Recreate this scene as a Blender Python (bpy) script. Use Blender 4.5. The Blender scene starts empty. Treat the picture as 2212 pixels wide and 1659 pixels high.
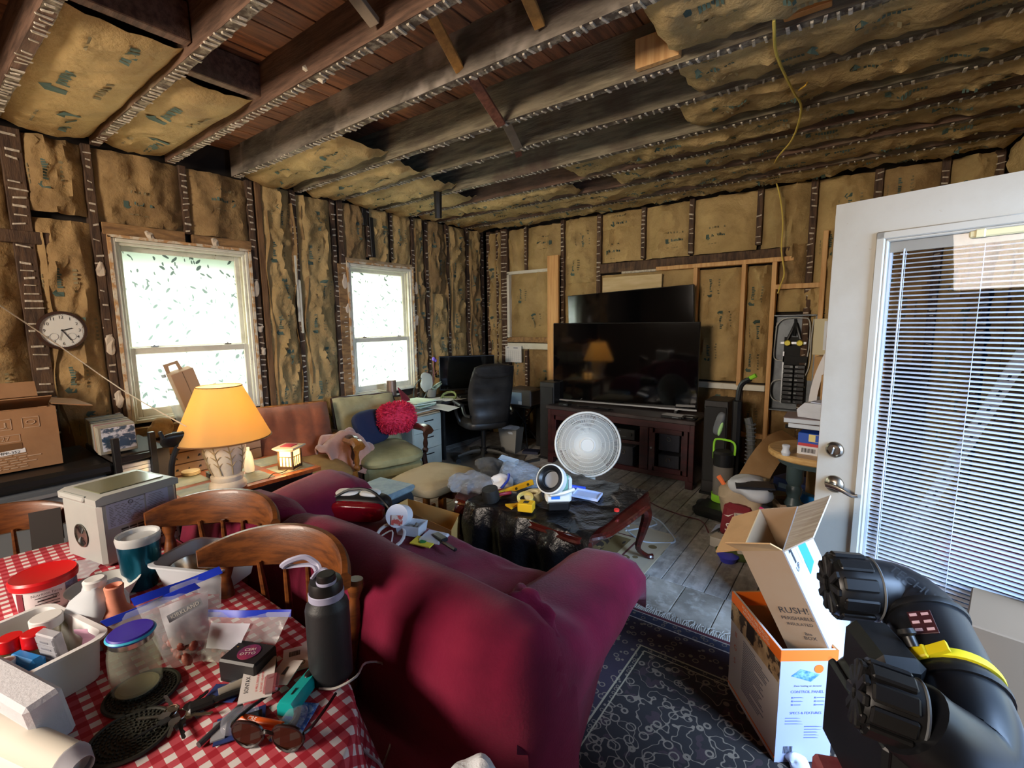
import bpy, bmesh, math, random
from math import sin, cos, pi, radians as R, sqrt
from mathutils import Vector as V, Matrix as MX, Euler, noise
random.seed(11)
rnd = random.uniform
S = bpy.context.scene
COL = S.collection

# ------------------------------------------------------------------ camera, world, lights, exposure
FPX, YAW, PITCH, ROLL, CAMZ = 1015.46, -0.6441, -0.1304, -0.0115, 1.58
_fw = V((sin(YAW)*cos(PITCH), cos(YAW)*cos(PITCH), sin(PITCH)))
_rt = V((cos(YAW), -sin(YAW), 0)); _up = _rt.cross(_fw)
RT = cos(ROLL)*_rt + sin(ROLL)*_up; UP = -sin(ROLL)*_rt + cos(ROLL)*_up; FW = _fw
cd = bpy.data.cameras.new('camera'); cd.sensor_width = 36; cd.lens = FPX/2212*36; cd.clip_start = .02
cam = bpy.data.objects.new('camera', cd); COL.objects.link(cam)
cam.matrix_world = MX(((RT.x, UP.x, -FW.x, 0), (RT.y, UP.y, -FW.y, 0), (RT.z, UP.z, -FW.z, CAMZ), (0, 0, 0, 1)))
S.camera = cam
def ray(x, y): return RT*((x-1106)/FPX) - UP*((y-829.5)/FPX) + FW
C0 = V((0, 0, CAMZ))
def pz(x, y, z): d = ray(x, y); return C0 + d*((z-CAMZ)/d.z)     # where a sight line meets a height
def px(x, y, X): d = ray(x, y); return C0 + d*(X/d.x)            # ... the plane of the window wall
def py(x, y, Y): d = ray(x, y); return C0 + d*(Y/d.y)            # ... a plane parallel to the far wall

S.view_settings.view_transform = 'Standard'; S.view_settings.look = 'None'
S.view_settings.exposure = 0.18; S.view_settings.gamma = 1
S.cycles.use_denoising = True
S.cycles.max_bounces = 7; S.cycles.diffuse_bounces = 4; S.cycles.glossy_bounces = 3
S.cycles.transmission_bounces = 5; S.cycles.transparent_max_bounces = 10
S.cycles.sample_clamp_indirect = 4; S.cycles.caustics_reflective = False; S.cycles.caustics_refractive = False
w = bpy.data.worlds.new('sky'); S.world = w; w.use_nodes = True
wn = w.node_tree; bg = wn.nodes['Background']
sky = wn.nodes.new('ShaderNodeTexSky'); sky.sky_type = 'NISHITA'; sky.sun_disc = False
sky.sun_elevation = R(50); sky.sun_rotation = R(200)
wn.links.new(sky.outputs[0], bg.inputs[0]); bg.inputs[1].default_value = .6
def area(name, loc, aim, sx, sy, power, col):
    l = bpy.data.lights.new(name, 'AREA'); l.shape = 'RECTANGLE'; l.size = sx; l.size_y = sy; l.energy = power; l.color = col
    o = bpy.data.objects.new(name, l); COL.objects.link(o); o.location = loc
    o.rotation_euler = (V(aim)-V(loc)).to_track_quat('-Z', 'Y').to_euler(); return o
def point(name, loc, power, col, r=.04):
    l = bpy.data.lights.new(name, 'POINT'); l.energy = power; l.color = col; l.shadow_soft_size = r
    o = bpy.data.objects.new(name, l); COL.objects.link(o); o.location = loc; return o
area('daylight_window_1', (-5.5, 1.53, 1.85), (-4.3, 1.53, 1.5), 1.8, 2.0, 260, (.95, 1, .93))
area('daylight_window_2', (-5.5, 3.43, 1.85), (-4.3, 3.43, 1.5), 1.7, 2.0, 260, (.95, 1, .93))
area('daylight_doorway', (2.8, .3, 2.4), (-.5, 2.4, .3), 3.4, 3.0, 1250, (.44, .65, 1))
area('kitchen_light', (-2.0, -2.7, 2.3), (-1.2, 2.4, 1.2), 1.5, .8, 210, (1, .86, .72))

# ------------------------------------------------------------------ mesh helpers
def rot(r): return Euler([R(a) for a in r]).to_matrix().to_4x4()
def TR(loc=(0, 0, 0), r=(0, 0, 0)): return MX.Translation(V(loc)) @ rot(r)
def along(a, b):
    a, b = V(a), V(b); q = V((0, 0, 1)).rotation_difference((b-a).normalized())
    return MX.Translation(a) @ q.to_matrix().to_4x4()
def smooth_path(p, n=4, closed=False):
    p = [V(a) for a in p]; N = len(p)
    if N < 3 or n < 2: return p
    out = []
    for i in range(N if closed else N-1):
        g = (lambda k: p[k % N]) if closed else (lambda k: p[min(max(k, 0), N-1)])
        a, b, c, d = g(i-1), g(i), g(i+1), g(i+2)
        for j in range(n):
            t = j/n
            out.append(.5*((2*b)+(c-a)*t+(2*a-5*b+4*c-d)*t*t+(3*b-a-3*c+d)*t**3))
    if not closed: out.append(p[-1])
    return out
class MB:
    def __init__(s): s.v = []; s.f = []
    def raw(s, vs, fs, M=None):
        n = len(s.v); s.v += [(M @ V(a)) if M else V(a) for a in vs]
        s.f += [tuple(i+n for i in f) for f in fs]; return s
    def box(s, c, d, r=(0, 0, 0), b=0, M=None):
        T = TR(c, r); T = (M @ T) if M else T; h = [a/2 for a in d]
        if b <= 0:
            vs = [(x*h[0], y*h[1], z*h[2]) for x in (-1, 1) for y in (-1, 1) for z in (-1, 1)]
            return s.raw(vs, [(0, 1, 3, 2), (4, 6, 7, 5), (0, 4, 5, 1), (2, 3, 7, 6), (0, 2, 6, 4), (1, 5, 7, 3)], T)
        b = min(b, min(h)*.95); vs = []; ix = {}
        for x in (-1, 1):
            for y in (-1, 1):
                for z in (-1, 1):
                    for k in range(3):
                        ix[x, y, z, k] = len(vs); q = (x, y, z)
                        vs.append([q[i]*(h[i] if i == k else h[i]-b) for i in range(3)])
        fs = []
        for k in range(3):
            i, j = [a for a in range(3) if a != k]
            for sg in (-1, 1):
                f = []
                for a, e in ((-1, -1), (1, -1), (1, 1), (-1, 1)):
                    q = [0]*3; q[k] = sg; q[i] = a; q[j] = e; f.append(ix[q[0], q[1], q[2], k])
                fs.append(f)
            for a in (-1, 1):
                for e in (-1, 1):
                    q = [0]*3; q[i] = a; q[j] = e; q[k] = -1; m = tuple(q); q[k] = 1; p = tuple(q)
                    fs.append((ix[m+(i,)], ix[p+(i,)], ix[p+(j,)], ix[m+(j,)]))
        for x in (-1, 1):
            for y in (-1, 1):
                for z in (-1, 1): fs.append([ix[x, y, z, k] for k in range(3)])
        return s.raw(vs, fs, T)
    def cyl(s, a, b, r0, r1=None, n=12, cap=True):
        r1 = r0 if r1 is None else r1; T = along(a, b); L = (V(b)-V(a)).length
        vs = [(r*cos(2*pi*i/n), r*sin(2*pi*i/n), z) for r, z in ((r0, 0), (r1, L)) for i in range(n)]
        fs = [(i, (i+1) % n, n+(i+1) % n, n+i) for i in range(n)]
        if cap: fs += [tuple(range(n)), tuple(range(n, 2*n))]
        return s.raw(vs, fs, T)
    def lathe(s, prof, n=20, M=None, cap=True):
        vs = []; fs = []; m = len(prof)
        for r, z in prof: vs += [(max(r, 1e-4)*cos(2*pi*i/n), max(r, 1e-4)*sin(2*pi*i/n), z) for i in range(n)]
        for k in range(m-1): fs += [(k*n+i, k*n+(i+1) % n, (k+1)*n+(i+1) % n, (k+1)*n+i) for i in range(n)]
        if cap: fs += [tuple(range(n)), tuple(range((m-1)*n, m*n))]
        return s.raw(vs, fs, M)
    def tube(s, pts, r, n=6, closed=False, sm=4, flat=1.0):
        p = smooth_path(pts, sm, closed); N = len(p); vs = []; fs = []; up = None
        rr = r if callable(r) else (lambda t: r)
        for i in range(N):
            t = (p[(i+1) % N]-p[i-1]) if closed else (p[min(i+1, N-1)]-p[max(i-1, 0)])
            t = t.normalized() if t.length > 1e-9 else V((0, 0, 1))
            if up is None: up = t.orthogonal().normalized() if abs(t.z) > .9 else V((0, 0, 1))
            up = (up - t*up.dot(t)); up = up.normalized() if up.length > 1e-6 else t.orthogonal().normalized()
            sd = t.cross(up); q = rr(i/max(1, N-1))
            vs += [p[i] + (sd*cos(2*pi*k/n)*flat + up*sin(2*pi*k/n))*q for k in range(n)]
        for i in range(N if closed else N-1):
            j = (i+1) % N
            fs += [(i*n+k, i*n+(k+1) % n, j*n+(k+1) % n, j*n+k) for k in range(n)]
        if not closed: fs += [tuple(range(n)), tuple(range((N-1)*n, N*n))]
        return s.raw(vs, fs)
    def prism(s, poly, h, M=None):
        n = len(poly); vs = [(a[0], a[1], 0) for a in poly]+[(a[0], a[1], h) for a in poly]
        return s.raw(vs, [tuple(range(n)), tuple(range(n, 2*n))]+[(i, (i+1) % n, n+(i+1) % n, n+i) for i in range(n)], M)
    def sheet(s, fn, nu, nv, th=0, M=None):
        P = [[V(fn(i/nu, j/nv)) for i in range(nu+1)] for j in range(nv+1)]
        vs = [a for r in P for a in r]; W = nu+1
        fs = [(j*W+i, j*W+i+1, (j+1)*W+i+1, (j+1)*W+i) for j in range(nv) for i in range(nu)]
        if th:
            nn = []
            for j in range(nv+1):
                for i in range(nu+1):
                    a = P[j][min(i+1, nu)]-P[j][max(i-1, 0)]; b = P[min(j+1, nv)][i]-P[max(j-1, 0)][i]
                    c = a.cross(b); nn.append(c.normalized() if c.length > 1e-12 else V((0, 0, 1)))
            n0 = len(vs); vs += [vs[k]-nn[k]*th for k in range(n0)]
            fs += [tuple(n0+k for k in reversed(f)) for f in fs]
            ed = [i for i in range(W)]+[j*W+nu for j in range(1, nv+1)]+[nv*W+i for i in range(nu-1, -1, -1)]+[j*W for j in range(nv-1, 0, -1)]
            fs += [(ed[k], ed[(k+1) % len(ed)], n0+ed[(k+1) % len(ed)], n0+ed[k]) for k in range(len(ed))]
        return s.raw(vs, fs, M)
    def loft(s, rings, cap=True, closed=False, M=None):
        n = len(rings[0]); m = len(rings); vs = [a for r in rings for a in r]; fs = []
        for k in range(m if closed else m-1):
            q = (k+1) % m
            fs += [(k*n+i, k*n+(i+1) % n, q*n+(i+1) % n, q*n+i) for i in range(n)]
        if cap and not closed: fs += [tuple(range(n)), tuple(range((m-1)*n, m*n))]
        return s.raw(vs, fs, M)
    def blob(s, c, d, r=(0, 0, 0), e=2.0, e2=None, n=20, m=12, amp=0, fr=3, M=None, seed=0):
        # superellipsoid cushion / lump with optional wrinkles
        e2 = e2 or e; T = TR(c, r); T = (M @ T) if M else T; vs = []; fs = []
        sg = lambda a, p: math.copysign(abs(a)**p, a)
        for j in range(m+1):
            ph = -pi/2 + pi*j/m
            for i in range(n):
                th = 2*pi*i/n
                q = V((sg(cos(ph), 2/e2)*sg(cos(th), 2/e)*d[0]/2, sg(cos(ph), 2/e2)*sg(sin(th), 2/e)*d[1]/2, sg(sin(ph), 2/e2)*d[2]/2))
                if amp: q += q.normalized()*amp*noise.noise(V((q.x*fr+seed, q.y*fr+seed*1.7, q.z*fr)))
                vs.append(q)
        for j in range(m): fs += [(j*n+i, j*n+(i+1) % n, (j+1)*n+(i+1) % n, (j+1)*n+i) for i in range(n)]
        fs += [tuple(range(n)), tuple(range(m*n, (m+1)*n))]
        return s.raw(vs, fs, T)
def P(name, mb, m, parent=None, sm=35, kind=None, label=None, loc=None, r=None):
    me = bpy.data.meshes.new(name); me.from_pydata([tuple(a) for a in mb.v], [], mb.f)
    b = bmesh.new(); b.from_mesh(me); bmesh.ops.remove_doubles(b, verts=b.verts, dist=1e-5)
    bmesh.ops.recalc_face_normals(b, faces=b.faces); b.to_mesh(me); b.free()
    if sm: me.shade_smooth(); me.set_sharp_from_angle(angle=R(sm))
    ms = m if isinstance(m, (list, tuple)) else [m]
    for a in ms: me.materials.append(a)
    o = bpy.data.objects.new(name, me); COL.objects.link(o)
    if parent: o.parent = parent
    if loc is not None: o.location = loc
    if r is not None: o.rotation_euler = [R(a) for a in r]
    if kind: o['kind'] = kind
    if label: o['label'] = label
    return o
def tag(o, label, cat, group=None):
    o['label'] = label; o['category'] = cat
    if group: o['group'] = group
    return o
def T(name, label, cat, loc=(0, 0, 0), r=(0, 0, 0), group=None):
    o = bpy.data.objects.new(name, None); COL.objects.link(o); o.empty_display_size = .05
    o.location = loc; o.rotation_euler = [R(a) for a in r]; return tag(o, label, cat, group)
def ONE(name, mb, m, label, cat, group=None, loc=None, r=None, sm=35):
    return tag(P(name, mb, m, None, sm, loc=loc, r=r), label, cat, group)
def dup(root, loc=None, r=None, label=None):
    c = root.copy(); COL.objects.link(c)
    if loc is not None: c.location = loc
    if r is not None: c.rotation_euler = [R(a) for a in r]
    if label: c['label'] = label
    for ch in list(root.children):
        k = ch.copy(); COL.objects.link(k); k.parent = c
        for g in ch.children:
            q = g.copy(); COL.objects.link(q); q.parent = k
    return c
def like(o, name, parent, loc=None, r=None):   # another piece on the same mesh
    c = bpy.data.objects.new(name, o.data); COL.objects.link(c); c.parent = parent
    if loc is not None: c.location = loc
    if r is not None: c.rotation_euler = [R(a) for a in r]
    return c
def TEXT(s, size, m, parent, loc, r, name='lettering', align='CENTER', bold=0.0, sx=1.0, M=None):
    cu = bpy.data.curves.new(name, 'FONT'); cu.body = s; cu.size = size; cu.align_x = align; cu.align_y = 'CENTER'
    cu.offset = bold*size; cu.resolution_u = 2; cu.fill_mode = 'FRONT'
    o = bpy.data.objects.new(name, cu); COL.objects.link(o)
    dg = bpy.context.evaluated_depsgraph_get(); me = bpy.data.meshes.new_from_object(o.evaluated_get(dg))
    bpy.data.objects.remove(o); bpy.data.curves.remove(cu)
    me.transform(MX.Diagonal((sx, 1, 1, 1)))
    me.transform((M or MX.Identity(4)) @ TR(loc, r)); me.materials.append(m)
    k = bpy.data.objects.new(name, me); COL.objects.link(k); k.parent = parent; return k

# ------------------------------------------------------------------ materials
def hx(h):
    h = h.lstrip('#'); o = []
    for i in (0, 2, 4):
        c = int(h[i:i+2], 16)/255; o.append(c/12.92 if c <= .04045 else ((c+.055)/1.055)**2.4)
    return tuple(o)+(1,)
_mats = {}
def mat(name, c, rough=.6, metal=0, c2=None, ns=6, lo=.4, hi=.62, st=None, bump=0, bs=60, trans=0, alpha=1, emit=None, es=0,
        coat=0, sheen=0, spec=.5, var=0, bd=.01, c3=None, ns3=2, lo3=.55, hi3=.7, ior=1.45, bst=None, det=6):
    if name in _mats: return _mats[name]
    m = bpy.data.materials.new(name); m.use_nodes = True; nt = m.node_tree; N = nt.nodes; L = nt.links
    p = N['Principled BSDF']; I = p.inputs
    I['Base Color'].default_value = hx(c); I['Roughness'].default_value = rough; I['Metallic'].default_value = metal
    I['Transmission Weight'].default_value = trans; I['Alpha'].default_value = alpha; I['Coat Weight'].default_value = coat
    I['Sheen Weight'].default_value = sheen; I['Specular IOR Level'].default_value = spec; I['IOR'].default_value = ior
    if emit: I['Emission Color'].default_value = hx(emit); I['Emission Strength'].default_value = es
    tc = N.new('ShaderNodeTexCoord')
    def nz(scale, stretch=None, d=det):
        mp = N.new('ShaderNodeMapping'); L.new(tc.outputs['Object'], mp.inputs[0])
        if stretch: mp.inputs['Scale'].default_value = stretch
        n = N.new('ShaderNodeTexNoise'); n.inputs['Scale'].default_value = scale; n.inputs['Detail'].default_value = d
        n.inputs['Roughness'].default_value = .6; L.new(mp.outputs[0], n.inputs[0]); return n.outputs['Fac']
    def ramp(f, a, b):
        r = N.new('ShaderNodeMapRange'); r.inputs[1].default_value = a; r.inputs[2].default_value = b; L.new(f, r.inputs[0]); return r.outputs[0]
    def mix(f, a, b, mode='MIX'):
        x = N.new('ShaderNodeMix'); x.data_type = 'RGBA'; x.blend_type = mode
        if hasattr(f, 'links'): L.new(f, x.inputs[0])
        else: x.inputs[0].default_value = f
        for k, q in ((6, a), (7, b)):
            if hasattr(q, 'links'): L.new(q, x.inputs[k])
            else: x.inputs[k].default_value = q
        return x.outputs[2]
    col = hx(c)
    if c2: col = mix(ramp(nz(ns, st), lo, hi), col, hx(c2))
    if c3: col = mix(ramp(nz(ns3, None, 4), lo3, hi3), col, hx(c3))
    if var:
        oi = N.new('ShaderNodeObjectInfo'); r = N.new('ShaderNodeMapRange'); r.inputs[3].default_value = 1-var; r.inputs[4].default_value = 1+var
        L.new(oi.outputs['Random'], r.inputs[0]); g = N.new('ShaderNodeCombineColor')
        for k in range(3): L.new(r.outputs[0], g.inputs[k])
        col = mix(1.0, col, g.outputs[0], 'MULTIPLY')
    if hasattr(col, 'links'): L.new(col, I['Base Color'])
    if bump:
        bn = N.new('ShaderNodeBump'); bn.inputs['Strength'].default_value = bump; bn.inputs['Distance'].default_value = bd
        L.new(nz(bs, bst or st), bn.inputs['Height']); L.new(bn.outputs[0], I['Normal'])
    _mats[name] = m; return m
def glassy(name, c, f=.75, rough=.08, tint=None):      # thin clear plastic / glass: see-through with a sheen
    if name in _mats: return _mats[name]
    m = bpy.data.materials.new(name); m.use_nodes = True; nt = m.node_tree; N = nt.nodes; L = nt.links
    p = N['Principled BSDF']; p.inputs['Base Color'].default_value = hx(c); p.inputs['Roughness'].default_value = rough
    t = N.new('ShaderNodeBsdfTransparent'); t.inputs[0].default_value = hx(tint or 'ffffff')
    x = N.new('ShaderNodeMixShader'); x.inputs[0].default_value = f
    L.new(p.outputs[0], x.inputs[1]); L.new(t.outputs[0], x.inputs[2]); L.new(x.outputs[0], N['Material Output'].inputs[0])
    _mats[name] = m; return m
def translucent(name, c, f=.6, rough=.6, em=None, es=0):
    if name in _mats: return _mats[name]
    m = bpy.data.materials.new(name); m.use_nodes = True; nt = m.node_tree; N = nt.nodes; L = nt.links
    p = N['Principled BSDF']; p.inputs['Base Color'].default_value = hx(c); p.inputs['Roughness'].default_value = rough
    t = N.new('ShaderNodeBsdfTranslucent'); t.inputs[0].default_value = hx(c)
    x = N.new('ShaderNodeMixShader'); x.inputs[0].default_value = f
    L.new(p.outputs[0], x.inputs[1]); L.new(t.outputs[0], x.inputs[2]); L.new(x.outputs[0], N['Material Output'].inputs[0])
    _mats[name] = m; return m
def newmat(name):
    m = bpy.data.materials.new(name); m.use_nodes = True; _mats[name] = m
    return m, m.node_tree.nodes, m.node_tree.links

KRAFT = mat('kraft_paper', '#b39763', .8, c2='#987d4e', ns=3.2, lo=.35, hi=.65, c3='#735a36', ns3=1.7, lo3=.62, hi3=.82, bump=.8, bs=10, bd=.03, var=.09, det=8)
KRAFTD = mat('kraft_paper_backlit_stained', '#9c7f52', .85, c2='#7d623d', ns=3, c3='#523d26', ns3=1.9, lo3=.56, hi3=.76, bump=.8, bs=10, bd=.03, var=.1, det=8)  # stains, plus a darker base that paints in shade of the backlit window wall
PRINT = mat('green_print', '#47594f', .85)
PRINTG = mat('grey_print', '#74684a', .85)
OLDWOOD = mat('old_stud_wood', '#5a4330', .85, c2='#3a2a1f', ns=5, st=(8, 8, 1.2), bump=.4, bs=20, c3='#7b6047', ns3=3, lo3=.6, hi3=.75)
JOISTB = mat('joist_brown', '#6e5240', .85, c2='#4b3628', ns=4, st=(1, 9, 9), bump=.35, bs=18, c3='#77654f', ns3=1.4, lo3=.55, hi3=.7)
JOISTG = mat('joist_grey', '#857a62', .85, c2='#5e5543', ns=4, st=(1, 9, 9), bump=.35, bs=18, c3='#57463a', ns3=1.7, lo3=.52, hi3=.68)
JOISTW = mat('joist_water_stained', '#83786a', .85, c2='#4b433a', ns=2.2, st=(1, 4, 4), bump=.35, bs=18, c3='#b8ac9e', ns3=1.6, lo3=.48, hi3=.6)
BOARDS = mat('ceiling_boards', '#835435', .8, c2='#5a3823', ns=4, st=(9, 1, 9), bump=.3, bs=20, var=.22, c3='#8a5a35', ns3=2.2, lo3=.55, hi3=.7)
PLASTER = mat('plaster_residue', '#c6bba8', .9, c2='#a3967f', ns=40, bump=.5, bs=80)
PINE = mat('new_pine', '#cfa26a', .65, c2='#b98850', ns=3, st=(14, 14, .7), bump=.1, bs=30, var=.08)
PINEO = mat('orange_pine', '#c4884a', .65, c2='#a5682f', ns=3, st=(1, 12, 12), bump=.1, bs=30)
WHITEP = mat('old_white_paint', '#d5d0bd', .5, c2='#bdb6a0', ns=9, lo=.5, hi=.75, c3='#8c7757', ns3=12, lo3=.68, hi3=.74, bump=.15, bs=60)
BLACK = mat('black_plastic', '#121213', .4)
BLACKM = mat('black_matt', '#151413', .75)
CHROME = mat('nickel', '#b9b2a6', .22, 1)
WHITE = mat('white_plastic', '#dfdfe0', .4)
CARD = mat('cardboard', '#b08a5c', .8, c2='#a17c50', ns=5, bump=.08, bs=90, var=.06)
CARDW = mat('white_cardboard', '#cfd2d8', .6, c2='#c3c6cc', ns=6)
PAPER = mat('paper', '#d9d6cd', .7)
INK = mat('dark_ink', '#2b2a2c', .7)
GREYINK = mat('grey_ink', '#7d7e88', .7)
# ------------------------------------------------------------------ room shell
XL, YB, XR, YF, ZC = -4.38, 5.2, .78, -3.4, 2.82
def shell(name, mb, m): o = P(name, mb, m); o['kind'] = 'structure'; return o
DARKIN = mat('dark_cavity', '#2c231b', .95)
floor = shell('floor', MB().box((-1.8, .9, -.06), (5.4, 8.8, .06)), mat('floor_base', '#3a352f', .9))
def wall_mb(axis, c, a0, a1, z0, z1, holes, th=.1, sgn=-1):
    m = MB(); hs = sorted(holes); cur = a0
    def bx(p, q, zz0, zz1):
        if q-p < .001 or zz1-zz0 < .001: return
        if axis == 'x': m.box((c+sgn*th/2, (p+q)/2, (zz0+zz1)/2), (th, q-p, zz1-zz0))
        else: m.box(((p+q)/2, c+sgn*th/2, (zz0+zz1)/2), (q-p, th, zz1-zz0))
    for h0, h1, k0, k1 in hs:
        bx(cur, h0, z0, z1); bx(h0, h1, z0, k0); bx(h0, h1, k1, z1); cur = h1
    bx(cur, a1, z0, z1); return m
W1 = (1.06, 2.0, .85, 2.215); W2 = (3.0, 3.86, .80, 2.215)
wl = shell('wall_left', wall_mb('x', XL-.1, YF, YB+.2, -.03, 3.1, [W1, W2]), DARKIN)
wb = shell('wall_back', wall_mb('y', YB+.1, XL-.2, XR+.2, -.03, 3.1, [], sgn=1), DARKIN)
wr = shell('wall_right', wall_mb('x', XR+.06, YF, YB+.2, -.03, 3.1, [(1.15, 2.13, 0, 2.08)], sgn=1), DARKIN)
wf = shell('wall_front', wall_mb('y', YF, XL-.2, XR+.2, -.03, 3.1, [], sgn=-1), mat('front_wall_paint', '#8f8a7c', .8))
ceil = shell('ceiling', MB().box((-1.8, .9, 3.12), (5.6, 9, .06)), DARKIN)

# floor boards: long runs with a common seam where an old wall stood
FLOORM = mat('worn_floor_boards', '#b0aca5', .75, c2='#8a867f', ns=4, st=(5, 1, 1), lo=.42, hi=.66, c3='#c6c3bd', ns3=11, lo3=.5, hi3=.7, bump=.2, bs=40, var=.14)
FLOORN = mat('worn_floor_boards_near', '#aca598', .75, c2='#8b8478', ns=5, c3='#c2bdb3', ns3=14, lo3=.5, hi3=.7, bump=.2, bs=40, var=.12)
def plank(x0, x1, y0, y1, m):
    P('plank', MB().box(((x0+x1)/2, (y0+y1)/2, -.0115+rnd(-.0015, .0015)), (x1-x0-.005, y1-y0-.005, .023), b=.002), m, floor, 20)
x = -4.36
while x < .74:
    w_ = rnd(.118, .132); x1 = min(x+w_, .76); y = 2.72
    while y < 5.19:
        y1 = min(y+rnd(.9, 2.3), 5.2)
        if 5.2-y1 < .4: y1 = 5.2
        plank(x, x1, y, y1, FLOORM); y = y1
    x = x1
x = -2.4
while x < .74:
    w_ = .22 if x > -1.3 else .3; x1 = min(x+w_, .76); y = 2.72
    while y > .9:
        y0 = y-rnd(.55, .8); plank(x, x1, y0, y, FLOORN); y = y0
    x = x1
P('far_floor', MB().box((-1.8, -1.3, -.012), (5.2, 4.2, .02)), FLOORN, floor)
P('far_floor', MB().box((-3.4, 1.75, -.012), (1.95, 1.9, .02)), FLOORN, floor)

# ---- paper faced insulation batts with printed marks
def batt(parent, o, U, W, n, w, h, bulge=.03, m=None, seed=0, prints=1, nu=14, wr=.012, hor=False, sag=0, pw=1.0):
    o, U, W, n = V(o), V(U), V(W), V(n); nv = max(6, int(h/.04))
    def f(u, v, lift=0):
        a = 1-abs(2*u-1)**3; e = min(1, v*h/.07, (1-v)*h/.07)**.5 if h > .15 else .5
        q = V((u*w*7+seed*3.1, v*h*3.2+seed*1.7, seed))
        r1 = 1-abs(noise.noise(q))*2.2; r2 = 1-abs(noise.noise(q*2.3+V((5, 9, 1))))*2.4
        d = bulge*a*(.35+.65*e)*(1+.5*noise.noise(V((v*h*2+seed, seed, 3)))) + wr*(max(0, r1)**3+.6*max(0, r2)**3)*(.3+a)*1.3 - sag*4*v*(1-v)*-a
        s = .012*noise.noise(V((seed*2.2, v*h*4, u*2)))
        return o+U*(u*w+s*(1 if u in (0, 1) else .6))+W*(v*h)+n*(d+lift)
    b = P('insulation_batt', MB().sheet(lambda u, v: f(u, v), nu, nv), m or KRAFT, parent, 60)
    if prints:
        M1 = MB(); M2 = MB()
        L, B = (h, w) if not hor else (w, h)
        def q(mb, a0, a1, b0, b1, poly=None):     # a along the paper run, b across, metres
            pts = poly or [(a0, b0), (a1, b0), (a1, b1), (a0, b1)]
            vs = []
            for a, bb in pts:
                uu, vv = (bb/w, a/h) if not hor else (a/w, bb/h)
                if not (.03 < uu < .97 and .03 < vv < .97): return
                vs.append(f(uu, vv, .004))
            mb.raw(vs, [tuple(range(len(vs)))])
        a = .06+(seed*.137) % .18; k = int(seed)
        while a < L-.22:
            b0 = B*(.30 if k % 2 else .58); dr = 1 if k % 2 else -1; k += 1
            s = 1.0*pw
            h0 = a if dr > 0 else a+.19*s
            q(M1, 0, 0, 0, 0, [(h0+dr*x_*s, b0+y_*s) for x_, y_ in ((0, -.02), (.022, -.036), (.046, -.012), (.03, -.012), (.03, .022), (.0, .022))])
            for i in range(8):
                aa = h0+dr*(.056+i*.0165)*s; hh = (.028, .02, .02, .024, .02, .028, .02, .02)[i]
                q(M1, min(aa, aa+dr*.012*s), max(aa, aa+dr*.012*s), b0-.006*s, b0-.006*s+hh*s)
            for i in range(6):
                aa = a+(.03+i*.028)*s
                q(M2, aa, aa+.015*s, b0+.075*s, b0+.093*s)
            for i in range(4): q(M2, a+(.02+i*.033)*s, a+(.044+i*.033)*s, b0-.075*s, b0-.069*s)
            a += .33*s
        if M1.v: P('green_print', M1, PRINT, b, 0, kind='stuff')
        if M2.v: P('grey_print', M2, PRINTG, b, 0, kind='stuff')
    return b
def residue(parent, a, b, side, n, w, pitch=.05, m=None):    # plaster keys left by the lath
    a, b, side, n = V(a), V(b), V(side), V(n); L = (b-a).length; d = (b-a).normalized(); t = .02; mb = MB()
    while t < L-.03:
        if random.random() < .8:
            c = a+d*t; hw = w*rnd(.25, .5); hh = rnd(.004, .008); o = side*rnd(-w*.12, w*.12); k = n*rnd(.003, .008); sk = d*rnd(-.006, .006)
            vs = [c+o-side*hw-d*hh-sk, c+o+side*hw-d*hh+sk, c+o+side*hw+d*hh+sk, c+o-side*hw+d*hh-sk]
            mb.raw(vs+[p+k-(p-c-o)*.15 for p in vs], [(4, 5, 6, 7), (0, 1, 5, 4), (1, 2, 6, 5), (2, 3, 7, 6), (3, 0, 4, 7)])
        t += pitch*rnd(.85, 1.15)
    P('plaster_residue', mb, m or PLASTER, parent, 0, kind='stuff')
def stud_l(y, w, z0=0, z1=2.83, m=None, res=.05, d=.1, x=XL):
    s = P('stud', MB().box((x-d/2+rnd(-.006, .006), y, (z0+z1)/2), (d, w, z1-z0), b=.003), m or OLDWOOD, wl)
    if res: residue(s, (x, y, z0), (x, y, z1), (0, 1, 0), (1, 0, 0), w, res)
def stud_b(x, w, z0=0, z1=2.83, m=None, res=.05, y=YB, d=.09):
    s = P('stud', MB().box((x, y+d/2+rnd(-.004, .004), (z0+z1)/2), (w, d, z1-z0), b=.003), m or OLDWOOD, wb)
    if res: residue(s, (x, y, z0), (x, y, z1), (1, 0, 0), (0, -1, 0), w, res)
# left wall framing
for y, w_ in ((-.45, .05), (.05, .05), (.62, .1), (.985, .05), (2.06, .05), (2.45, .05), (2.86, .05), (2.945, .06), (3.9, .045), (4.12, .05), (4.48, .055), (4.87, .05), (5.17, .06)): stud_l(y, w_)
for y in (1.035, 2.025): stud_l(y, .045, 0, 2.25, res=0)
stud_l(1.56, .05, 2.31, 2.83); stud_l(3.28, .05, 2.3, 2.83); stud_l(3.59, .04, 2.3, 2.83)
stud_l(2.13, .05, 0, 2.83, mat('split_lumber', '#7e5d3c', .85, c2='#5d4229', ns=4, st=(8, 8, 1), bump=.3), res=0)
HEAD = mat('header_board', '#99754a', .85, c2='#6e5235', ns=4, st=(6, 1.5, 6), bump=.35, bs=18)
def bar_l(y0, y1, z0, z1, m=HEAD, x0=XL-.06, x1=XL+.004, name='header'): return P(name, MB().box(((x0+x1)/2, (y0+y1)/2, (z0+z1)/2), (x1-x0, y1-y0, z1-z0), b=.004), m, wl)
bar_l(1.02, 1.535, 2.235, 2.32); bar_l(1.585, 2.04, 2.235, 2.31)
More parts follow.
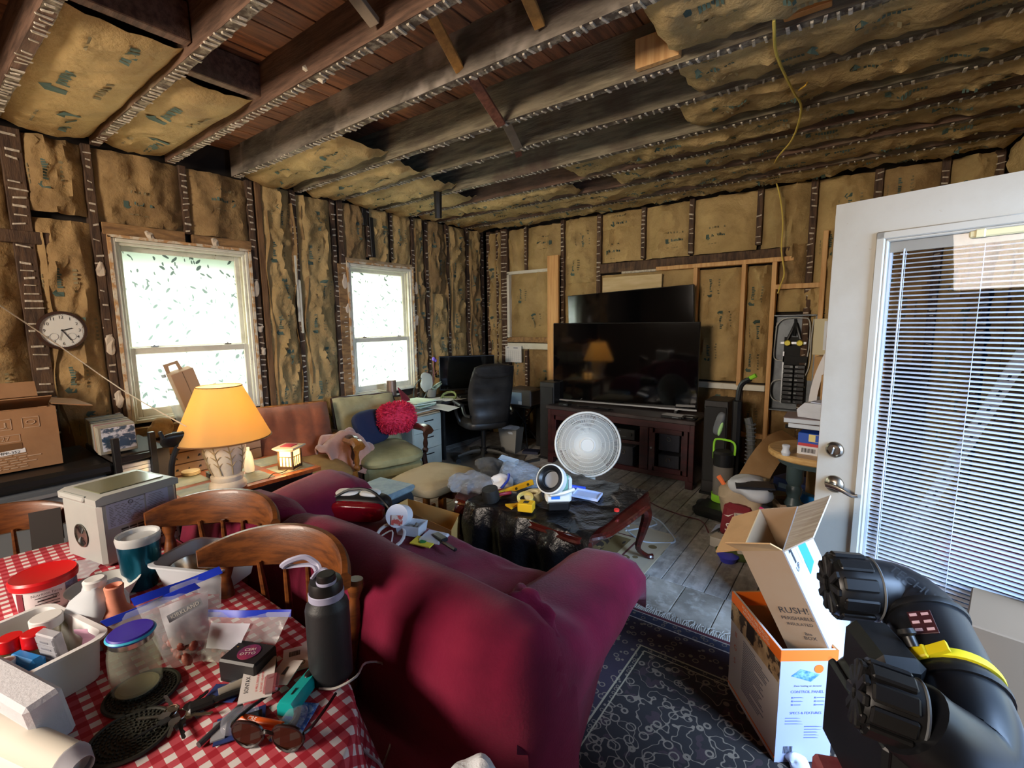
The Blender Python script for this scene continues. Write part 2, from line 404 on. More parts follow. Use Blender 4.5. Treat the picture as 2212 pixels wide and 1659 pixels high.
bar_l(2.98, 3.88, 2.235, 2.27, mat('pale_trim', '#a89270', .8, c2='#8b6f4c', ns=8))
bar_l(.98, 2.6, .70, .82, HEAD, XL-.05, XL+.05, 'sill_board')
bar_l(.28, .75, 2.12, 2.2, OLDWOOD, XL-.05, XL+.01, 'blocking')
P('wood_board', MB().box((XL-.02, 2.93, 1.2), (.05, .1, 2.0), b=.004), HEAD, wl)
# torn plaster lumps on the studs beside the windows
pl = MB()
for y, z in ((.985, 1.98), (.99, 1.45), (1.0, 1.05), (2.05, 1.9), (2.06, 1.55), (2.07, 1.35), (2.95, 2.02), (2.97, 1.75), (3.92, 1.62), (3.93, 2.0), (1.3, 2.26), (1.75, 2.26)):
    pl.blob((XL+.005, y, z), (.02, rnd(.04, .06), rnd(.05, .16)), e=2.4, n=9, m=6, amp=.02, fr=30, seed=z)
P('plaster_lump', pl, mat('plaster_lump', '#c9b9a2', .9, bump=.3), wl, 0, kind='stuff')
P('painted_strip', MB().box((XL+.008, 2.43, 1.92), (.012, .02, .62)).box((XL+.01, 2.455, 1.75), (.01, .018, .5)), WHITEP, wl)
bx_ = XL-.045
LB = [(-.42, .03, 0, 2.8), (.08, .57, 0, 2.12), (.08, .57, 2.2, 2.82), (.67, .96, 0, 2.3), (.67, .96, 2.34, 2.82), (1.02, 1.54, 2.32, 2.82), (1.59, 2.03, 2.31, 2.82),
      (2.16, 2.42, 0, 2.82), (2.48, 2.84, 0, 2.8), (2.98, 3.25, 2.27, 2.82), (3.31, 3.57, 2.27, 2.82), (3.62, 3.88, 2.27, 2.82), (3.925, 4.095, 0, 2.2), (3.925, 4.095, 2.2, 2.82),
      (4.15, 4.455, 0, 1.95), (4.15, 4.455, 1.95, 2.82), (4.51, 4.845, 0, 1.45), (4.51, 4.845, 1.45, 2.82), (4.9, 5.14, 0, 2.3), (4.9, 5.14, 2.3, 2.82), (1.0, 2.1, 0, .7), (2.99, 3.87, 0, .72)]
for i, (y0, y1, z0, z1) in enumerate(LB):
    batt(wl, (bx_, y0-.01, z0), (0, 1, 0), (0, 0, 1), (1, 0, 0), y1-y0+.02, z1-z0, .045 if y1-y0 > .2 else .03, KRAFTD if y0 < 2.1 or i % 3 == 0 else KRAFT, i*1.37+.4, wr=.03, hor=(1 < y0 < 2 and z0 > 2))
# crumpled extra flaps along the left wall studs
fl = MB()
for y, z0, z1 in ((.69, .5, 2.2), (2.17, .8, 2.6), (2.40, .8, 2.7), (2.5, 1, 2.7), (3.93, 1.3, 2.7), (4.16, .9, 2.6), (4.44, 1.1, 2.7), (4.53, .9, 2.6), (4.9, .9, 2.7), (5.1, .9, 2.6)):
    sd = rnd(0, 50)
    fl.sheet(lambda u, v: (XL-.03+.05*u+.015*noise.noise(V((v*6, sd, u))), y+.05*noise.noise(V((v*5+sd, u*.6, 1)))+.012*u, z0+(z1-z0)*v), 2, 28)
P('paper_flange', fl, KRAFTD, wl, 60, kind='stuff')

# back wall framing
for x_, w_ in ((-4.3, .06), (-4.02, .12), (-3.1, .05), (-2.6, .055), (-.46, .055), (0.0, .06), (.42, .05), (.72, .06)): stud_b(x_, w_)
stud_b(-4.14, .045); stud_b(-3.66, .045, 2.22, 2.83); stud_b(-2.06, .05, 2.27, 2.83); stud_b(-1.54, .05, 2.27, 2.83); stud_b(-.9, .05, 2.3, 2.83); stud_b(-1.0, .06, .05, .9)
stud_b(-3.66, .045, 0, 1.2)
def bar_b(x0, x1, z0, z1, m, y0=YB-.01, y1=YB+.08, name='header', ra=0):
    return P(name, MB().box(((x0+x1)/2, (y0+y1)/2, (z0+z1)/2), (x1-x0, y1-y0, z1-z0), (0, ra, 0), b=.004), m, wb)
bar_b(-2.58, -.62, 2.14, 2.25, OLDWOOD); bar_b(-2.3, -1.2, 2.12, 2.145, PLASTER, YB-.02, YB+.02, 'plaster_edge')
bar_b(-3.97, -3.18, 2.22, 2.26, WHITEP); bar_b(-3.97, -3.93, 1.36, 2.24, WHITEP, name='opening_frame'); bar_b(-3.97, -3.18, 1.31, 1.38, HEAD, name='opening_frame')
bar_b(-3.97, -3.14, 1.22, 1.3, WHITEP, name='opening_frame')
LP = PINE
def pstud(x, z0, z1, w_=.04): P('pine_stud', MB().box((x, YB-.02, (z0+z1)/2), (w_, .09, z1-z0), b=.003), LP, wb)
pstud(-1.46, .9, 2.12); pstud(-1.0, .92, 2.12); pstud(-.735, .35, 2.12); pstud(-.345, .3, 2.36)
P('pine_plate', MB().box((-1.23, YB-.02, 2.14), (1.3, .09, .042), (0, 0, 0), b=.003), LP, wb)
P('pine_nailer', MB().box((-.54, YB-.02, 1.885), (.36, .09, .045), b=.003), LP, wb)
P('white_rail', MB().box((-1.12, YB-.03, .905), (.72, .06, .06), b=.004), WHITEP, wb)
P('lower_plate', MB().box((-.75, YB-.02, .42), (.56, .08, .045), b=.003), PINE, wb)
P('backing_board', MB().box((-2.16, YB-.055, 2.0), (.7, .03, .17), b=.003), mat('pale_board', '#cdb78a', .7, c2='#bda474', ns=3, st=(1, 8, 8)), wb)
BBv = [(-4.28, -4.17, 0, 2.8), (-4.11, -4.08, 0, 2.8), (-3.95, -3.69, 2.26, 2.8), (-3.64, -3.13, 2.26, 2.8), (-3.93, -3.2, 1.38, 2.22), (-3.93, -3.69, 0, 1.22), (-3.63, -3.13, 0, 1.22),
       (-3.07, -2.63, 1.0, 2.05), (-3.07, -2.63, 2.05, 2.82), (-3.07, -2.63, 0, 1.0), (-2.57, -2.09, 2.26, 2.65), (-2.57, -2.09, 2.63, 2.82), (-2.03, -1.57, 2.26, 2.82), (-1.51, -.93, 2.26, 2.82), (-.87, -.49, 2.26, 2.82),
       (-2.57, -1.48, .3, 2.12), (-1.44, -1.03, .95, 2.1), (-.98, -.77, .95, 2.1), (-1.44, -1.03, .1, .87), (-.97, -.76, .1, .87), (-.7, -.37, 1.65, 1.86), (-.71, -.49, 1.9, 2.28), (-.43, -.03, 1.0, 2.82), (.03, .39, 0, 2.82), (.45, .74, 0, 2.82), (-.7, -.37, .2, .7)]
for i, (x0, x1, z0, z1) in enumerate(BBv):
    batt(wb, (x0-.012, YB+.055, z0), (1, 0, 0), (0, 0, 1), (0, -1, 0), x1-x0+.024, z1-z0, .055, KRAFTD if z1 < 1.3 or (x0 > -.8 and i % 2) else KRAFT, i*1.91+.7, wr=.03, hor=(z1-z0 < .65))
# right wall (seen above the open door) and its framing
for y in (4.75, 4.25, 3.75, 3.2, 2.7, 2.2): P('stud', MB().box((XR+.05, y, 1.42), (.1, .05, 2.84), b=.003), OLDWOOD, wr)
for i, y in enumerate((4.77, 4.27, 3.77, 3.22, 2.72, 2.22)):
    batt(wr, (XR+.045, y, 0), (0, 1, 0), (0, 0, 1), (-1, 0, 0), .46, 2.82, .05, KRAFT, i*2.3, prints=0, wr=.02)
P('door_jamb', MB().box((XR+.03, 1.12, 1.05), (.1, .05, 2.1)).box((XR+.03, 2.155, 1.05), (.1, .05, 2.1)).box((XR+.03, 1.64, 2.1), (.1, 1.0, .05)), WHITEP, wr)

# ceiling: sheathing boards, joists, bridging and sagging batts
x = XL-.02
while x < XR+.05:
    w_ = rnd(.1, .145); P('ceiling_board', MB().box((x+w_/2, 1.6, 3.06+rnd(-.004, .004)), (w_-.005, 7.2, .03), b=.002), BOARDS, ceil, 20); x += w_
JY = [.06, .54, 1.03, 1.47, 1.94, 2.48, 2.94, 3.41, 3.86, 4.3, 4.78]; JM = [JOISTB, JOISTB, JOISTB, JOISTB, JOISTW, JOISTG, JOISTG, JOISTG, JOISTB, JOISTB, JOISTB]
for i, y in enumerate(JY):
    dz = rnd(-.01, .01)
    sag_ = rnd(-.012, .012); mb = MB(); n_ = 14; rg = []
    for k in range(n_+1):
        xx = XL+.02+(XR+.06-XL)*k/n_; o_ = .006*noise.noise(V((xx*1.3, y, 0))); z_ = ZC+dz+.008*noise.noise(V((xx, y, 4)))
        rg.append([(xx, y-.026+o_, z_), (xx, y+.026+o_, z_), (xx, y+.026+o_*.5, 3.045), (xx, y-.026+o_*.5, 3.045)])
    j = P('joist', mb.loft(rg), JM[i], ceil, 20)
    residue(j, (XL+.05, y, ZC+dz-.004), (XR, y, ZC+dz-.004), (0, 1, 0), (0, 0, -1), .062, .046, PLASTER)
    st = MB()       # the crumbly plaster skin along the lower edge
    st.sheet(lambda u, v: (XL+.05+(XR-XL-.05)*u, y+(v-.5)*(.05+.012*noise.noise(V((u*60, y, 1)))), ZC+dz-.001-.0012*max(0, noise.noise(V((u*90, v*2, y))))), 110, 2)
    P('plaster_skin', st, mat('plaster_skin', '#8f8470', .95, c2='#54483a', ns=22, lo=.4, hi=.56, bump=.3, bs=60), j, 0, kind='stuff')
CB = [(.06, .54, XL, -3.75, .05), (.54, 1.03, XL, -2.66, .05), (1.03, 1.47, XL, -2.94, .05), (1.94, 2.48, XL, -2.98, .06), (2.48, 2.94, XL, -3.05, .07), (2.94, 3.41, XL, -3.15, .075), (3.41, 3.86, XL, -3.3, .06),
      (1.94, 2.48, -.83, XR, .06), (2.48, 2.94, -.86, XR, .06), (2.94, 3.41, -1.0, XR, .06), (3.41, 3.86, -2.1, XR, .05), (3.86, 4.3, XL, -2.3, .06), (3.86, 4.3, -1.9, XR, .045), (4.3, 4.78, XL, XR, .05), (4.78, 5.2, XL, XR, .05)]
for i, (y0, y1, x0, x1, sg) in enumerate(CB):
    big = y1 < 1.6
    batt(ceil, (x0, y0+.02, ZC+.06), (0, 1, 0), (1, 0, 0), (0, 0, -1), y1-y0-.04, x1-x0, sg, KRAFT, i*2.11+.3, wr=.02 if not big else .012, nu=10, pw=1.9 if big else 1.0)
def stick(a, b, w_, d_, m, name='bridging_stick'):
    a, b = V(a), V(b); L = (b-a).length; return P(name, MB().box((0, 0, L/2), (w_, d_, L), b=.002, M=along(a, b)), m, ceil)
YEL = mat('yellow_pine', '#b07f3e', .7, c2='#94682f', ns=4, st=(8, 8, 1)); RED = mat('reddish_stick', '#8a5740', .75, c2='#6d402d', ns=4, st=(8, 8, 1)); GRY = mat('grey_stick', '#95836b', .8, c2='#796a54', ns=5)
stick((-1.62, 1.50, 3.0), (-1.75, 1.92, 2.86), .05, .03, YEL); stick((-1.75, 1.97, 2.88), (-1.9, 2.45, 2.80), .055, .03, RED); stick((-1.92, 2.5, 2.86), (-2.1, 2.9, 2.83), .06, .03, GRY)
stick((-1.72, 1.06, 3.0), (-1.78, 1.42, 2.86), .05, .03, GRY); stick((-1.17, 1.5, 3.0), (-1.25, 1.9, 2.88), .05, .03, YEL); stick((-2.2, 2.98, 2.95), (-2.25, 3.12, 2.86), .05, .03, RED)
stick((-2.38, 1.44, 2.88), (-2.3, 1.5, 2.81), .03, .02, PLASTER)
def block(x0, x1, y, z0, z1, m): return P('pine_block', MB().box(((x0+x1)/2, y, (z0+z1)/2), (x1-x0, .04, z1-z0), b=.003), m, ceil)
block(-1.02, -.80, 2.432, 2.83, 2.97, PINE); block(-.37, -.2, 2.432, 2.83, 3.0, PINEO); block(-1.05, -.9, 1.99, 2.96, 3.0, PINE)
for (x0, x1, y) in ((-2.62, -2.56, .78), (-2.9, -2.84, 1.25)): P('blocking', MB().box(((x0+x1)/2, y, 2.95), (x1-x0, .44, .17), b=.004), JOISTB, ceil)
BK = mat('black_tape', '#1b1a19', .5, bump=.3, bs=40)
o = ONE('hanging_foil', MB().tube([(-3.3, 3.26, 2.86), (-3.3, 3.27, 2.8), (-3.29, 3.26, 2.68), (-3.3, 3.27, 2.56)], lambda t: .01+.03*min(1, t*4)*(1.05-t*.3), n=7, sm=3), BK, 'narrow black strip hanging from the ceiling joists near the far corner', 'strip')
for (y, z0, z1) in ((3.31, 2.3, 2.72), (3.22, 2.62, 2.8)):
    ONE('black_wall_strip', MB().box((XL+.02, y, (z0+z1)/2), (.02, .05, z1-z0), (2, 0, 0), b=.005), BK, 'black strip on the wall above the far window, ' + ('longer lower piece' if z1 < 2.75 else 'short upper piece by the joist'), 'strip')

# ---- windows with patterned privacy film
m, N, L = newmat('frosted_film')
tc = N.new('ShaderNodeTexCoord'); mp = N.new('ShaderNodeMapping'); L.new(tc.outputs['Object'], mp.inputs[0])
nw = N.new('ShaderNodeTexNoise'); nw.inputs['Scale'].default_value = 9; L.new(mp.outputs[0], nw.inputs[0])
ad = N.new('ShaderNodeMix'); ad.data_type = 'RGBA'; ad.blend_type = 'LINEAR_LIGHT'; ad.inputs[0].default_value = .025; L.new(mp.outputs[0], ad.inputs[6]); L.new(nw.outputs['Color'], ad.inputs[7])
def petals(rotd, sc, th):
    q0 = N.new('ShaderNodeMapping'); q0.inputs['Rotation'].default_value = (R(rotd), 0, 0); L.new(ad.outputs[2], q0.inputs[0]); q = N.new('ShaderNodeMapping'); q.inputs['Scale'].default_value = (.01, 1, 2.6); L.new(q0.outputs[0], q.inputs[0])
    v = N.new('ShaderNodeTexVoronoi'); v.inputs['Scale'].default_value = sc; L.new(q.outputs[0], v.inputs[0])
    c = N.new('ShaderNodeMath'); c.operation = 'LESS_THAN'; c.inputs[1].default_value = th; L.new(v.outputs['Distance'], c.inputs[0]); return c.outputs[0]
a1, a2, a3 = petals(35, 7.5, .19), petals(-50, 6.7, .18), petals(80, 11, .18)
mx = N.new('ShaderNodeMath'); mx.operation = 'MAXIMUM'; L.new(a1, mx.inputs[0]); L.new(a2, mx.inputs[1])
mx2 = N.new('ShaderNodeMath'); mx2.operation = 'MAXIMUM'; L.new(mx.outputs[0], mx2.inputs[0]); L.new(a3, mx2.inputs[1])
tl = N.new('ShaderNodeBsdfTranslucent'); tl.inputs[0].default_value = (.9, .93, .9, 1); tlc = N.new('ShaderNodeMix'); tlc.data_type = 'RGBA'; L.new(mx2.outputs[0], tlc.inputs[0]); tlc.inputs[6].default_value = (.9, .93, .9, 1); tlc.inputs[7].default_value = (.16, .185, .17, 1); L.new(tlc.outputs[2], tl.inputs[0])
tr = N.new('ShaderNodeBsdfTransparent'); tr.inputs[0].default_value = (.82, .85, .84, 1)
mr = N.new('ShaderNodeMapRange'); mr.inputs[3].default_value = .04; mr.inputs[4].default_value = .008; L.new(mx2.outputs[0], mr.inputs[0])
ms = N.new('ShaderNodeMixShader'); L.new(mr.outputs[0], ms.inputs[0]); L.new(tl.outputs[0], ms.inputs[1]); L.new(tr.outputs[0], ms.inputs[2])
L.new(ms.outputs[0], N['Material Output'].inputs[0]); FILM = m
def window(n, y0, y1, z0, z1, zr):
    o = bpy.data.objects.new('window_%d' % n, None); COL.objects.link(o); o['kind'] = 'structure'; o.empty_display_size = .1
    def fr(name, mb, m=WHITEP): return P(name, mb, m, o)
    x0, x1 = XL-.16, XL+.012
    def ring(ya, yb, za, zb, t, xa, xb, mb, tb=None):
        tb = tb or t; xm = (xa+xb)/2; dx = xb-xa
        mb.box((xm, ya+t/2, (za+zb)/2), (dx, t, zb-za), b=.004).box((xm, yb-t/2, (za+zb)/2), (dx, t, zb-za), b=.004)
        mb.box((xm, (ya+yb)/2, zb-t/2), (dx, yb-ya-2*t, t), b=.004).box((xm, (ya+yb)/2, za+tb/2), (dx, yb-ya-2*t, tb), b=.004); return mb
    fr('frame', ring(y0, y1, z0, z1, .025, x0, x1, MB()))
    fr('window_stop', ring(y0+.025, y1-.025, z0+.02, z1-.025, .02, XL-.03, XL-.008, MB()))
    fr('track', MB().box((XL-.07, y0+.035, (z0+z1)/2), (.012, .02, z1-z0-.06)).box((XL-.07, y1-.035, (z0+z1)/2), (.012, .02, z1-z0-.06)))
    u = fr('upper_sash', ring(y0+.03, y1-.03, zr-.01, z1-.03, .048, XL-.115, XL-.08, MB(), .035))
    l = fr('lower_sash', ring(y0+.03, y1-.03, z0+.03, zr+.015, .05, XL-.065, XL-.03, MB(), .07))
    P('pane', MB().box((XL-.098, (y0+y1)/2, (zr+z1)/2), (.004, y1-y0-.15, z1-zr-.1)), FILM, u, 0)
    P('pane', MB().box((XL-.048, (y0+y1)/2, (z0+zr)/2+.02), (.004, y1-y0-.15, zr-z0-.1)), FILM, l, 0)
    for f in (.22, .78): P('sash_lock', MB().box((XL-.05, y0+(y1-y0)*f, zr+.022), (.03, .05, .01)).cyl((XL-.05, y0+(y1-y0)*f, zr+.02), (XL-.05, y0+(y1-y0)*f, zr+.035), .008), CHROME, l)
    fr('casing_edge', MB().box((XL+.012, y0-.012, (z0+z1)/2), (.02, .02, z1-z0+.02)).box((XL+.012, y1+.012, (z0+z1)/2), (.02, .02, z1-z0+.02)).box((XL+.012, (y0+y1)/2, z1+.012), (.02, y1-y0+.04, .02)), mat('bare_edge', '#b98d5c', .7, c2='#d2c7ae', ns=14, lo=.45, hi=.55))
    return o
window(1, W1[0], W1[1], W1[2], W1[3], 1.405); window(2, W2[0], W2[1], W2[2], W2[3], 1.415)
# outside: ground and shrubs that shade the film
shell('ground', MB().box((-12, 2, -.5), (14, 24, .1)), mat('lawn', '#6f8a4a', .9, c2='#4f6a34', ns=4))
shell('ground_porch', MB().box((6, 2, -.35), (10.2, 24, .1)), mat('porch_boards', '#9aa0a8', .8))
LEAF = translucent('shrub_leaves', '#8fae78', .5)
def shrub(y0, y1, z0, z1, n, label, xc=-4.78):
    mb = MB()
    for i in range(n):
        c = V((xc+rnd(-.12, .06), rnd(y0, y1), rnd(z0, z1))); q = rot((rnd(0, 360), rnd(0, 360), rnd(0, 360))); s = rnd(.05, .1)
        mb.raw([(-s, 0, 0), (0, -s*.4, .01), (s, 0, 0), (0, s*.4, .01)], [(0, 1, 2, 3)], MX.Translation(c) @ q)
    o = P('shrub_foliage', mb, LEAF, None, 0, kind='stuff'); tag(o, label, 'shrub')
shrub(.8, 2.3, 1.98, 2.8, 2600, 'overhanging green foliage outside the near window'); shrub(2.7, 4.2, 2.04, 2.8, 2300, 'green foliage outside the top of the far window')
shrub(1.0, 2.1, .7, .98, 400, 'low green shrub outside the foot of the near window')
# ------------------------------------------------------------------ far end: screens, cabinet, desk corner
CHERRY = mat('dark_cherry', '#3a1315', .4, c2='#260c0e', ns=3, st=(1, 6, 6), coat=.2)
CHERRYT = mat('dusty_cherry_top', '#2c2221', .55, c2='#463b38', ns=5, lo=.5, hi=.75)
SCREEN = mat('screen_glass', '#050506', .06, spec=.6)
GREY = mat('grey_plastic', '#5a5d60', .5)
SILVER = mat('silver_paint', '#9fa2a5', .35, .6)
t = T('tv_cabinet', 'dark cherry television cabinet with fabric bins under the big screens', 'cabinet', (-2.0, 4.62, 0))
W_, D_, H_ = 1.6, .48, .66
P('top', MB().box((0, 0, H_-.02), (W_+.02, D_+.03, .04), b=.006), CHERRYT, t)
for s_ in (-1, 1):
    P('side_panel', MB().box((s_*(W_/2-.025), 0, .33), (.05, D_-.02, .60), b=.004), CHERRY, t)
    for q in (-1, 1): P('leg', MB().box((s_*(W_/2-.035), q*(D_/2-.04), .04), (.07, .07, .08), b=.004), CHERRY, t)
P('back_panel', MB().box((0, D_/2-.02, .36), (W_-.1, .015, .54)), BLACKM, t)
P('bottom_shelf', MB().box((0, 0, .09), (W_-.1, D_-.04, .03)), CHERRY, t)
P('front_rail', MB().box((0, -D_/2+.02, .585), (W_-.08, .03, .07), b=.003), CHERRY, t); P('front_rail', MB().box((0, -D_/2+.02, .1), (W_-.08, .03, .05), b=.003), CHERRY, t)
for x_ in (-.32, .32): P('divider', MB().box((x_, -.01, .34), (.09, D_-.04, .48), b=.003), CHERRY, t)
P('middle_shelf', MB().box((0, -.01, .37), (.58, D_-.06, .03)), CHERRY, t)
for s_ in (-1, 1):
    d = P('door', MB().box((s_*.56-.155, -D_/2+.01, .34), (.06, .03, .43), b=.003).box((s_*.56+.155, -D_/2+.01, .34), (.06, .03, .43), b=.003).box((s_*.56, -D_/2+.01, .53), (.3, .03, .05), b=.003).box((s_*.56, -D_/2+.01, .15), (.3, .03, .05), b=.003), CHERRY, t)
    P('knob', MB().lathe([(.004, 0), (.006, .01), (.011, .016), (.008, .024), (0, .025)], 10, TR((s_*.56-s_*.155, -D_/2-.005, .36), (90, 0, 0))), SILVER, d)
FAB = mat('charcoal_fabric', '#2b2b31', .9, bump=.3, bs=250)
bins_ = []
for (x_, z_, h_, lb) in ((.10, .12, .21, 'open middle shelf beside the door'), (.56, .345, .17, 'upper place inside the right door'), (.56, .135, .17, 'lower place inside the right door'), (-.14, .12, .21, 'open middle shelf behind the fan')):
    b_ = T('fabric_bin', 'charcoal fabric bin with a metal ring, ' + lb, 'storage bin', (-2.0+x_, 4.62-.06, z_-.012), group='charcoal fabric bins in the cabinet')
    P('body', MB().box((0, 0, h_/2), (.2, .3, h_), b=.006), FAB, b_); P('grommet', MB().tube([(.02*cos(a*pi/5), -.153, h_*.72+.02*sin(a*pi/5)) for a in range(10)], .004, 5, True, 1), CHROME, b_)
a = T('av_receiver', 'black receiver with small lit buttons in the open top shelf', 'receiver', (-2.0, 4.56, .388))
P('case', MB().box((0, 0, .055), (.43, .3, .11), b=.004), BLACK, a); P('front_knob', MB().cyl((.17, -.15, .06), (.17, -.165, .06), .02, n=14), BLACK, a)
P('button', MB().box((.0, -.152, .085), (.04, .004, .006)).box((.06, -.152, .085), (.02, .004, .006)).box((.05, -.152, .03), (.15, .004, .004)), GREY, a)
def tv(name, label, c, w_, h_, rz, ry=0, stand=True):
    t = T(name, label, 'television', c, (0, 0, rz)); M = rot((0, ry, 0))
    P('housing', MB().box((0, .025, h_/2), (w_, .04, h_), b=.006, M=M), BLACK, t); P('screen', MB().box((0, .003, h_/2+.008), (w_-.014, .006, h_-.03), M=M), SCREEN, t, 0)
    P('bezel', MB().box((0, -.001, .008), (w_, .012, .014), M=M), SILVER if stand else BLACK, t)
    if stand:
        for s_ in (-1, 1): P('foot', MB().box((s_*w_*.38, .03, -.012), (.03, .22, .025), b=.003), BLACK, t)
    else: P('wall_bracket', MB().box((0, .085, h_*.5), (.4, .09, .3)), BLACKM, t)
    return t
tv('television', 'large black television standing on the cabinet, reflecting the lamp', (-2.075, 4.68, .683), 1.58, .882, 5.8)
tv('television', 'black television hung tilted on the wall behind the larger screen', (-2.117, 4.97, 1.1), 1.44, .815, 2.5, -2.4, False)
def speaker(c, w_, d_, h_, label):
    t = T('tower_speaker', label, 'speaker', c); P('cabinet', MB().box((0, 0, h_/2+.01), (w_, d_, h_), b=.006), mat('speaker_wrap', '#1d1a19', .55), t)
    P('grille', MB().box((0, -d_/2-.006, h_*.55), (w_-.02, .014, h_*.8), b=.004), BLACKM, t); P('plinth', MB().box((0, 0, .012), (w_+.03, d_+.03, .024), b=.004), BLACK, t)
speaker((-2.87, 4.60, 0), .19, .24, .89, 'black tower speaker left of the television cabinet'); speaker((-1.02, 4.52, 0), .2, .3, .86, 'black tower speaker right of the cabinet by the vacuum')
for i, (x_, w_, d_, h_, lb) in enumerate(((-1.42, .2, .14, .022, 'slim black disc box on the right end of the cabinet'), (-2.62, .12, .09, .03, 'small black set top box on the left end of the cabinet'))):
    b_ = T('media_box', lb, 'media box', (x_, 4.47, .661), (0, 0, -4)); P('case', MB().box((0, 0, h_/2), (w_, d_, h_), b=.003), BLACK, b_); P('indicator_strip', MB().box((w_*.2, -d_/2-.001, h_/2), (w_*.3, .003, .004)), SILVER, b_)
gp = ONE('game_controller', MB().blob((0, 0, .02), (.14, .08, .035), e=3).blob((-.05, -.03, .015), (.04, .08, .03)).blob((.05, -.03, .015), (.04, .08, .03)), BLACK, 'black game controller lying on the right end of the cabinet', 'controller', loc=(-1.26, 4.45, .662))
ONE('remote_control', MB().box((0, 0, .01), (.05, .16, .018), b=.005), BLACK, 'black remote control lying on the cabinet below the screen', 'remote', loc=(-2.15, 4.47, .661), r=(0, 0, 70))
ONE('cable_tangle', MB().tube([(-.12, 0, .006), (-.05, .05, .006), (.03, -.04, .012), (.1, .03, .006), (.2, -.02, .006), (.32, .03, .006), (.4, 0, .006)], .005, 5), BLACK, 'black loose cable curling across the cabinet top', 'cable', loc=(-2.45, 4.47, .661))
# boards leaning at the wall
ONE('leaning_board', MB().box((0, 0, .8), (.155, .04, 1.62), b=.003), mat('fresh_board', '#d8a768', .65, c2='#c18a52', ns=2.5, st=(12, 12, .6)), 'tall fresh pine board standing against the far wall left of the television', 'board', loc=(-3.185, 5.13, .79))
ONE('low_crate', MB().box((0, 0, .38), (.3, .25, .76), b=.004), BLACKM, 'black low crate below the pine board in the corner', 'crate', loc=(-3.15, 5.02, 0))
# calendar
t = T('wall_calendar', 'white monthly calendar page hung on the far wall', 'calendar', (-3.83, YB-.06, 1.15))
P('page', MB().box((0, 0, 0), (.27, .006, .22)), PAPER, t)
g = MB()
for i in range(8): g.box((-.115+i*.033, -.004, -.025), (.0025, .002, .14))
for i in range(6): g.box((0, -.004, .045-i*.028), (.235, .002, .0025))
P('grid_print', g, mat('pale_grey_print', '#b3b1aa', .8), t, 0); g = MB().box((.04, -.004, .085), (.07, .002, .012)).box((-.09, -.004, .085), (.03, .002, .01)); P('month_print', g, GREYINK, t, 0)
# breaker panel
PANEL = mat('panel_grey', '#74797c', .5, .3, c2='#5b5f63', ns=6, bump=.05)
t = T('breaker_panel', 'open grey electrical panel with black breakers and two yellow lugs', 'electrical panel', (-.545, YB-.03, 0))
P('enclosure', MB().box((0, .075, 1.16), (.36, .012, .92)).box((-.176, .03, 1.16), (.012, .1, .92)).box((.176, .03, 1.16), (.012, .1, .92)).box((0, .03, 1.615), (.36, .1, .012)).box((0, .03, .705), (.36, .1, .012)), PANEL, t)
P('bus_backing', MB().box((.02, .05, 1.1), (.2, .03, .62)).box((.02, .03, 1.2), (.2, .05, .06)), BLACKM, t)
for r_ in range(9):
    for s_ in (-1, 1):
        b_ = P('breaker', MB().box((.02+s_*.048, .02, 1.13-r_*.042), (.085, .05, .036), b=.004), BLACK, t); P('breaker_switch', MB().box((.02+s_*.02, -.012, 1.13-r_*.042), (.024, .018, .012)), mat('worn_grey', '#8d9093', .6) if r_ % 3 == 0 else GREY, b_)
P('terminal_bar', MB().box((-.075, .015, 1.02), (.012, .02, .5)).box((0, .01, 1.355), (.21, .02, .02)), SILVER, t)
YLW = mat('yellow_plastic', '#e0cf20', .45)
for x_ in (-.045, .055): P('lug_cap', MB().lathe([(.028, 0), (.03, .012), (.024, .03), (0, .03)], 8, TR((x_, 0, 1.355), (90, 0, 0))), YLW, t)
cb = MB()
for pts in ([(0, .05, 1.54), (-.02, .03, 1.47), (-.05, .02, 1.39)], [(.01, .05, 1.54), (.03, .03, 1.47), (.055, .02, 1.39)]): cb.tube(pts, .013, 7)
P('service_cable', cb, BLACK, t); P('service_cable', MB().tube([(0, .04, 1.58), (.005, .03, 1.5), (.0, .03, 1.42)], .01, 6), BLACK, t)
cb = MB()
for pts in ([(-.16, .03, 1.5), (-.1, .02, 1.58), (.06, .02, 1.59), (.12, .02, 1.55), (.125, .02, 1.3), (.1, .02, 1.1)], [(.15, .03, 1.58), (.14, .02, 1.4), (.14, .02, 1.15), (.09, .02, 1.0)], [(-.15, .03, 1.55), (-.16, .02, 1.3), (-.15, .02, 1.2), (-.07, .02, 1.18)], [(-.06, .02, 1.0), (-.15, .0, .98), (-.17, .0, .88), (-.14, .01, .8), (-.05, .02, .78)]):
    cb.tube(pts, .005, 5)
P('branch_wire', cb, mat('wire_white', '#b9b9b2', .5), t)
# yellow extension cord draped from the joists
pts = [py(1668, -30, 2.35), pz(1672, 45, 2.79), pz(1678, 120, 2.79), pz(1712, 195, 2.79), pz(1731, 236, 2.79), pz(1712, 300, 2.78), pz(1680, 340, 2.78), py(1670, 370, 4.95), py(1684, 420, 5.06), py(1691, 480, 5.09), py(1688, 540, 5.1), py(1694, 590, 5.08), py(1686, 615, 5.08), py(1680, 634, 5.08)]
ONE('extension_cord', MB().tube(pts, .0065, 6), mat('yellow_cord', '#c9b050', .6), 'yellow cord strung along the ceiling joists and down the far wall', 'cord')
ONE('loose_strap', MB().tube([pz(1725, 195, 2.8), pz(1738, 186, 2.77), pz(1744, 178, 2.8)], .004, 5), mat('yellow_strap', '#c99a25', .6), 'short yellow strap loop beside the ceiling cord', 'strap')

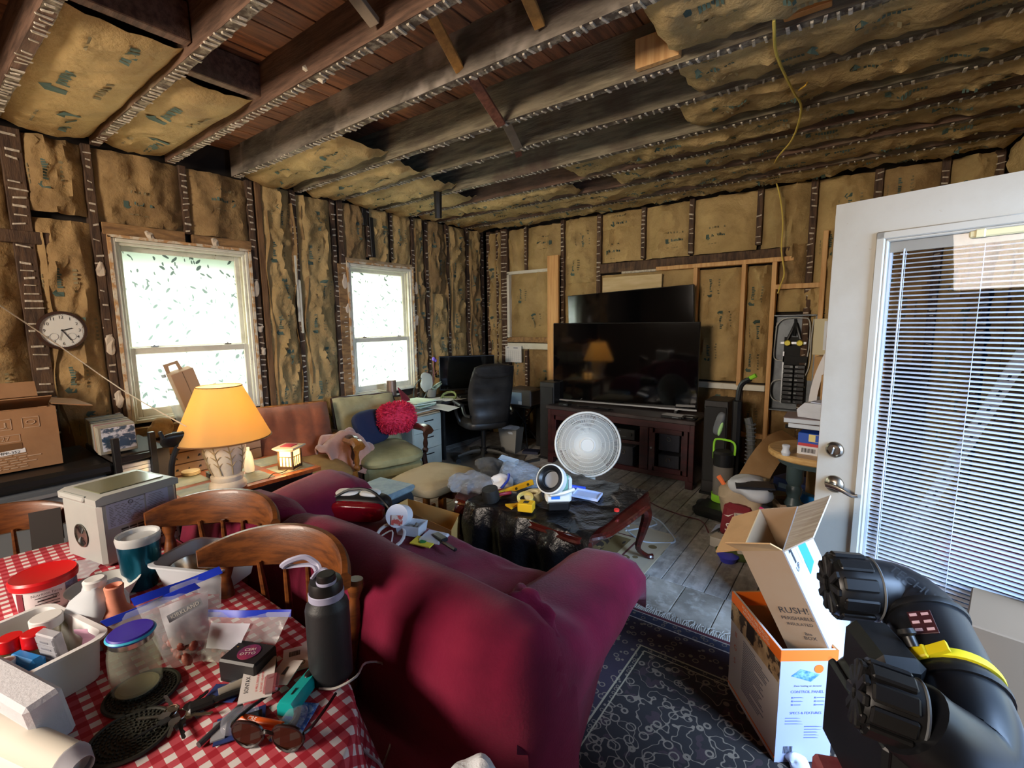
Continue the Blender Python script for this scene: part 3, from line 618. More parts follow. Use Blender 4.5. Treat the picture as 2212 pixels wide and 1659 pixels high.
# desk corner
DESK = mat('black_desk', '#1c1b1a', .45, c2='#2a2826', ns=5)
t = T('corner_desk', 'black corner desk crowded with papers under the monitor', 'desk', (0, 0, 0))
dz_ = .66; MD = MX.Translation((0, 0, dz_))
P('desktop', MB().prism([(-4.29, 3.74), (-3.82, 3.74), (-3.72, 4.1), (-3.55, 4.45), (-3.64, 4.6), (-3.64, 5.1), (-4.29, 5.1)], .03, MD), DESK, t)
for (x_, y_, sx, sy) in ((-3.85, 3.78, .03, .05), (-4.05, 3.76, .5, .03), (-3.66, 4.88, .03, .42), (-4.26, 4.4, .03, 1.2)): P('side_panel', MB().box((x_, y_, .33), (sx, sy, .66)), DESK, t)
P('keyboard_tray', MB().prism([(-3.85, 4.0), (-3.6, 4.45), (-3.75, 4.55), (-4.0, 4.1)], .015, MX.Translation((0, 0, .6))), DESK, t)
t = T('monitor', 'wide black computer monitor on the corner desk', 'monitor', (-3.96, 4.35, .69), (0, 0, 51.5))
P('housing', MB().box((0, .03, .27), (.7, .035, .43), b=.006), BLACK, t); P('screen', MB().box((0, .01, .275), (.68, .006, .40)), SCREEN, t, 0); P('foot', MB().box((0, .04, .008), (.3, .18, .016), b=.004), BLACK, t); P('neck', MB().box((0, .06, .09), (.06, .03, .16)), BLACK, t)
ONE('keyboard', MB().box((0, 0, .012), (.42, .14, .02), b=.004).box((0, .0, .024), (.4, .12, .006)), BLACK, 'black keyboard on the desk in front of the monitor', 'keyboard', loc=(-3.72, 4.22, .691), r=(0, 0, 58))
random.seed(5)
for i in range(7):
    x_, y_ = rnd(-3.98, -3.85), rnd(3.8, 4.0)
    if i > 3: x_, y_ = rnd(-3.75, -3.6), rnd(4.45, 4.6)
    ONE('loose_paper', MB().box((0, 0, .001+.0015*i), (.2, .28, .0015)), PAPER, 'sheet of paper lying loose on the black desk', 'paper', 'papers strewn on the desk', loc=(x_, y_, .691), r=(0, 0, rnd(0, 180)))
# filing drawers with paper basket
FILE = mat('file_cabinet_white', '#c5c8b8', .5, c2='#b5b8a8', ns=3)
t = T('drawer_unit', 'white three drawer unit beside the black desk', 'drawers', (-4.02, 3.47, 0))
P('body', MB().box((0, 0, .3), (.5, .42, .58), b=.008), FILE, t)
for k in range(3):
    rg = []
    for j in range(9):
        y_ = -.2+.4*j/8; bx = .255+.022*(1-(2*j/8-1)**2); z0, z1 = .04+k*.185, .04+k*.185+.178
        rg.append([(.24, y_, z0), (bx, y_, z0), (bx, y_, z1), (.24, y_, z1)])
    d = P('drawer', MB().loft(rg), FILE, t); P('handle', MB().box((.277, 0, z0+.12), (.006, .13, .012)), BLACKM, d)
ONE('wire_basket', (lambda m: [m.tube([(-.16, y_, .01), (-.16, y_, .07)], .0025, 4) for y_ in [-.14+.04*i for i in range(8)]] and [m.tube([(x_, .15, .01), (x_, .15, .07)], .0025, 4) for x_ in [-.16+.04*i for i in range(9)]] and [m.tube([(.16, y_, .01), (.16, y_, .07)], .0025, 4) for y_ in [-.14+.04*i for i in range(8)]] and m.tube([(-.16, -.15, .07), (.16, -.15, .07), (.16, .15, .07), (-.16, .15, .07)], .003, 4, True, 1).tube([(-.16, -.15, .01), (.16, -.15, .01), (.16, .15, .01), (-.16, .15, .01)], .003, 4, True, 1))(MB()), SILVER, 'wire letter basket full of papers on the white drawers', 'basket', loc=(-3.95, 3.48, .66))
for i, (z_, c_, sx, sy, rz) in enumerate(((.592, 'd9bd92', .34, .36, 4), (.612, 'c99a6c', .32, .36, -3), (.632, 'e2dcc6', .33, .37, 6), (.675, 'cfe0c0', .3, .3, 12), (.70, 'd8e3cc', .3, .3, -8), (.722, 'd2dfc2', .31, .3, 3))):
    ONE('paper_folder', MB().box((0, 0, .008), (sx, sy, .014), b=.002), mat('folder_'+c_, c_, .75), ['tan folder at the bottom of the pile on the white drawers', 'orange brown folder second up on the white drawers', 'cream folder third up on the white drawers', 'pale green file lowest in the wire basket', 'pale green file in the middle of the wire basket', 'pale green file topmost in the wire basket'][i], 'folder', 'folders piled on the drawers', loc=(-3.92, 3.47, z_+(.002 if i else .0)), r=(0, 0, rz))
ONE('paper_sheet', MB().sheet(lambda u, v: (.36*u-.18, .26*v-.13, .01*sin(u*3)), 4, 3, .001), PAPER, 'pale sheet jutting over the edge of the white drawers', 'paper', loc=(-3.72, 3.62, .655), r=(0, 4, 15))
# candle on a wire stand, on a low sill table
t = T('window_table', 'small white table under the far window holding the candle', 'table', (-4.17, 3.3, 0)); P('table_top', MB().box((0, 0, .66), (.36, .5, .03), b=.005), mat('pale_top', '#cfd3d6', .4), t)
for sx in (-1, 1):
    for sy in (-1, 1): P('leg', MB().box((sx*.15, sy*.21, .325), (.03, .03, .65)), WHITE, t)
t = T('candle_stand', 'bronze pillar candle on a black wire stand in the far window', 'candle', (-4.1, 3.27, .676))
P('wire_base', MB().tube([(.05*cos(a*pi/4), .05*sin(a*pi/4), .004) for a in range(8)], .004, 5, True, 1).tube([(-.035, 0, .005), (-.04, 0, .07), (-.02, 0, .11), (0, 0, .12), (.02, 0, .11), (.04, 0, .07), (.035, 0, .005)], .004, 5).tube([(0, -.035, .005), (0, -.04, .07), (0, 0, .12), (0, .04, .07), (0, .035, .005)], .004, 5), BLACKM, t)
P('dish', MB().lathe([(0, .125), (.07, .127), (.09, .135), (.092, .139), (.068, .131), (0, .13)], 22, cap=False), BLACKM, t)
P('candle', MB().lathe([(.052, .132), (.053, .29), (.048, .297), (0, .294)], 22), mat('bronze_wax', '#8d7765', .35, .5), t)
ONE('red_ribbon_bag', MB().sheet(lambda u, v: (.03*sin(v*4), .13*u-.065+.05*v, .22*v*(1-.5*u)), 5, 6, .01), mat('wine_cloth', '#7c1b2b', .8), 'wine red folded bag beside the candle on the table', 'bag', loc=(-3.98, 3.33, .68), r=(0, -8, 10))
# small plant and glass globes
t = T('potted_orchid', 'spindly houseplant with one purple flower by the far window frame', 'plant', (-4.2, 3.95, .69))
P('pot', MB().lathe([(.05, 0), (.07, .1), (.075, .1), (.066, .09), (0, .085)], 16), mat('clay_grey', '#8a8477', .8), t)
P('stem', MB().tube([(0, 0, .08), (.03, .01, .2), (.02, .03, .34), (.03, .03, .45)], .005, 5).tube([(0, 0, .08), (.05, -.05, .22), (.06, -.12, .32)], .004, 5).tube([(.02, .02, .25), (.06, .05, .31), (.03, .1, .3)], .003, 5), mat('reddish_stem', '#6d3440', .7), t)
P('leaf', MB().blob((.05, .06, .12), (.05, .2, .02), (20, 0, 10)).blob((.06, -.07, .13), (.05, .2, .02), (-25, 0, -10)).blob((.09, 0, .15), (.2, .05, .02), (0, -30, 0)), mat('dusty_leaf', '#9fae98', .6), t)
P('flower', MB().blob((.03, .03, .46), (.03, .05, .05)).blob((.03, .06, .44), (.02, .04, .04)), mat('purple_petal', '#8a70d8', .6), t)
t = T('plastic_bag_on_hook', 'clear plastic bag with tubing beside the far window', 'bag', (-4.1, 3.78, .9)); P('bag', MB().blob((0, 0, 0), (.05, .18, .22), (10, 0, 0), e=2.4, amp=.03, fr=12), glassy('clear_bag', '#dfe3d8', .55, .2), t); P('tubing', MB().tube([(0, -.05, .06), (.0, -.17, -.02), (0, -.2, -.15), (0, -.18, -.24)], .006, 5).tube([(0, .05, -.05), (0, -.02, -.16), (0, -.1, -.24)], .006, 5), mat('dark_tube', '#3d4642', .5), t)

# office chair
LEATH = mat('worn_black_leather', '#1d1c1b', .42, c2='#2b2927', ns=7, bump=.15, bs=40)
t = T('office_chair', 'worn black leather office chair turned to the desk', 'chair', (-3.42, 4.0, 0), (0, 0, 62))   # local +y is where it faces
hub = P('swivel_base', MB().cyl((0, 0, .1), (0, 0, .16), .05, n=14).cyl((0, 0, .14), (0, 0, .42), .028, n=12), BLACK, t)
for k in range(5):
    a = 2*pi*k/5+.5; e = V((.3*cos(a), .3*sin(a), .085))
    P('base_arm', MB().tube([(0, 0, .13), (e.x*.5, e.y*.5, .125), (e.x, e.y, .085)], lambda q: .03-.012*q, 6, flat=.9), mat('dusty_black', '#3b3a35', .5), t)
    P('caster', MB().cyl((e.x-.02*sin(a), e.y+.02*cos(a), .03), (e.x+.02*sin(a), e.y-.02*cos(a), .03), .03, n=12).cyl((e.x, e.y, .03), (e.x, e.y, .09), .01, n=8), BLACK, t)
P('seat', MB().blob((0, .02, .46), (.52, .52, .13), e=4, e2=3, n=28, m=12, amp=.006, fr=9), LEATH, t)
bk = MB()
rg = []
for k in range(13):
    f = k/12; z_ = .5+.62*f; y_ = -.22-.10*f+.05*sin(f*pi)-.03*f*f; w_ = .21+.05*sin(f*pi*.9); th = .05+.02*sin(f*pi*4)**2
    rg.append([(w_*cos(q*pi/8)*(abs(cos(q*pi/8))**-.45 if abs(cos(q*pi/8)) > .1 else 1), y_+th*sin(q*pi/8), z_) for q in range(16)])
P('backrest', bk.loft(rg), LEATH, t); P('headrest', MB().blob((0, -.33, 1.07), (.46, .1, .16), (8, 0, 0), e=3.2, e2=2.6), LEATH, t)
for s_ in (-1, 1):
    ar = P('armrest', MB().box((s_*.28, .05, .69), (.055, .3, .03), (3, 0, 0), b=.012), BLACK, t)
    P('arm_support', MB().tube([(s_*.27, .17, .68), (s_*.28, .1, .55), (s_*.22, .05, .42)], .018, 6).tube([(s_*.27, -.08, .68), (s_*.28, -.18, .6), (s_*.24, -.24, .58)], .018, 6), BLACK, ar)
# printer on a folding stand, waste bin
t = T('folding_stand', 'black folding metal stand holding the printer', 'stand', (-3.42, 4.8, 0)); P('tray', MB().box((0, 0, .545), (.42, .36, .02), b=.004), BLACK, t)
for s_ in (-1, 1): P('leg', MB().tube([(s_*.16, -.15, 0.0), (s_*-.1, .12, .54)], .01, 6, sm=1).tube([(s_*.16, .15, 0.0), (s_*-.1, -.12, .54)], .01, 6, sm=1), BLACK, t)
t = T('printer', 'grey and brown printer on the folding stand by the speaker', 'printer', (-3.4, 4.8, .556)); P('body', MB().box((0, 0, .1), (.4, .34, .2), b=.012), mat('printer_brown', '#4b4038', .5), t); P('front_panel', MB().box((-.06, -.172, .09), (.26, .012, .15), b=.004), mat('blue_grey_panel', '#94a4ae', .35), t); P('label_tag', MB().box((.05, -.18, .04), (.05, .003, .04)), WHITE, t)
t = T('waste_bin', 'grey plastic waste bin with a white liner under the desk', 'bin', (-3.40, 4.5, 0), (0, 0, 8))
P('bin_body', MB().loft([[(sx*a, sy*b, z_) for sx, sy in ((-1, -1), (1, -1), (1, 1), (-1, 1))] for a, b, z_ in ((.09, .075, 0), (.125, .1, .3), (.115, .09, .3), (.085, .07, .02))], cap=True), mat('bin_grey', '#8f8e88', .6), t); P('liner', MB().blob((.02, -.02, .28), (.2, .15, .09), e=3, amp=.05, fr=14), mat('liner_white', '#d6dde2', .6), t)
ONE('dark_book', MB().box((0, 0, .015), (.2, .14, .03), b=.002).box((0, 0, .031), (.17, .12, .002)), [mat('navy_cover', '#23273a', .5)], 'dark thin box lying on the floor near the waste bin', 'box', loc=pz(1148, 978, 0), r=(0, 0, 20))
ONE('floor_mat', MB().box((0, 0, .004), (1.1, .8, .008)), mat('chair_mat', '#7d776c', .5, c2='#6a655b', ns=4), 'dull grey mat on the floor beneath the office chair', 'mat', loc=(-3.45, 3.85, .001), r=(0, 0, 28))
ONE('round_gear', MB().tube([(.09*cos(a*pi/6), .09*sin(a*pi/6), .015) for a in range(12)], .014, 6, True, 1).tube([(-.09, 0, .015), (.09, 0, .015)], .008, 5), mat('olive_green', '#6f7b4a', .6), 'round greenish hoop lying on the desk edge', 'hoop', loc=(-3.9, 3.95, .70), r=(35, 0, 20))

# armchairs along the window wall
OAK = mat('golden_oak', '#9a5f22', .35, c2='#7a4515', ns=4, st=(6, 6, 1), coat=.3); WALNUT = mat('dark_walnut', '#3f2113', .35, c2='#2a150c', ns=4, coat=.3)
RUST = mat('rust_velour', '#8a4a2b', .85, c2='#6f3920', ns=5, sheen=.3, bump=.2, bs=120); OLIVE = mat('olive_upholstery', '#a59b73', .9, c2='#8d845f', ns=5, bump=.2, bs=160); OLIVED = mat('olive_seat', '#9c9568', .9, c2='#7d774f', ns=3, bump=.2, bs=160)
def armchair(label, c, rz, cushion, wood, seatm, tuft, arms=(-1, 1)):
    t = T('armchair', label, 'armchair', c, (0, 0, rz))      # local +x is the way it faces
    P('seat_cushion', MB().blob((.06, 0, .37), (.66, .60, .16), (0, 2, 0), e=4.5, e2=2.6, n=36, m=12, amp=.008, fr=8), seatm, t)
    P('seat_base', MB().box((.02, 0, .26), (.6, .56, .12), (0, 2, 0), b=.03), seatm, t)
    def f(u, v):      # back cushion with vertical channels
        y_ = (u-.5)*.62; z_ = .36+.5*v; ch = (.055+.02*abs(sin(u*pi*4)) if tuft else .085)*(1-abs(2*u-1)**6)*(1-abs(2*v-1)**8)
        x_ = -.22-.22*v
        if tuft: ch -= .02*math.exp(-((v-.55)/.05)**2)
        return (x_+ch+.01*noise.noise(V((u*6, v*6, rz))), y_, z_+.012*noise.noise(V((u*5, 3, rz))))
    P('back_cushion', MB().sheet(f, 40, 22, .13), cushion, t, 60)
    P('back_frame', MB().tube([(-.28, -.3, .2), (-.46, -.3, .86)], .022, 6, sm=1).tube([(-.28, .3, .2), (-.46, .3, .86)], .022, 6, sm=1).box((-.47, 0, .84), (.03, .6, .06), (0, -18, 0), b=.008), wood, t)
    for s_ in arms:
        ar = P('arm', MB().tube([(-.36, s_*.34, .55), (-.12, s_*.345, .56), (.12, s_*.35, .58), (.24, s_*.35, .59), (.30, s_*.35, .565)], lambda q: .028+.012*q, 8, flat=1.3), wood, t)
        P('arm_post', MB().lathe([(.022, 0), (.03, .03), (.018, .05), (.024, .09), (.016, .14), (.026, .18), (.02, .22)], 12, TR((.22, s_*.345, .35), (0, 6, 0))), wood, ar)
        P('leg', MB().tube([(.25, s_*.31, .36), (.27, s_*.32, .18), (.26, s_*.32, 0)], lambda q: .03-.008*q, 8), wood, t); P('leg', MB().tube([(-.26, s_*.3, .3), (-.34, s_*.3, 0)], .024, 6, sm=1), wood, t)
    return t
armchair('armchair with a tall tufted rust back cushion and golden wooden arm', (-3.68, 2.02, 0), -16, RUST, OAK, mat('tan_seat', '#a07a44', .9, c2='#866236', ns=4, bump=.2, bs=160), True, (1,))
armchair('olive upholstered armchair with dark wooden arms by the far window', (-3.63, 2.75, 0), -16, OLIVE, WALNUT, OLIVED, False)
ONE('navy_pillow', MB().blob((0, 0, 0), (.12, .4, .34), (0, -25, 12), e=3.4, n=24, m=12), mat('navy_cloth', '#262b45', .9, bump=.2, bs=150), 'dark navy pillow leaning in the olive armchair', 'pillow', loc=(-3.74, 2.72, .60))
mb = MB(); pp = V((-3.6, 2.92, .68)); RP = mat('shaggy_red', '#c01a3a', .8, c2='#e0304f', ns=30)
pl_ = T('shaggy_pillow', 'shaggy crimson pillow on the arm of the olive armchair', 'pillow', pp, (0, -15, -10)); P('pillow_core', MB().blob((0, 0, 0), (.16, .36, .28), e=3, n=24, m=14), RP, pl_)
for i in range(2600):
    th, ph = rnd(0, 2*pi), math.asin(rnd(-1, 1)); d = V((cos(ph)*cos(th), cos(ph)*sin(th), sin(ph)))
    b0 = V((math.copysign(abs(d.x)**.7, d.x)*.08, math.copysign(abs(d.y)**.7, d.y)*.18, math.copysign(abs(d.z)**.7, d.z)*.14)); e = b0+d*.018+V((rnd(-1, 1), rnd(-1, 1), rnd(-1.2, .4)))*.014; s_ = d.cross(V((rnd(-1, 1), rnd(-1, 1), rnd(-1, 1)))).normalized()*.0045
    mb.raw([b0-s_, b0+s_, e+s_*.8, e-s_*.8], [(0, 1, 2, 3)])
P('pile_strands', mb, RP, pl_, 0, kind='stuff')
def blank(u, v):
    a, b = u-.5, v-.5; return (-3.62+.3*b+.05*sin(a*7), 2.36+.45*a+.03*sin(b*9), .60-.55*max(0, b-.05)*1.1-.12*(a*2)**2+.05*noise.noise(V((u*5, v*5, 2)))+.03*sin(u*11+v*4))
ONE('pink_blanket', MB().sheet(blank, 30, 30, .014), mat('pink_fleece', '#d29c83', .95, c2='#c08a72', ns=6, sheen=.5, bump=.3, bs=120), 'crumpled pink fleece draped over the arm between the armchairs', 'blanket', sm=60)

# pedestal fan
fc = py(1269, 960, 3.2); dep = (fc-C0).dot(FW); fr_ = 69*dep/FPX
FANW = mat('fan_white', '#d3d2c8', .5)
yawf = math.degrees(math.atan2(fc.x, -fc.y))*-1
t = T('pedestal_fan', 'white pedestal fan facing the camera behind the coffee table', 'fan', (fc.x+.02, fc.y+.05, 0))
to = (C0-fc); to.z = .55; to = to.normalized(); Mf = MX.Translation(fc-V((fc.x+.02, fc.y+.05, 0))) @ V((0, 0, 1)).rotation_difference(to).to_matrix().to_4x4()
P('base', MB().lathe([(.2, 0), (.21, .012), (.19, .03), (.05, .05), (.03, .09)], 28), FANW, t); P('pole', MB().cyl((0, 0, .05), (0, 0, fc.z-.06), .014, n=10).cyl((0, 0, .3), (0, 0, .36), .024, n=12), FANW, t)
P('motor_housing', MB().lathe([(.02, -.14), (.06, -.12), (.07, -.06), (.05, -.03), (0, -.025)], 20, Mf), FANW, t)
P('rim', MB().tube([(fr_*cos(a*pi/24), fr_*sin(a*pi/24), 0) for a in range(48)], .009, 6, True, 1) , FANW, t).data.transform(Mf)
for sgn, nm in ((1, 'front_grille'), (-1, 'rear_grille')):
    g = MB()
    for k in range(150):
        a = 2*pi*k/150+.02*sgn; r0 = .06 if sgn > 0 else .075
        g.tube([(r*cos(a+(.12*(fr_-r)/fr_ if sgn > 0 else 0)), r*sin(a+(.12*(fr_-r)/fr_ if sgn > 0 else 0)), sgn*.058*(1-(r/fr_)**4)) for r in (r0, fr_*.55, fr_*.8, fr_*.93, fr_-.003)], .0021, 3, sm=1)
    for q in (.42, .55, .68, .8, .93): g.tube([(fr_*q*cos(a*pi/18), fr_*q*sin(a*pi/18), sgn*.058*(1-q**4)) for a in range(36)], .0022, 4, True, 1)
    P(nm, MB().raw(g.v, g.f, Mf), FANW, t, 40, kind='stuff')
P('centre_badge', MB().lathe([(.062, .05), (.062, .062), (.05, .068), (.047, .062), (.0, .064)], 28, Mf), FANW, t)
for k in range(3):
    a0 = 2*pi*k/3+1.2
    P('blade', MB().sheet(lambda u, v: ((.035+u*(fr_-.06))*cos(a0+(v-.5)*(1.3-.2*u)), (.035+u*(fr_-.06))*sin(a0+(v-.5)*(1.3-.2*u)), .03*(v-.5)), 6, 6, .002, Mf), translucent('fan_blade', '#b4b6b0', .3), t)
# vacuum cleaner and clutter in the right far corner
VG = mat('vac_lime', '#86c32e', .45); t = T('upright_vacuum', 'black upright vacuum with lime trim and a dusty clear bin', 'vacuum cleaner', (-.86, 4.02, 0), (0, 0, -12))
P('floor_head', MB().box((0, -.12, .05), (.28, .26, .09), b=.03), BLACK, t); P('spine', MB().box((.06, .06, .5), (.07, .06, .9), b=.02), BLACK, t)
P('dust_bin', MB().lathe([(.07, .12), (.075, .14), (.08, .38), (.078, .4), (0, .4)], 20), glassy('dusty_bin', '#77716a', .25, .3), t); P('bin_lid', MB().lathe([(.082, .4), (.084, .5), (.07, .52), (0, .52)], 20), BLACK, t)
P('green_ring', MB().lathe([(.083, .1), (.085, .16), (.06, .16), (.06, .1)], 20), VG, t); P('carry_handle', MB().tube([(-.085, 0, .44), (-.085, 0, .58), (-.05, 0, .61), (.05, 0, .61), (.085, 0, .58), (.085, 0, .5)], .009, 6), VG, t)
P('handle_tube', MB().tube([(.06, .06, .9), (.08, .06, 1.06), (.15, .06, 1.12)], .022, 8), BLACK, t); P('grip_tip', MB().tube([(.13, .06, 1.115), (.19, .06, 1.15)], .017, 8, sm=1), VG, t)
P('hose', MB().tube([(.15, .1, .2), (.17, .1, .5), (.15, .1, .72), (.13, .1, .8)], .03, 10), mat('hose_grey', '#4b4d4a', .5), t)
for k in range(16): pass
P('hose_rib', (lambda m: [m.tube([(.16+.034*cos(a*pi/5), .1+.034*sin(a*pi/5), .24+.032*k) for a in range(10)], .005, 4, True, 1) for k in range(17)] and m)(MB()), GREY, t)
P('tool', MB().blob((-.05, .0, .74), (.07, .06, .2), (0, 15, 0), e=3), GREY, t, label='grey tool clipped to the spine'); P('tool_trim', MB().blob((-.03, -.02, .7), (.03, .04, .12), (0, 15, 0)), mat('pale_lime', '#a9d88a', .5), t)
t = T('round_end_table', 'small round wooden side table with a blue green turned leg behind the door', 'side table', (-.22, 3.92, 0))
P('table_top', MB().lathe([(.3, .6), (.31, .61), (.31, .64), (.3, .648), (0, .648)], 36), mat('blonde_wood', '#d2ac72', .4, c2='#b98f55', ns=3, st=(1, 8, 8)), t)
P('apron', MB().lathe([(.24, .55), (.25, .6)], 30), mat('teal_paint', '#39494c', .4), t)
for s_ in (-1, 1): P('leg', MB().lathe([(.05, 0), (.05, .1), (.035, .12), (.055, .16), (.035, .2), (.06, .25), (.04, .3), (.05, .33), (.05, .37), (.04, .39), (.055, .42), (.055, .55)], 18, TR((s_*.12, -.08, 0))), mat('teal_paint', '#39494c', .4), t)
TEAL = _mats['teal_paint']
t = T('blue_shoe_box', 'blue and white shoe box on the round side table', 'box', (-.2, 3.84, .649), (0, 0, -6)); P('carton', MB().box((0, 0, .075), (.24, .2, .15), b=.003), mat('royal_blue', '#1f4fb0', .5), t); P('white_band', MB().box((0, -.101, .03), (.24, .004, .06)), WHITE, t); P('red_label', MB().box((-.05, -.103, .07), (.13, .004, .02)), mat('label_red', '#c33a3d', .5), t); P('yellow_panel', MB().box((.03, -.103, .12), (.17, .004, .05)), mat('pale_yellow', '#e6d68c', .5), t); P('picture_patch', MB().box((.03, -.106, .12), (.09, .004, .045)), mat('royal_blue', '#1f4fb0', .5), t)
g = MB()
for i in range(12): g.box((-.09+i*.007, -.104, .03), (.003 if i % 3 else .005, .003, .03))
P('barcode', g, INK, t, 0)
ONE('salt_shaker', MB().lathe([(.024, 0), (.03, .02), (.02, .045), (.026, .07), (.02, .075), (0, .07)], 16), mat('ceramic_white', '#d5dae0', .3), 'little white ceramic shaker at the edge of the side table', 'shaker', loc=pz(1692, 985, .649)+V((.01, .03, 0)))
ONE('black_rod', MB().cyl((0, 0, 0), (.34, .06, .0), .014, n=8), BLACKM, 'black rod lying across the shoe box under the books', 'rod', loc=(-.42, 3.84, .815))
for i, (z_, w_, c_) in enumerate(((.832, .36, '#cfd8de'), (.868, .40, '#d9dfe6'))):
    b_ = T('large_book', 'white paged book %s in the pile on the shoe box' % ('lower' if i == 0 else 'upper'), 'book', (-.2-.02*i, 3.84, z_), (0, 0, -5+6*i)); P('pages', MB().box((0, 0, .016), (w_, .26, .03), b=.002), mat('book_pages', '#c9d2da', .7), b_); P('cover', MB().box((0, 0, .033), (w_+.005, .265, .004)), mat('book_cover_%d' % i, ('#5a4a45', '#8d7f80')[i], .5), b_)
t = T('white_carton', 'white folded take out carton lying on the books', 'box', (-.17, 3.8, .907), (0, 0, -20)); P('carton', MB().loft([[(sx*a, sy*b, z_) for sx, sy in ((-1, -1), (1, -1), (1, 1), (-1, 1))] for a, b, z_ in ((.15, .09, 0), (.155, .1, .05), (.12, .07, .1))]), CARDW, t, 20); P('flap', MB().box((.02, -.01, .104), (.2, .13, .005), (0, 3, 0)), mat('lavender_white', '#c7d0ea', .6), t)
# tall cartons piled behind the door edge
t = T('tall_carton', 'tall white carton with black arrow standing behind the door', 'box', (-.06, 4.35, 0), (0, 0, -8)); P('carton', MB().box((0, 0, .65), (.42, .4, 1.3), b=.004), CARD, t); P('white_face', MB().box((0, -.201, .85), (.4, .004, .3)), CARDW, t); P('arrow_print', MB().box((-.03, -.205, .83), (.02, .003, .08)).prism([(-.03, 0), (.03, 0), (0, .05)], .003, TR((-.03, -.204, .87), (90, 0, 0))), INK, t, 0)
t = T('beige_carton', 'beige carton on top of the tall carton by the breaker panel', 'box', (-.14, 4.42, 1.301), (0, 0, -24)); P('carton', MB().box((0, 0, .14), (.3, .26, .28), b=.004), mat('beige_card', '#bfb392', .7), t); P('white_side', MB().box((.03, -.132, .15), (.2, .004, .22)), CARDW, t)
ONE('yellow_box', MB().box((0, 0, .025), (.2, .1, .05), b=.003), mat('yellow_card', '#c9a93c', .5, c2='#8d6a24', ns=30, lo=.6, hi=.65), 'flat yellow box on top of the beige carton', 'box', loc=(-.14, 4.38, 1.582), r=(0, 0, 8))
ONE('paper_curl', MB().sheet(lambda u, v: (.05*u+.08*v*v, -.02*v, .4*v), 2, 10, .002), WHITE, 'curling white paper strip hanging on the cartons', 'paper', loc=(-.31, 4.1, .93))
t = T('packaging_heap', 'open brown carton with crumpled black wrapping behind the door', 'box', (-.1, 4.0, 1.06), (0, 0, -14)); P('carton', MB().box((.02, 0, .0), (.26, .2, .26), b=.004), CARD, t); P('black_wrap', MB().blob((.02, 0, .17), (.16, .14, .12), amp=.05, fr=14), BLACK, t); P('silver_tin', MB().cyl((.09, -.05, .13), (.09, -.05, .21), .04, n=14), SILVER, t)
ONE('bent_cardboard', MB().sheet(lambda u, v: (-.28*u+.06*v*v, -.34*v*0+.0, .5*v) if False else (V(pz(1688, 930, .66))*(1-v)+V(pz(1590, 1035, .42))*v+V((.16*u-.0, .04*u, -.10*u+.09*sin(v*pi)))), 4, 8, .006), CARD, 'long bent brown cardboard flap leaning off the side table', 'cardboard')
# ------------------------------------------------------------------ middle of the room
def PW(name, mb, m, parent, **k):      # a part whose shape is given in room coordinates
    Mi = (MX.Translation(parent.location) @ parent.rotation_euler.to_matrix().to_4x4()).inverted()
    mb.v = [Mi @ a for a in mb.v]; return P(name, mb, m, parent, **k)
def lerp(tb, x):
    for (a, b), (c, d) in zip(tb, tb[1:]):
        if x <= c: t = max(0, (x-a)/(c-a)); t = t*t*(3-2*t); return b+(d-b)*t
    return tb[-1][1]
def nz3(x, y, z): return noise.noise(V((x, y, z)))
BURG = mat('burgundy_slipcover', '#6d112f', .95, c2='#5d0d28', ns=5, sheen=.08, bump=.25, bs=110, c3='#701530', ns3=2, spec=.2)
t = T('slipcovered_sofa', 'burgundy slipcovered sofa seen from behind', 'sofa', (-1.65, 1.2, 0))
ridge = [(-2.62, .5), (-2.56, .66), (-2.47, .74), (-2.22, .84), (-2.04, .885), (-1.9, .89), (-1.79, .865), (-1.73, .835), (-1.67, .87), (-1.48, .905), (-1.11, .885), (-.85, .88), (-.69, .87), (-.6, .84), (-.54, .72)]
rg = []
for k in range(97):
    x = -2.61+2.06*k/96; zt = lerp(ridge, x); e = max(0, (x+.72)/.18); e2 = max(0, (-2.45-x)/.16)
    rw = []
    for (y, z) in ((.80, .02), (.745, .2), (.725, .42), (.715, .6), (.72, zt-.16), (.745, zt-.07), (.79, zt-.02), (.85, zt), (.91, zt-.008), (.97, zt-.05), (1.01, zt-.13), (1.05, .62), (1.08, .5), (1.08, .3), (1.05, .02)):
        z = min(z, zt); d = .018*nz3(x*2.2, z*1.6, y*2)+.008*nz3(x*7, z*5, 1)
        fold = .012*max(0, sin((x+z*.35)*26))*max(0, .5-z)
        s_ = -1 if y < .86 else 1
        cr = .02*math.exp(-((x+1.73)/.05)**2)*(z > .45)
        rw.append((x, (.9+(y-.9)*(1-.35*min(1, e)**2-.25*min(1, e2)**2)) + s_*(d+fold-cr), z+.012*nz3(x*3, y*3, 7)*(z > .5)))
    rg.append(rw)
PW('sofa_back', MB().loft(rg), BURG, t, sm=60)
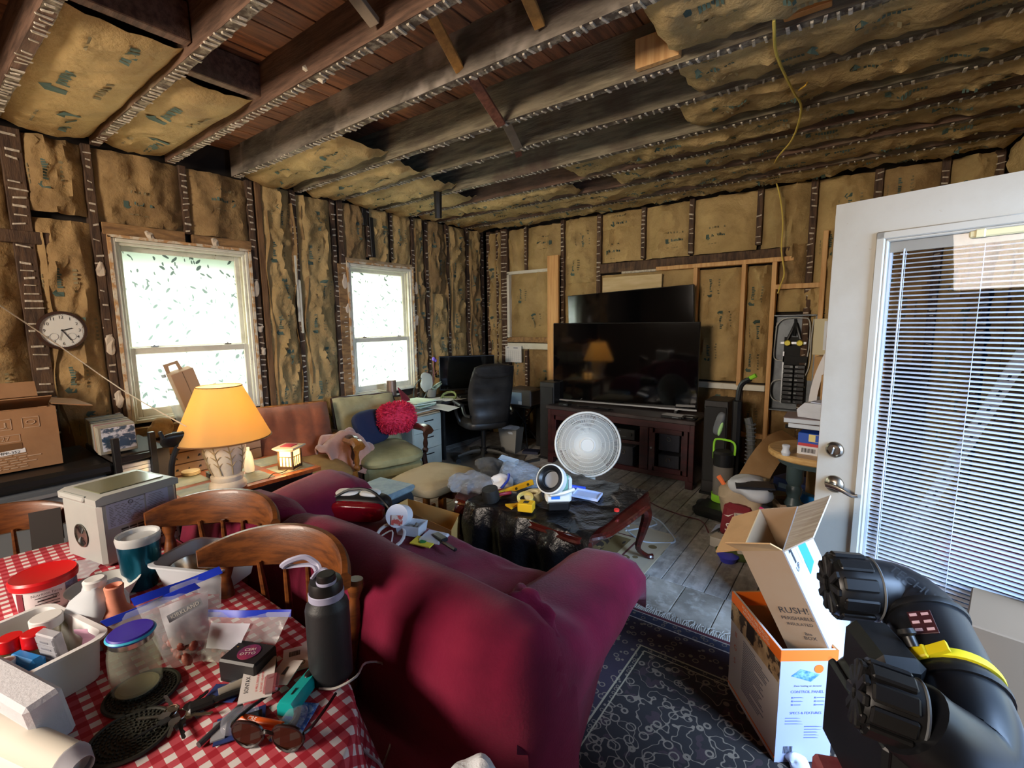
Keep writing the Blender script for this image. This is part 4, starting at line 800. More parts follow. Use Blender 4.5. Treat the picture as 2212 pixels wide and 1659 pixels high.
def arm(side):
    rg = []; N_ = 40
    for k in range(N_+1):
        f = k/N_; y = .84+1.0*f
        if side > 0: zt = lerp([(.74, .70), (.9, .80), (1.08, .72), (1.25, .655), (1.5, .635), (1.7, .63), (1.79, .6), (1.84, .5)], y); xo = -.54-.12*f; xf = -.58-.34*min(1, max(0, (f-.05))); xi = -1.0; w0 = 1
        else: zt = lerp([(.74, .6), (1.1, .64), (1.4, .655), (1.62, .655), (1.74, .61), (1.84, .5)], y); xo = -2.60-.30*f; xf = -2.58-.26*f; xi = -2.22-.2*f
        sq = .55+.45*sqrt(f/.08) if f < .08 else 1 if f < .9 else sqrt(max(.05, 1-((f-.9)/.1)**2*.6))
        pr = [(xf, .02), ((xf*2+xo)/3, .22), ((xf+xo*2)/3-.015*side, .40), (xo, zt-.13), (xo-.005*side, zt-.07), (xo-.05*side, zt-.02), (xo-.13*side, zt), (xi+.1*side, zt-.012), (xi+.03*side, zt-.06), (xi, zt-.14), (xi, .40), (xi, .02)]
        cx = (xo+xi)/2; rw = []
        for x, z in pr:
            d = .013*nz3(x*3, y*3.2, z*3+side)+.009*max(0, sin((y*1.0+z*.5)*30+side))*max(0, .62-z)*1.2
            rw.append((cx+(x-cx)*(.75+.25*sq)+d, y, max(.015, z*(.9+.1*sq)+d*.5)))
        rg.append(rw)
    PW('arm', MB().loft(rg), BURG, t, sm=60)
arm(1); arm(-1)
def seat(u, v):
    x = -2.45+1.5*u; y = 1.0+.8*v; z = .455
    if v > .86: q = (v-.86)/.14; y = 1.0+.8*.86+.11*sin(min(1, q*1.4)*pi/2); z -= .44*q**1.3
    z += .025*nz3(x*2.5, y*2.5, 3)+.012*(1-abs(nz3(x*4+y*2, y*5, 5))*2)**3*(v > .3)+.016*sin((x*1.1-y*.8)*17)*max(0, v-.45)
    return (x, y+.015*sin(x*22)*max(0, v-.8)*2, z)
PW('seat_cover', MB().sheet(seat, 70, 44, .03), BURG, t, sm=60)
kn = MB()   # gathered knot of cloth where the arm meets the back
kn.blob((-.70, 1.0, .745), (.22, .15, .10), (0, 25, -35), n=48, m=28, amp=.03, fr=26, seed=3)
PW('gathered_folds', kn, BURG, t, sm=60)
# things lying on the sofa seat
def on(x, y, z, dz=.0): p = pz(x, y, z); return V((p.x, p.y, z+dz))
t = T('tail_lamp', 'red and black plastic car tail lamp unit lying on the sofa seat', 'car lamp', on(775, 1110, .50), (8, 0, 28)); P('red_lens', MB().blob((0, -.02, .03), (.34, .09, .12), e=3.5, e2=3), mat('red_lens', '#8a0e1a', .12, c2='#d11425', ns=14, lo=.6, hi=.7, coat=.5), t); P('black_housing', MB().blob((0, .04, .045), (.37, .13, .13), e=3), BLACK, t); P('white_pad', MB().blob((-.08, .05, .105), (.14, .08, .03), e=3).blob((.06, .05, .108), (.12, .08, .03), e=3), PAPER, t); P('cord_loop', MB().tube([(-.16, .0, .08), (-.05, .02, .14), (.08, .02, .14), (.18, .0, .06), (.24, -.06, .02)], .008, 6), BLACK, t)
t = T('plaster_tub', 'white plastic tub with red lettered label lying on the sofa', 'tub', on(872, 1135, .49), (0, 0, 30)); P('tub_body', MB().lathe([(.0, 0), (.055, .0), (.06, .1), (.057, .1), (0, .095)], 22, TR((0, 0, .06), (70, 0, 0))), WHITE, t); P('label', MB().box((.005, -.105, .075), (.06, .004, .05), (-20, 0, 0)), mat('red_label2', '#c65a4c', .5, c2='#e0cfbd', ns=40, lo=.48, hi=.52), t)
t = T('clear_organizer', 'small clear plastic box of odds and ends on the sofa', 'box', on(890, 1150, .485), (0, 0, 20)); P('box_body', MB().loft([[(sx*a, sy*b, z_) for sx, sy in ((-1, -1), (1, -1), (1, 1), (-1, 1))] for a, b, z_ in ((.06, .045, 0), (.068, .052, .055), (.063, .047, .055), (.056, .041, .006))]), glassy('clear_plastic', '#dfe5ea', .45, .15), t); P('odds', MB().blob((0, 0, .02), (.09, .06, .03), amp=.02, fr=40).cyl((.02, 0, .03), (.03, .01, .05), .01), mat('odds_brown', '#8c8172', .7, c2='#2d2c30', ns=40), t)
ONE('grey_hoop', MB().tube([(.08*cos(a*pi/8), .07*sin(a*pi/8), .012) for a in range(16)], .009, 7, True, 1).tube([(-.05, -.04, .01), (0, .02, .03), (.04, -.03, .01)], .004, 5), mat('pale_grey_tube', '#b8b2ac', .4), 'pale grey plastic hoop lying against the sofa back', 'hoop', loc=on(845, 1160, .485), r=(30, 10, 0))
t = T('yellow_card_pack', 'clear blister pack with yellow card and green print on the sofa', 'pack', on(915, 1172, .485), (0, 0, 12)); P('card', MB().box((0, 0, .004), (.12, .07, .006), (6, 0, 0)), mat('yellow_card2', '#d8c83a', .5), t); P('blister', MB().box((.03, .05, .012), (.13, .1, .02), (6, 0, 0), b=.008), _mats['clear_plastic'], t); P('green_print', MB().prism([(-.02, -.01), (.0, -.018), (.02, -.008), (.016, .012), (-.01, .016)], .002, TR((0, -.005, .009), (6, 0, 0))), mat('print_green', '#2f7a3a', .6), t)
ONE('black_comb_brush', MB().box((0, 0, .012), (.22, .02, .016), b=.005).box((-.06, .01, .02), (.1, .04, .02), b=.004), BLACK, 'black long handled brush on the sofa seat edge', 'brush', loc=on(960, 1178, .49), r=(0, -3, -15))
# lamp table
TBW = mat('table_cherry_wood', '#9c5426', .35, c2='#7d3d18', ns=4, st=(1, 9, 9), coat=.3); TILE = mat('slate_tile', '#8d8a72', .5, c2='#6d7468', ns=6, c3='#a99f80', ns3=9, var=.08)
t = T('lamp_end_table', 'wooden end table with slate tile inlays below the lit lamp', 'table', (-3.42, 1.39, 0))
P('table_frame', MB().prism([(-.34, -.36), (-.26, -.46), (.20, -.46), (.28, -.36), (.28, .44), (-.34, .44)], .025, TR((0, 0, .52))), TBW, t)
P('apron', MB().box((-.03, 0, .47), (.52, .8, .09)), BLACKM, t)
for sx in (-1, 1):
    for sy in (-1, 1): P('leg', MB().box((-.03+sx*.24, sy*.37, .23), (.05, .05, .46), b=.006), TBW, t)
for i in range(2):
    for j in range(3): P('tile', MB().box((-.18+i*.29, -.28+j*.29, .546), (.225, .245, .004), b=.001), TILE, t)
t = T('table_lamp', 'lit table lamp with carved cream base and amber cone shade', 'lamp', (-3.225, 1.235, .55))
CER = mat('cream_ceramic', '#cdbfa6', .55, c2='#c2b298', ns=14, bump=.15, bs=40)
P('base', MB().lathe([(.0, 0), (.105, 0), (.108, .02), (.098, .04), (.088, .05), (.094, .065), (.094, .08), (.082, .09), (.088, .11), (.106, .17), (.119, .24), (.122, .3), (.116, .335), (.05, .34), (0, .34)], 36), CER, t)
lv = MB()
for k in range(9):
    a0 = 2*pi*k/9; ln = random.choice([-1, 1])*.25
    bp_ = lambda q, off=0: (lambda r: (r*cos(a0+ln*q+off), r*sin(a0+ln*q+off), .10+.22*q))(lerp([(0, .09), (.35, .108), (.65, .121), (1, .121)], q))
    lv.tube([bp_(q/5) for q in range(6)], .004, 5, sm=2)
    for q in (.25, .45, .65, .85):
        for sd in (-1, 1): lv.tube([bp_(q), bp_(min(1, q+.1), sd*.17), bp_(min(1, q+.13), sd*.27)], lambda z: .0035*(1-z)+.0012, 4, sm=2)
P('leaf_relief', lv, mat('relief_tan', '#9c8763', .7), t, kind='stuff')
SHADE = translucent('amber_shade', '#fae0a6', .8); P('shade', MB().lathe([(.27, .325), (.127, .655), (.125, .655), (.268, .325)], 48, cap=False), SHADE, t)
P('shade_trim', MB().tube([(.271*cos(a*pi/20), .271*sin(a*pi/20), .325) for a in range(40)], .005, 5, True, 1), mat('trim_brown', '#7d5630', .7), t); P('shade_trim', MB().tube([(.127*cos(a*pi/14), .127*sin(a*pi/14), .655) for a in range(28)], .0035, 5, True, 1), _mats['trim_brown'], t)
P('socket', MB().cyl((0, 0, .33), (0, 0, .42), .02, n=12), CHROME, t)
bulb = mat('bulb_glow', '#ffd9a0', .4, emit='#ffc070', es=22); P('bulb', MB().lathe([(.012, .41), (.018, .44), (.032, .48), (.03, .51), (.015, .53), (0, .533)], 16), bulb, t)
point('lamp_bulb_light', (-3.225, 1.235, 1.04), 48, (1, .74, .42), .05)
t = T('tea_light_lantern', 'small lit square lantern with red top on the end table', 'lantern', on(622, 1013, .552, 0)+V((-.02, .03, 0)), (0, 0, 30))
GLOW = mat('lantern_glow', '#f6d9a0', .5, emit='#ffb860', es=4.0)
P('glass_panel', MB().box((0, 0, .07), (.1, .1, .12)), GLOW, t); fr_m = MB()
for sx in (-1, 1):
    for sy in (-1, 1): fr_m.box((sx*.052, sy*.052, .07), (.012, .012, .14))
for sx in (-1, 1):
    fr_m.box((sx*.052, 0, .012), (.012, .1, .02)).box((0, sx*.052, .012), (.1, .012, .02)).box((sx*.053, 0, .09), (.004, .1, .005)).box((0, sx*.053, .09), (.1, .004, .005))
    for q in (-.025, 0, .025): fr_m.box((sx*.053, q, .05), (.004, .004, .08)).box((q, sx*.053, .05), (.004, .004, .08))
P('frame', fr_m, mat('lantern_bronze', '#4a3420', .5), t); P('roof', MB().loft([[(sx*a, sy*a, z_) for sx, sy in ((-1, -1), (1, -1), (1, 1), (-1, 1))] for a, z_ in ((.06, .135), (.083, .155), (.078, .162), (.03, .165))]), mat('lantern_roof', '#c9b79a', .5), t); P('roof_panel', MB().box((0, 0, .166), (.085, .085, .004)), mat('rose_panel', '#b33a4a', .4), t)
point('lantern_light', tuple(V(t.location)+V((.02, -.1, .09))), 1.2, (1, .7, .38), .04)
ONE('lantern_cord', MB().tube([(0, 0, .004), (.03, -.06, .004), (.0, -.1, .004), (.05, -.16, -.004)], .003, 5), BLACKM, 'thin dark cord trailing from the small lantern', 'cord', loc=V(t.location)+V((.05, -.05, 0)))
ONE('lotion_bottle', MB().lathe([(0, 0), (.03, 0), (.033, .02), (.03, .09), (.02, .14), (.012, .15), (.012, .175), (0, .178)], 18), mat('cream_bottle', '#d9cfb4', .4), 'slender cream bottle standing beside the lamp base', 'bottle', loc=on(533, 1020, .552)+V((0, .02, 0)))
for i in range(3):
    ONE('round_coaster', MB().lathe([(0, 0), (.055, 0), (.057, .004), (.055, .009), (0, .009)], 24), mat('cork_coaster', '#c9b48c', .7, c2='#b39c73', ns=9), ['bottom', 'middle', 'top'][i]+' pale round coaster of the stack by the lamp', 'coaster', 'coasters stacked on the end table', loc=on(413, 1024, .552)+V((.003*i, -.002*i, .0095*i)))
ONE('pen_stand', MB().box((0, 0, .015), (.05, .05, .03), b=.003).tube([(0, 0, .02), (-.03, .02, .14)], .005, 6, sm=1), BLACK, 'black pen in a square holder beside the lamp', 'pen holder', loc=on(457, 1030, .552))
t = T('phone_stand', 'black clamp stand with a grey tablet holder left of the lamp', 'stand', (-3.18, .93, 0)); P('pole', MB().tube([(-.02, 0, 0), (-.03, 0, .5), (.0, .0, .78), (-.02, .06, .9)], .016, 8), BLACK, t); P('clamp', MB().blob((-.02, .06, .92), (.05, .2, .09), (0, 20, 0), e=3).box((-.01, -.03, .96), (.03, .02, .05), (15, 0, 0), b=.004).box((-.01, .15, .96), (.03, .02, .05), (-15, 0, 0), b=.004), BLACK, t); P('holder', MB().box((-.05, .2, .88), (.04, .14, .09), (12, 25, 0), b=.012), mat('slate_grey', '#6c7274', .4), t); P('foot', MB().lathe([(.12, 0), (.12, .012), (.02, .03), (0, .03)], 20, TR((-.02, 0, 0))), BLACK, t)
ONE('lamp_cable', MB().tube([on(448, 1060, .553), on(430, 1075, .553), on(420, 1095, .54), on(418, 1110, .4)], .004, 5), mat('ivory_cord', '#d9b98a', .5), 'ivory lamp cord running over the table edge', 'cord')
# window sill things and left wall things
t = T('wall_clock', 'round white wall clock with black numerals and dark rim', 'clock', (XL+.045, .735, 1.56), (0, 0, 90))   # local +x runs along the wall, -y faces the room
ry90 = lambda z_: TR((0, 0, 0), (90, 0, 0))
P('rim', MB().lathe([(.0, -.03), (.125, -.03), (.13, 0), (.126, .012), (.112, .014), (.11, .002)], 44, ry90(0), cap=False), mat('clock_rim', '#3a2417', .35), t); P('face', MB().lathe([(0, .002), (.112, .002)], 40, ry90(0), cap=False), mat('clock_face', '#d8d6cc', .5), t, 0)
for k in range(1, 13): TEXT(str(k), .028, INK, t, (.088*sin(k*pi/6), -.0035, .088*cos(k*pi/6)), (90, 0, 0), 'numeral')
g = MB()
for k in range(60):
    a = k*pi/30; g.box((.106*sin(a), -.0035, .106*cos(a)), (.0012, .0008, .004), (0, math.degrees(a), 0))
P('minute_mark', g, INK, t, 0, kind='stuff')
def hand(nm, ang, ln, w_): P(nm, MB().box((0, 0, ln/2-.008), (w_, .0015, ln), M=TR((0, -.006, 0), (0, ang, 0))), INK, t)
hand('hour_hand', 73, .06, .006); hand('minute_hand', 150, .085, .006); hand('second_hand', 197, .075, .0015)
g = MB(); [g.tube([(dx+.022*cos(a*pi/8), -.0035, -.04+.022*sin(a*pi/8)) for a in range(16)], .0008, 4, True, 1) for dx in (-.045, .045)]; P('small_dial', g, GREYINK, t, 0, kind='stuff')
ONE('string_line', MB().tube([px(-30, 640, -3.95), px(118, 740, -4.2), px(265, 843, -4.15), py(402, 921, 1.02)], .004, 5, sm=3), mat('twine', '#c9b9a2', .8), 'pale string stretched from the left wall past the clock to the lamp', 'string')
# grey appliance and big shipping carton at far left
t = T('grey_equipment_case', 'low black and grey equipment case carrying the big carton', 'case', (-3.86, .25, 0)); P('case_body', MB().box((-.05, 0, .36), (.7, .95, .70), b=.02), mat('case_grey', '#565b60', .5), t); P('black_top', MB().box((-.05, 0, .745), (.74, 1.0, .07), b=.02), BLACK, t); P('silver_trim', MB().box((.31, 0, .66), (.012, .95, .018)), SILVER, t); P('lower_panel', MB().box((.302, 0, .40), (.012, .9, .44)), mat('panel_slate', '#6a7076', .4), t)
cl = (-3.98, .20, .79); t = T('shipping_carton', 'large open brown shipping carton with printed icons and a white code label', 'box', cl)
CB_ = mat('carton_brown', '#9a7350', .8, c2='#8d6847', ns=4, bump=.05)
def openbox(t, w_, d_, h_, th=.006, m=None, b=0):
    for s_ in (-1, 1):
        P('side_panel', MB().box((s_*(w_/2-th/2), 0, h_/2), (th, d_, h_)), m, t); P('side_panel', MB().box((0, s_*(d_/2-th/2), h_/2), (w_-2*th, th, h_)), m, t)
    P('bottom_panel', MB().box((0, 0, th/2), (w_-2*th, d_-2*th, th)), m, t)
openbox(t, .5, .72, .34, .008, CB_)
P('flap', MB().box((.16, 0, .365), (.2, .70, .006), (0, -22, 0)), CB_, t); P('flap', MB().box((0, .44, .335), (.44, .18, .006), (-12, 0, 0)), CB_, t); P('flap', MB().box((-.2, 0, .41), (.1, .70, .006), (0, 62, 0)), CB_, t)
Mx = TR((.2515, 0, 0), (90, 0, 90)); PI_ = mat('faded_print', '#b79a80', .8)
g = MB()
for j, y0 in enumerate((.05, .16, .27)):
    y0 = y0-.02
    for a, b, c_, d_ in ((y0-.035, y0+.035, .235, .238), (y0-.035, y0+.035, .292, .295), (y0-.035, y0-.032, .235, .295), (y0+.032, y0+.035, .235, .295)): g.box((.2515, (a+b)/2, (c_+d_)/2), (.001, b-a, d_-c_))
g.box((.2515, .03, .265), (.001, .045, .006)); g.box((.2515, .125, .262), (.001, .006, .03)).box((.2515, .15, .262), (.001, .006, .03)).box((.2515, .138, .248), (.001, .04, .004)); g.tube([(.2515, .25+.018*cos(a*pi/6), .266+.012*sin(a*pi/6)) for a in range(12)], .002, 4, True, 1)
for a, b in ((.075, .195),):
    g.box((.2515, .135, .205), (.001, .13, .003)).box((.2515, .135, .167), (.001, .13, .003)).box((.2515, .07, .186), (.001, .003, .04)).box((.2515, .2, .186), (.001, .003, .04))
for r_ in range(6):
    y_ = -.1
    while y_ < .22-.03*(r_ == 5): l_ = rnd(.02, .06); g.box((.2515, y_+l_/2, .09-r_*.014), (.001, l_, .0045)); y_ += l_+rnd(.006, .012)
P('faded_print', g, PI_, t, 0, kind='stuff'); TEXT('127', .034, PI_, t, (.252, .135, .186), (90, 0, 90))
P('brown_patch', MB().box((.2512, .15, .14), (.001, .11, .036)), mat('tape_brown', '#6f4e2f', .4), t); P('label', MB().box((.2512, .13, .107), (.001, .17, .024), (4, 0, 0)), WHITE, t); TEXT('AHJMPP-352', .021, INK, t, (.2525, .13, .1065), (94, 0, 90), sx=1.15)
# film cases in a row, black rack
CC = ['#8f8b7e', '#a19d8c', '#77746b', '#b4af9d', '#94785f', '#6f7b80', '#9d5a64', '#8a8d84']
for i in range(22):
    x_ = -3.63-.022*i; b_ = ONE('film_case', MB().box((0, 0, .085), (.018, .195+rnd(-.006, .004), .165+rnd(-.006, .006)), b=.002), mat('case_'+CC[i % 8][1:], CC[i % 8], .4), 'front film case with a snowy mountain picture, facing the room' if i == 0 else 'thin film case standing in the row behind the mountain one', 'film case', 'film cases in the row by the carton' , loc=(x_, .80+.002*i, .815), r=(0, rnd(-3, 0), 8))
    if i == 0: P('picture', MB().box((.0098, .005, .09), (.001, .17, .14)), mat('mountain_print', '#2f4a66', .4, c2='#c9d0dc', ns=16, st=(1, 1, 1.8), lo=.48, hi=.56), b_)
ONE('case_shelf', MB().box((0, 0, .40), (.6, .3, .8), b=.006), mat('shelf_dark', '#2b231d', .7), 'dark low shelf under the row of film cases', 'shelf', loc=(-3.9, .90, 0))
t = T('black_rack', 'black wooden H shaped rack in front of the film cases', 'rack', (-3.56, .86, 0), (0, 0, 8))
for s_ in (-1, 1): P('upright', MB().box((0, s_*.095, .46), (.03, .035, .92), b=.003), BLACK, t)
for z_ in (.78, .6, .4): P('crossbar', MB().box((0, 0, z_), (.02, .16, .035), b=.003), BLACK, t)
for i in range(5): ONE('paper_stack', MB().box((0, 0, .012), (.02, .15, .022), b=.002), PAPER, ['lowest', 'second', 'third', 'fourth', 'topmost'][i]+' pale booklet lying between the black rack uprights', 'booklet', 'booklets in the black rack', loc=(-3.58, .86, .62+.025*i), r=(0, 0, 8))
for i in range(4):
    t = T('flat_carton', ['bottom', 'second', 'third', 'top'][i]+' flat pinkish carton with small icons, stacked below the near window', 'box', (-4.16, 1.42, .40+.086*i), group='flat cartons below the near window'); P('carton', MB().box((0, 0, .041), (.36, .76, .08), b=.003), mat('pink_card', '#b99577', .7, c2='#ab8768', ns=5), t)
    g = MB()
    for k in range(5):
        y_ = -.3+.075*k; g.prism([(-.012, -.006), (.012, -.004), (.004, .006), (.012, .012), (-.006, .01)] if k % 2 else [(-.01, -.01), (0, .012), (.01, -.01)], .001, TR((.1815, y_, .04), (90, 0, 90)))
    P('icon_print', g, INK, t, 0, kind='stuff')
ONE('carton_riser', MB().box((0, 0, .2), (.34, .74, .4), b=.004), BLACKM, 'black bench under the flat cartons', 'bench', loc=(-4.17, 1.42, 0))
ONE('black_bar', MB().box((0, 0, .012), (.1, .9, .024), b=.004), BLACK, 'long black bar lying on top of the flat cartons', 'bar', loc=(-4.2, 1.32, .746))
t = T('stone_fish', 'pale carved stone fish ornament below the near window', 'ornament', (-4.13, 1.16, .771), (0, 0, 10)); P('fish_body', MB().blob((0, 0, .07), (.07, .16, .14), e=2.3, amp=.03, fr=14, n=22, m=14), mat('pale_stone', '#c7b184', .8, c2='#a98f63', ns=10, bump=.3), t); P('fish_eye', MB().tube([(.036, .05+.018*cos(a*pi/5), .07+.015*sin(a*pi/5)) for a in range(10)], .006, 5, True, 1), _mats['pale_stone'], t)
t = T('handled_carton', 'brown handled carton leaning in the near window beside a plastic bottle', 'box', (-4.25, 1.47, .835), (17, 6, 0)); P('carton', MB().box((0, 0, .22), (.1, .16, .42), b=.003), mat('tan_card', '#a98a6c', .75), t); P('handle', MB().loft([[(-.03, a[0], a[1]), (-.02, a[0], a[1]), (-.02, b[0], b[1]), (-.03, b[0], b[1])] for a, b in (((-.08, .43), (-.055, .43)), ((-.08, .5), (-.05, .48)), ((.02, .5), (.0, .48)), ((.03, .43), (.005, .43)))]), _mats['tan_card'], t); P('fold_line', MB().box((.051, .0, .24), (.001, .003, .38)).box((.051, 0, .1), (.001, .16, .003)), mat('fold_shade', '#6f563f', .8), t, 0, kind='stuff')
t = T('water_bottle', 'clear crumpled water bottle in the near window behind the carton', 'bottle', (-4.3, 1.36, .83), (15, 4, 0)); P('bottle_body', MB().lathe([(0, 0), (.035, 0), (.036, .1), (.032, .13), (.036, .16), (.034, .3), (.014, .36), (.014, .38), (0, .38)], 18), glassy('pet_clear', '#cfe0e4', .6, .1), t); P('cap', MB().cyl((0, 0, .375), (0, 0, .4), .016, n=14), mat('cap_grey', '#aab8bb', .5), t)

# stools, ottoman, carton
t = T('beige_ottoman', 'beige cushioned glider ottoman on a wooden frame', 'ottoman', (-2.64, 2.47, 0), (0, 0, 8)); P('cushion', MB().blob((0, 0, .37), (.5, .62, .13), e=5, e2=3, n=36, m=12, amp=.01, fr=8), mat('beige_cushion', '#b3a17c', .9, c2='#a08e69', ns=3, bump=.2, bs=140), t)
for sx in (-1, 1): P('runner', MB().box((sx*.2, 0, .03), (.05, .5, .05), b=.01), OAK, t); P('post', MB().box((sx*.2, .15, .18), (.05, .05, .26), b=.008), OAK, t); P('post', MB().box((sx*.2, -.15, .18), (.05, .05, .26), b=.008), OAK, t)
P('cross_rail', MB().box((0, 0, .27), (.42, .06, .05), b=.008), OAK, t)
t = T('grey_stool', 'low square stool with blue grey padded top beside the sofa arm', 'stool', (-2.70, 2.02, 0), (0, 0, 6)); P('pad', MB().box((0, 0, .40), (.36, .34, .05), b=.015), mat('blue_grey_vinyl', '#7f9196', .5, c2='#6b7e85', ns=18, bump=.1, bs=200), t); P('stool_body', MB().box((0, 0, .19), (.34, .32, .37), b=.01), mat('stool_dark', '#24282c', .6), t)
c4 = [pz(852, 1092, .36), pz(880, 1077, .36), pz(993, 1110, .36), pz(975, 1146, .36)]; cc = sum(c4, V((0, 0, 0)))/4
t = T('open_carton', 'open empty brown carton between sofa and coffee table', 'box', (cc.x, cc.y, 0)); q4 = [V((a.x-cc.x, a.y-cc.y, 0)) for a in c4]
for k in range(4):
    a, b = q4[k], q4[(k+1) % 4]; P('side_panel', MB().loft([[p_*.94, p_+V((0, 0, .36)), p_*.985+V((0, 0, .36)), p_*.92] for p_ in (a, b)]), mat('honey_card', '#b98f50', .8), t)
P('bottom_panel', MB().prism([(p_.x*.93, p_.y*.93) for p_ in q4], .006), _mats['honey_card'], t)
# coffee table with a black plastic sheet over it
MAHO = mat('red_mahogany', '#4b1710', .22, c2='#32100b', ns=4, st=(1, 6, 6), coat=.5)
ctx, cty = -1.58, 2.53; t = T('coffee_table', 'red mahogany coffee table with curved legs under the black plastic', 'coffee table', (ctx, cty, 0), (0, 0, -3))
out = []
for k in range(48):
    a = 2*pi*k/48; sg = lambda v_, p_: math.copysign(abs(v_)**p_, v_); out.append((.55*sg(cos(a), .3)*(1+.025*cos(6*a)), .44*sg(sin(a), .3)*(1+.03*cos(6*a))))
P('table_top', MB().prism(out, .03, TR((0, 0, .425))), MAHO, t); P('top_edge', MB().tube([(a*.995, b*.995, .425) for a, b in out], .012, 5, True, 1), MAHO, t); P('apron', MB().box((0, 0, .375), (.92, .70, .09), b=.01), MAHO, t)
for sx in (-1, 1):
    for sy in (-1, 1): P('leg', MB().tube([(sx*.45, sy*.34, .40), (sx*.49, sy*.38, .33), (sx*.47, sy*.36, .2), (sx*.45, sy*.345, .09), (sx*.49, sy*.39, .03), (sx*.52, sy*.42, .018)], lambda q: .046-.03*min(1, q*1.5)+.012*max(0, q-.8)*3, 8), MAHO, t)
def sheet_fn(u, v):
    x = ctx-.36+.86*u+.04*nz3(v*3, u*2, 1); q = v*1.15; y = cty+.40-q*.86+.03*nz3(u*4, 2, v*3); z = .462
    if y < cty-.42: o = (cty-.42)-y; y = cty-.42-.06*min(1, o*8)-.03*sin(u*19)*min(1, o*5)-.02*nz3(u*9, v*5, 2); z = .462-max(0, o-.03)*1.25-.03*nz3(u*6, 3, 1)-.02*sin(u*33)*min(1, o*4)
    z += (.008*abs(nz3(x*7, y*7, 1))+.01*max(0, 1-abs(nz3(x*4, y*4, 8))*6))
    if u > .93: z += .0
    return (x, y, z)
def sheet_drape(u, v):
    v2 = v*1.6; 
    return sheet_fn(u, v2)
PLAST = mat('black_plastic_sheet', '#0c0c0d', .28, bump=.9, bs=16, det=4)
ONE('plastic_sheet', MB().sheet(sheet_drape, 60, 90, .003), PLAST, 'crumpled black plastic sheet draped over the coffee table', 'plastic sheet', sm=50)
ZT = .478
def item(x, y, dz=0): p = pz(x, y, ZT); return V((p.x, p.y, ZT+dz))
PBAG = mat('crinkled_clear', '#a9adb2', .15, bump=1, bs=34, bd=.03, alpha=.42)
ONE('crumpled_bag', MB().blob((0, 0, .045), (.30, .26, .1), e=2.4, n=30, m=16, amp=.05, fr=16), PBAG, 'crumpled clear bag with brass fittings at the left end of the coffee table', 'bag', loc=item(1015, 1052, -.015), sm=25)
ONE('dark_mesh_bag', MB().blob((0, 0, .06), (.18, .16, .13), e=2.4, n=22, m=14, amp=.05, fr=14), mat('smoky_bag', '#4d4b46', .25, bump=.9, bs=34, bd=.03, alpha=.8), 'smoky grey plastic bag standing at the far edge of the coffee table', 'bag', loc=item(1058, 1022, -.015), sm=25)
ONE('zip_bag', MB().blob((0, 0, .06), (.32, .22, .13), (0, 12, 10), e=2.6, n=30, m=14, amp=.06, fr=12), mat('clear_blue_bag', '#a5b0ba', .15, bump=1, bs=30, bd=.03, alpha=.45), 'big clear zip bag in the middle of the coffee table clutter', 'bag', loc=item(1130, 1040, -.02), sm=25)
t = T('white_rag', 'white cloth with blue edge crumpled beside the zip bag', 'cloth', item(1082, 1055)); P('cloth', MB().blob((0, 0, .045), (.14, .12, .1), e=2.3, amp=.06, fr=14), mat('rag_white', '#d3cfc8', .8), t); P('blue_edge', MB().tube([(.05, -.06, .03), (.06, 0, .07), (.03, .05, .09)], .009, 5), mat('edge_blue', '#2a3fae', .5), t)
ONE('pale_blue_box', MB().box((0, 0, .03), (.15, .1, .03), (4, 12, 0), b=.006), mat('pale_blue', '#b6c9d6', .4), 'pale blue flat case at the far edge of the coffee table', 'case', loc=item(1098, 1006, .01), r=(0, 0, 20))
ONE('dark_tablet', MB().box((0, 0, .02), (.2, .06, .012), (0, -14, 0), b=.003), BLACK, 'dark slim bar lying beside the pale blue case', 'bar', loc=item(1140, 1006, .012), r=(0, 0, 30))
t = T('pliers', 'red handled pliers heap on the black plastic', 'pliers', item(1100, 1073), (0, 0, 35)); RT_ = mat('red_grip', '#9c2431', .5)
for s_ in (-1, 1): P('handle', MB().tube([(-.1, s_*.035, .02), (-.04, s_*.03, .03), (.01, s_*.008, .03)], .011, 7), RT_, t); P('jaw', MB().tube([(.0, -s_*.004, .03), (.05, s_*.006, .028)], lambda q: .012-.006*q, 6, sm=1), GREY, t)
ONE('black_roll', MB().lathe([(0, 0), (.05, 0), (.055, .03), (.05, .08), (0, .085)], 20), mat('rubber_black', '#1a1917', .6, bump=.4, bs=30), 'black rolled tape bundle at the left of the plastic sheet', 'roll', loc=item(1062, 1080), r=(12, 0, 0))
t = T('yellow_level', 'small yellow spirit level lying across the tools', 'level', item(1116, 1070, .03), (0, -14, 52)); P('level_body', MB().box((0, 0, .02), (.24, .022, .035), b=.004), mat('tool_yellow', '#dba81e', .4), t)
for x_ in (-.08, 0, .08): P('vial', MB().cyl((x_, -.012, .02), (x_, .012, .02), .009, n=10), mat('vial_dark', '#473c12', .3), t)
ONE('putty_knife', MB().prism([(-.035, 0), (.035, 0), (.012, -.05), (.012, -.12), (-.012, -.12), (-.012, -.05)], .012), _mats['tool_yellow'], 'yellow plastic putty knife below the level', 'putty knife', loc=item(1098, 1098, .004), r=(0, 0, 160))
t = T('tape_measure_box', 'square yellow box with black window on the plastic sheet', 'box', item(1137, 1102), (0, 0, 20)); P('case', MB().box((0, 0, .025), (.09, .075, .05), b=.004), _mats['tool_yellow'], t); P('window', MB().box((0, 0, .051), (.03, .03, .003)), BLACK, t)
ONE('masking_tape_roll', MB().lathe([(.036, 0), (.056, 0), (.056, .058), (.036, .058), (.036, 0)], 30, cap=False), mat('masking_tape', '#d6cca4', .6), 'upright cream masking tape roll on the coffee table', 'tape', loc=item(1153, 1082), r=(8, -6, 0))
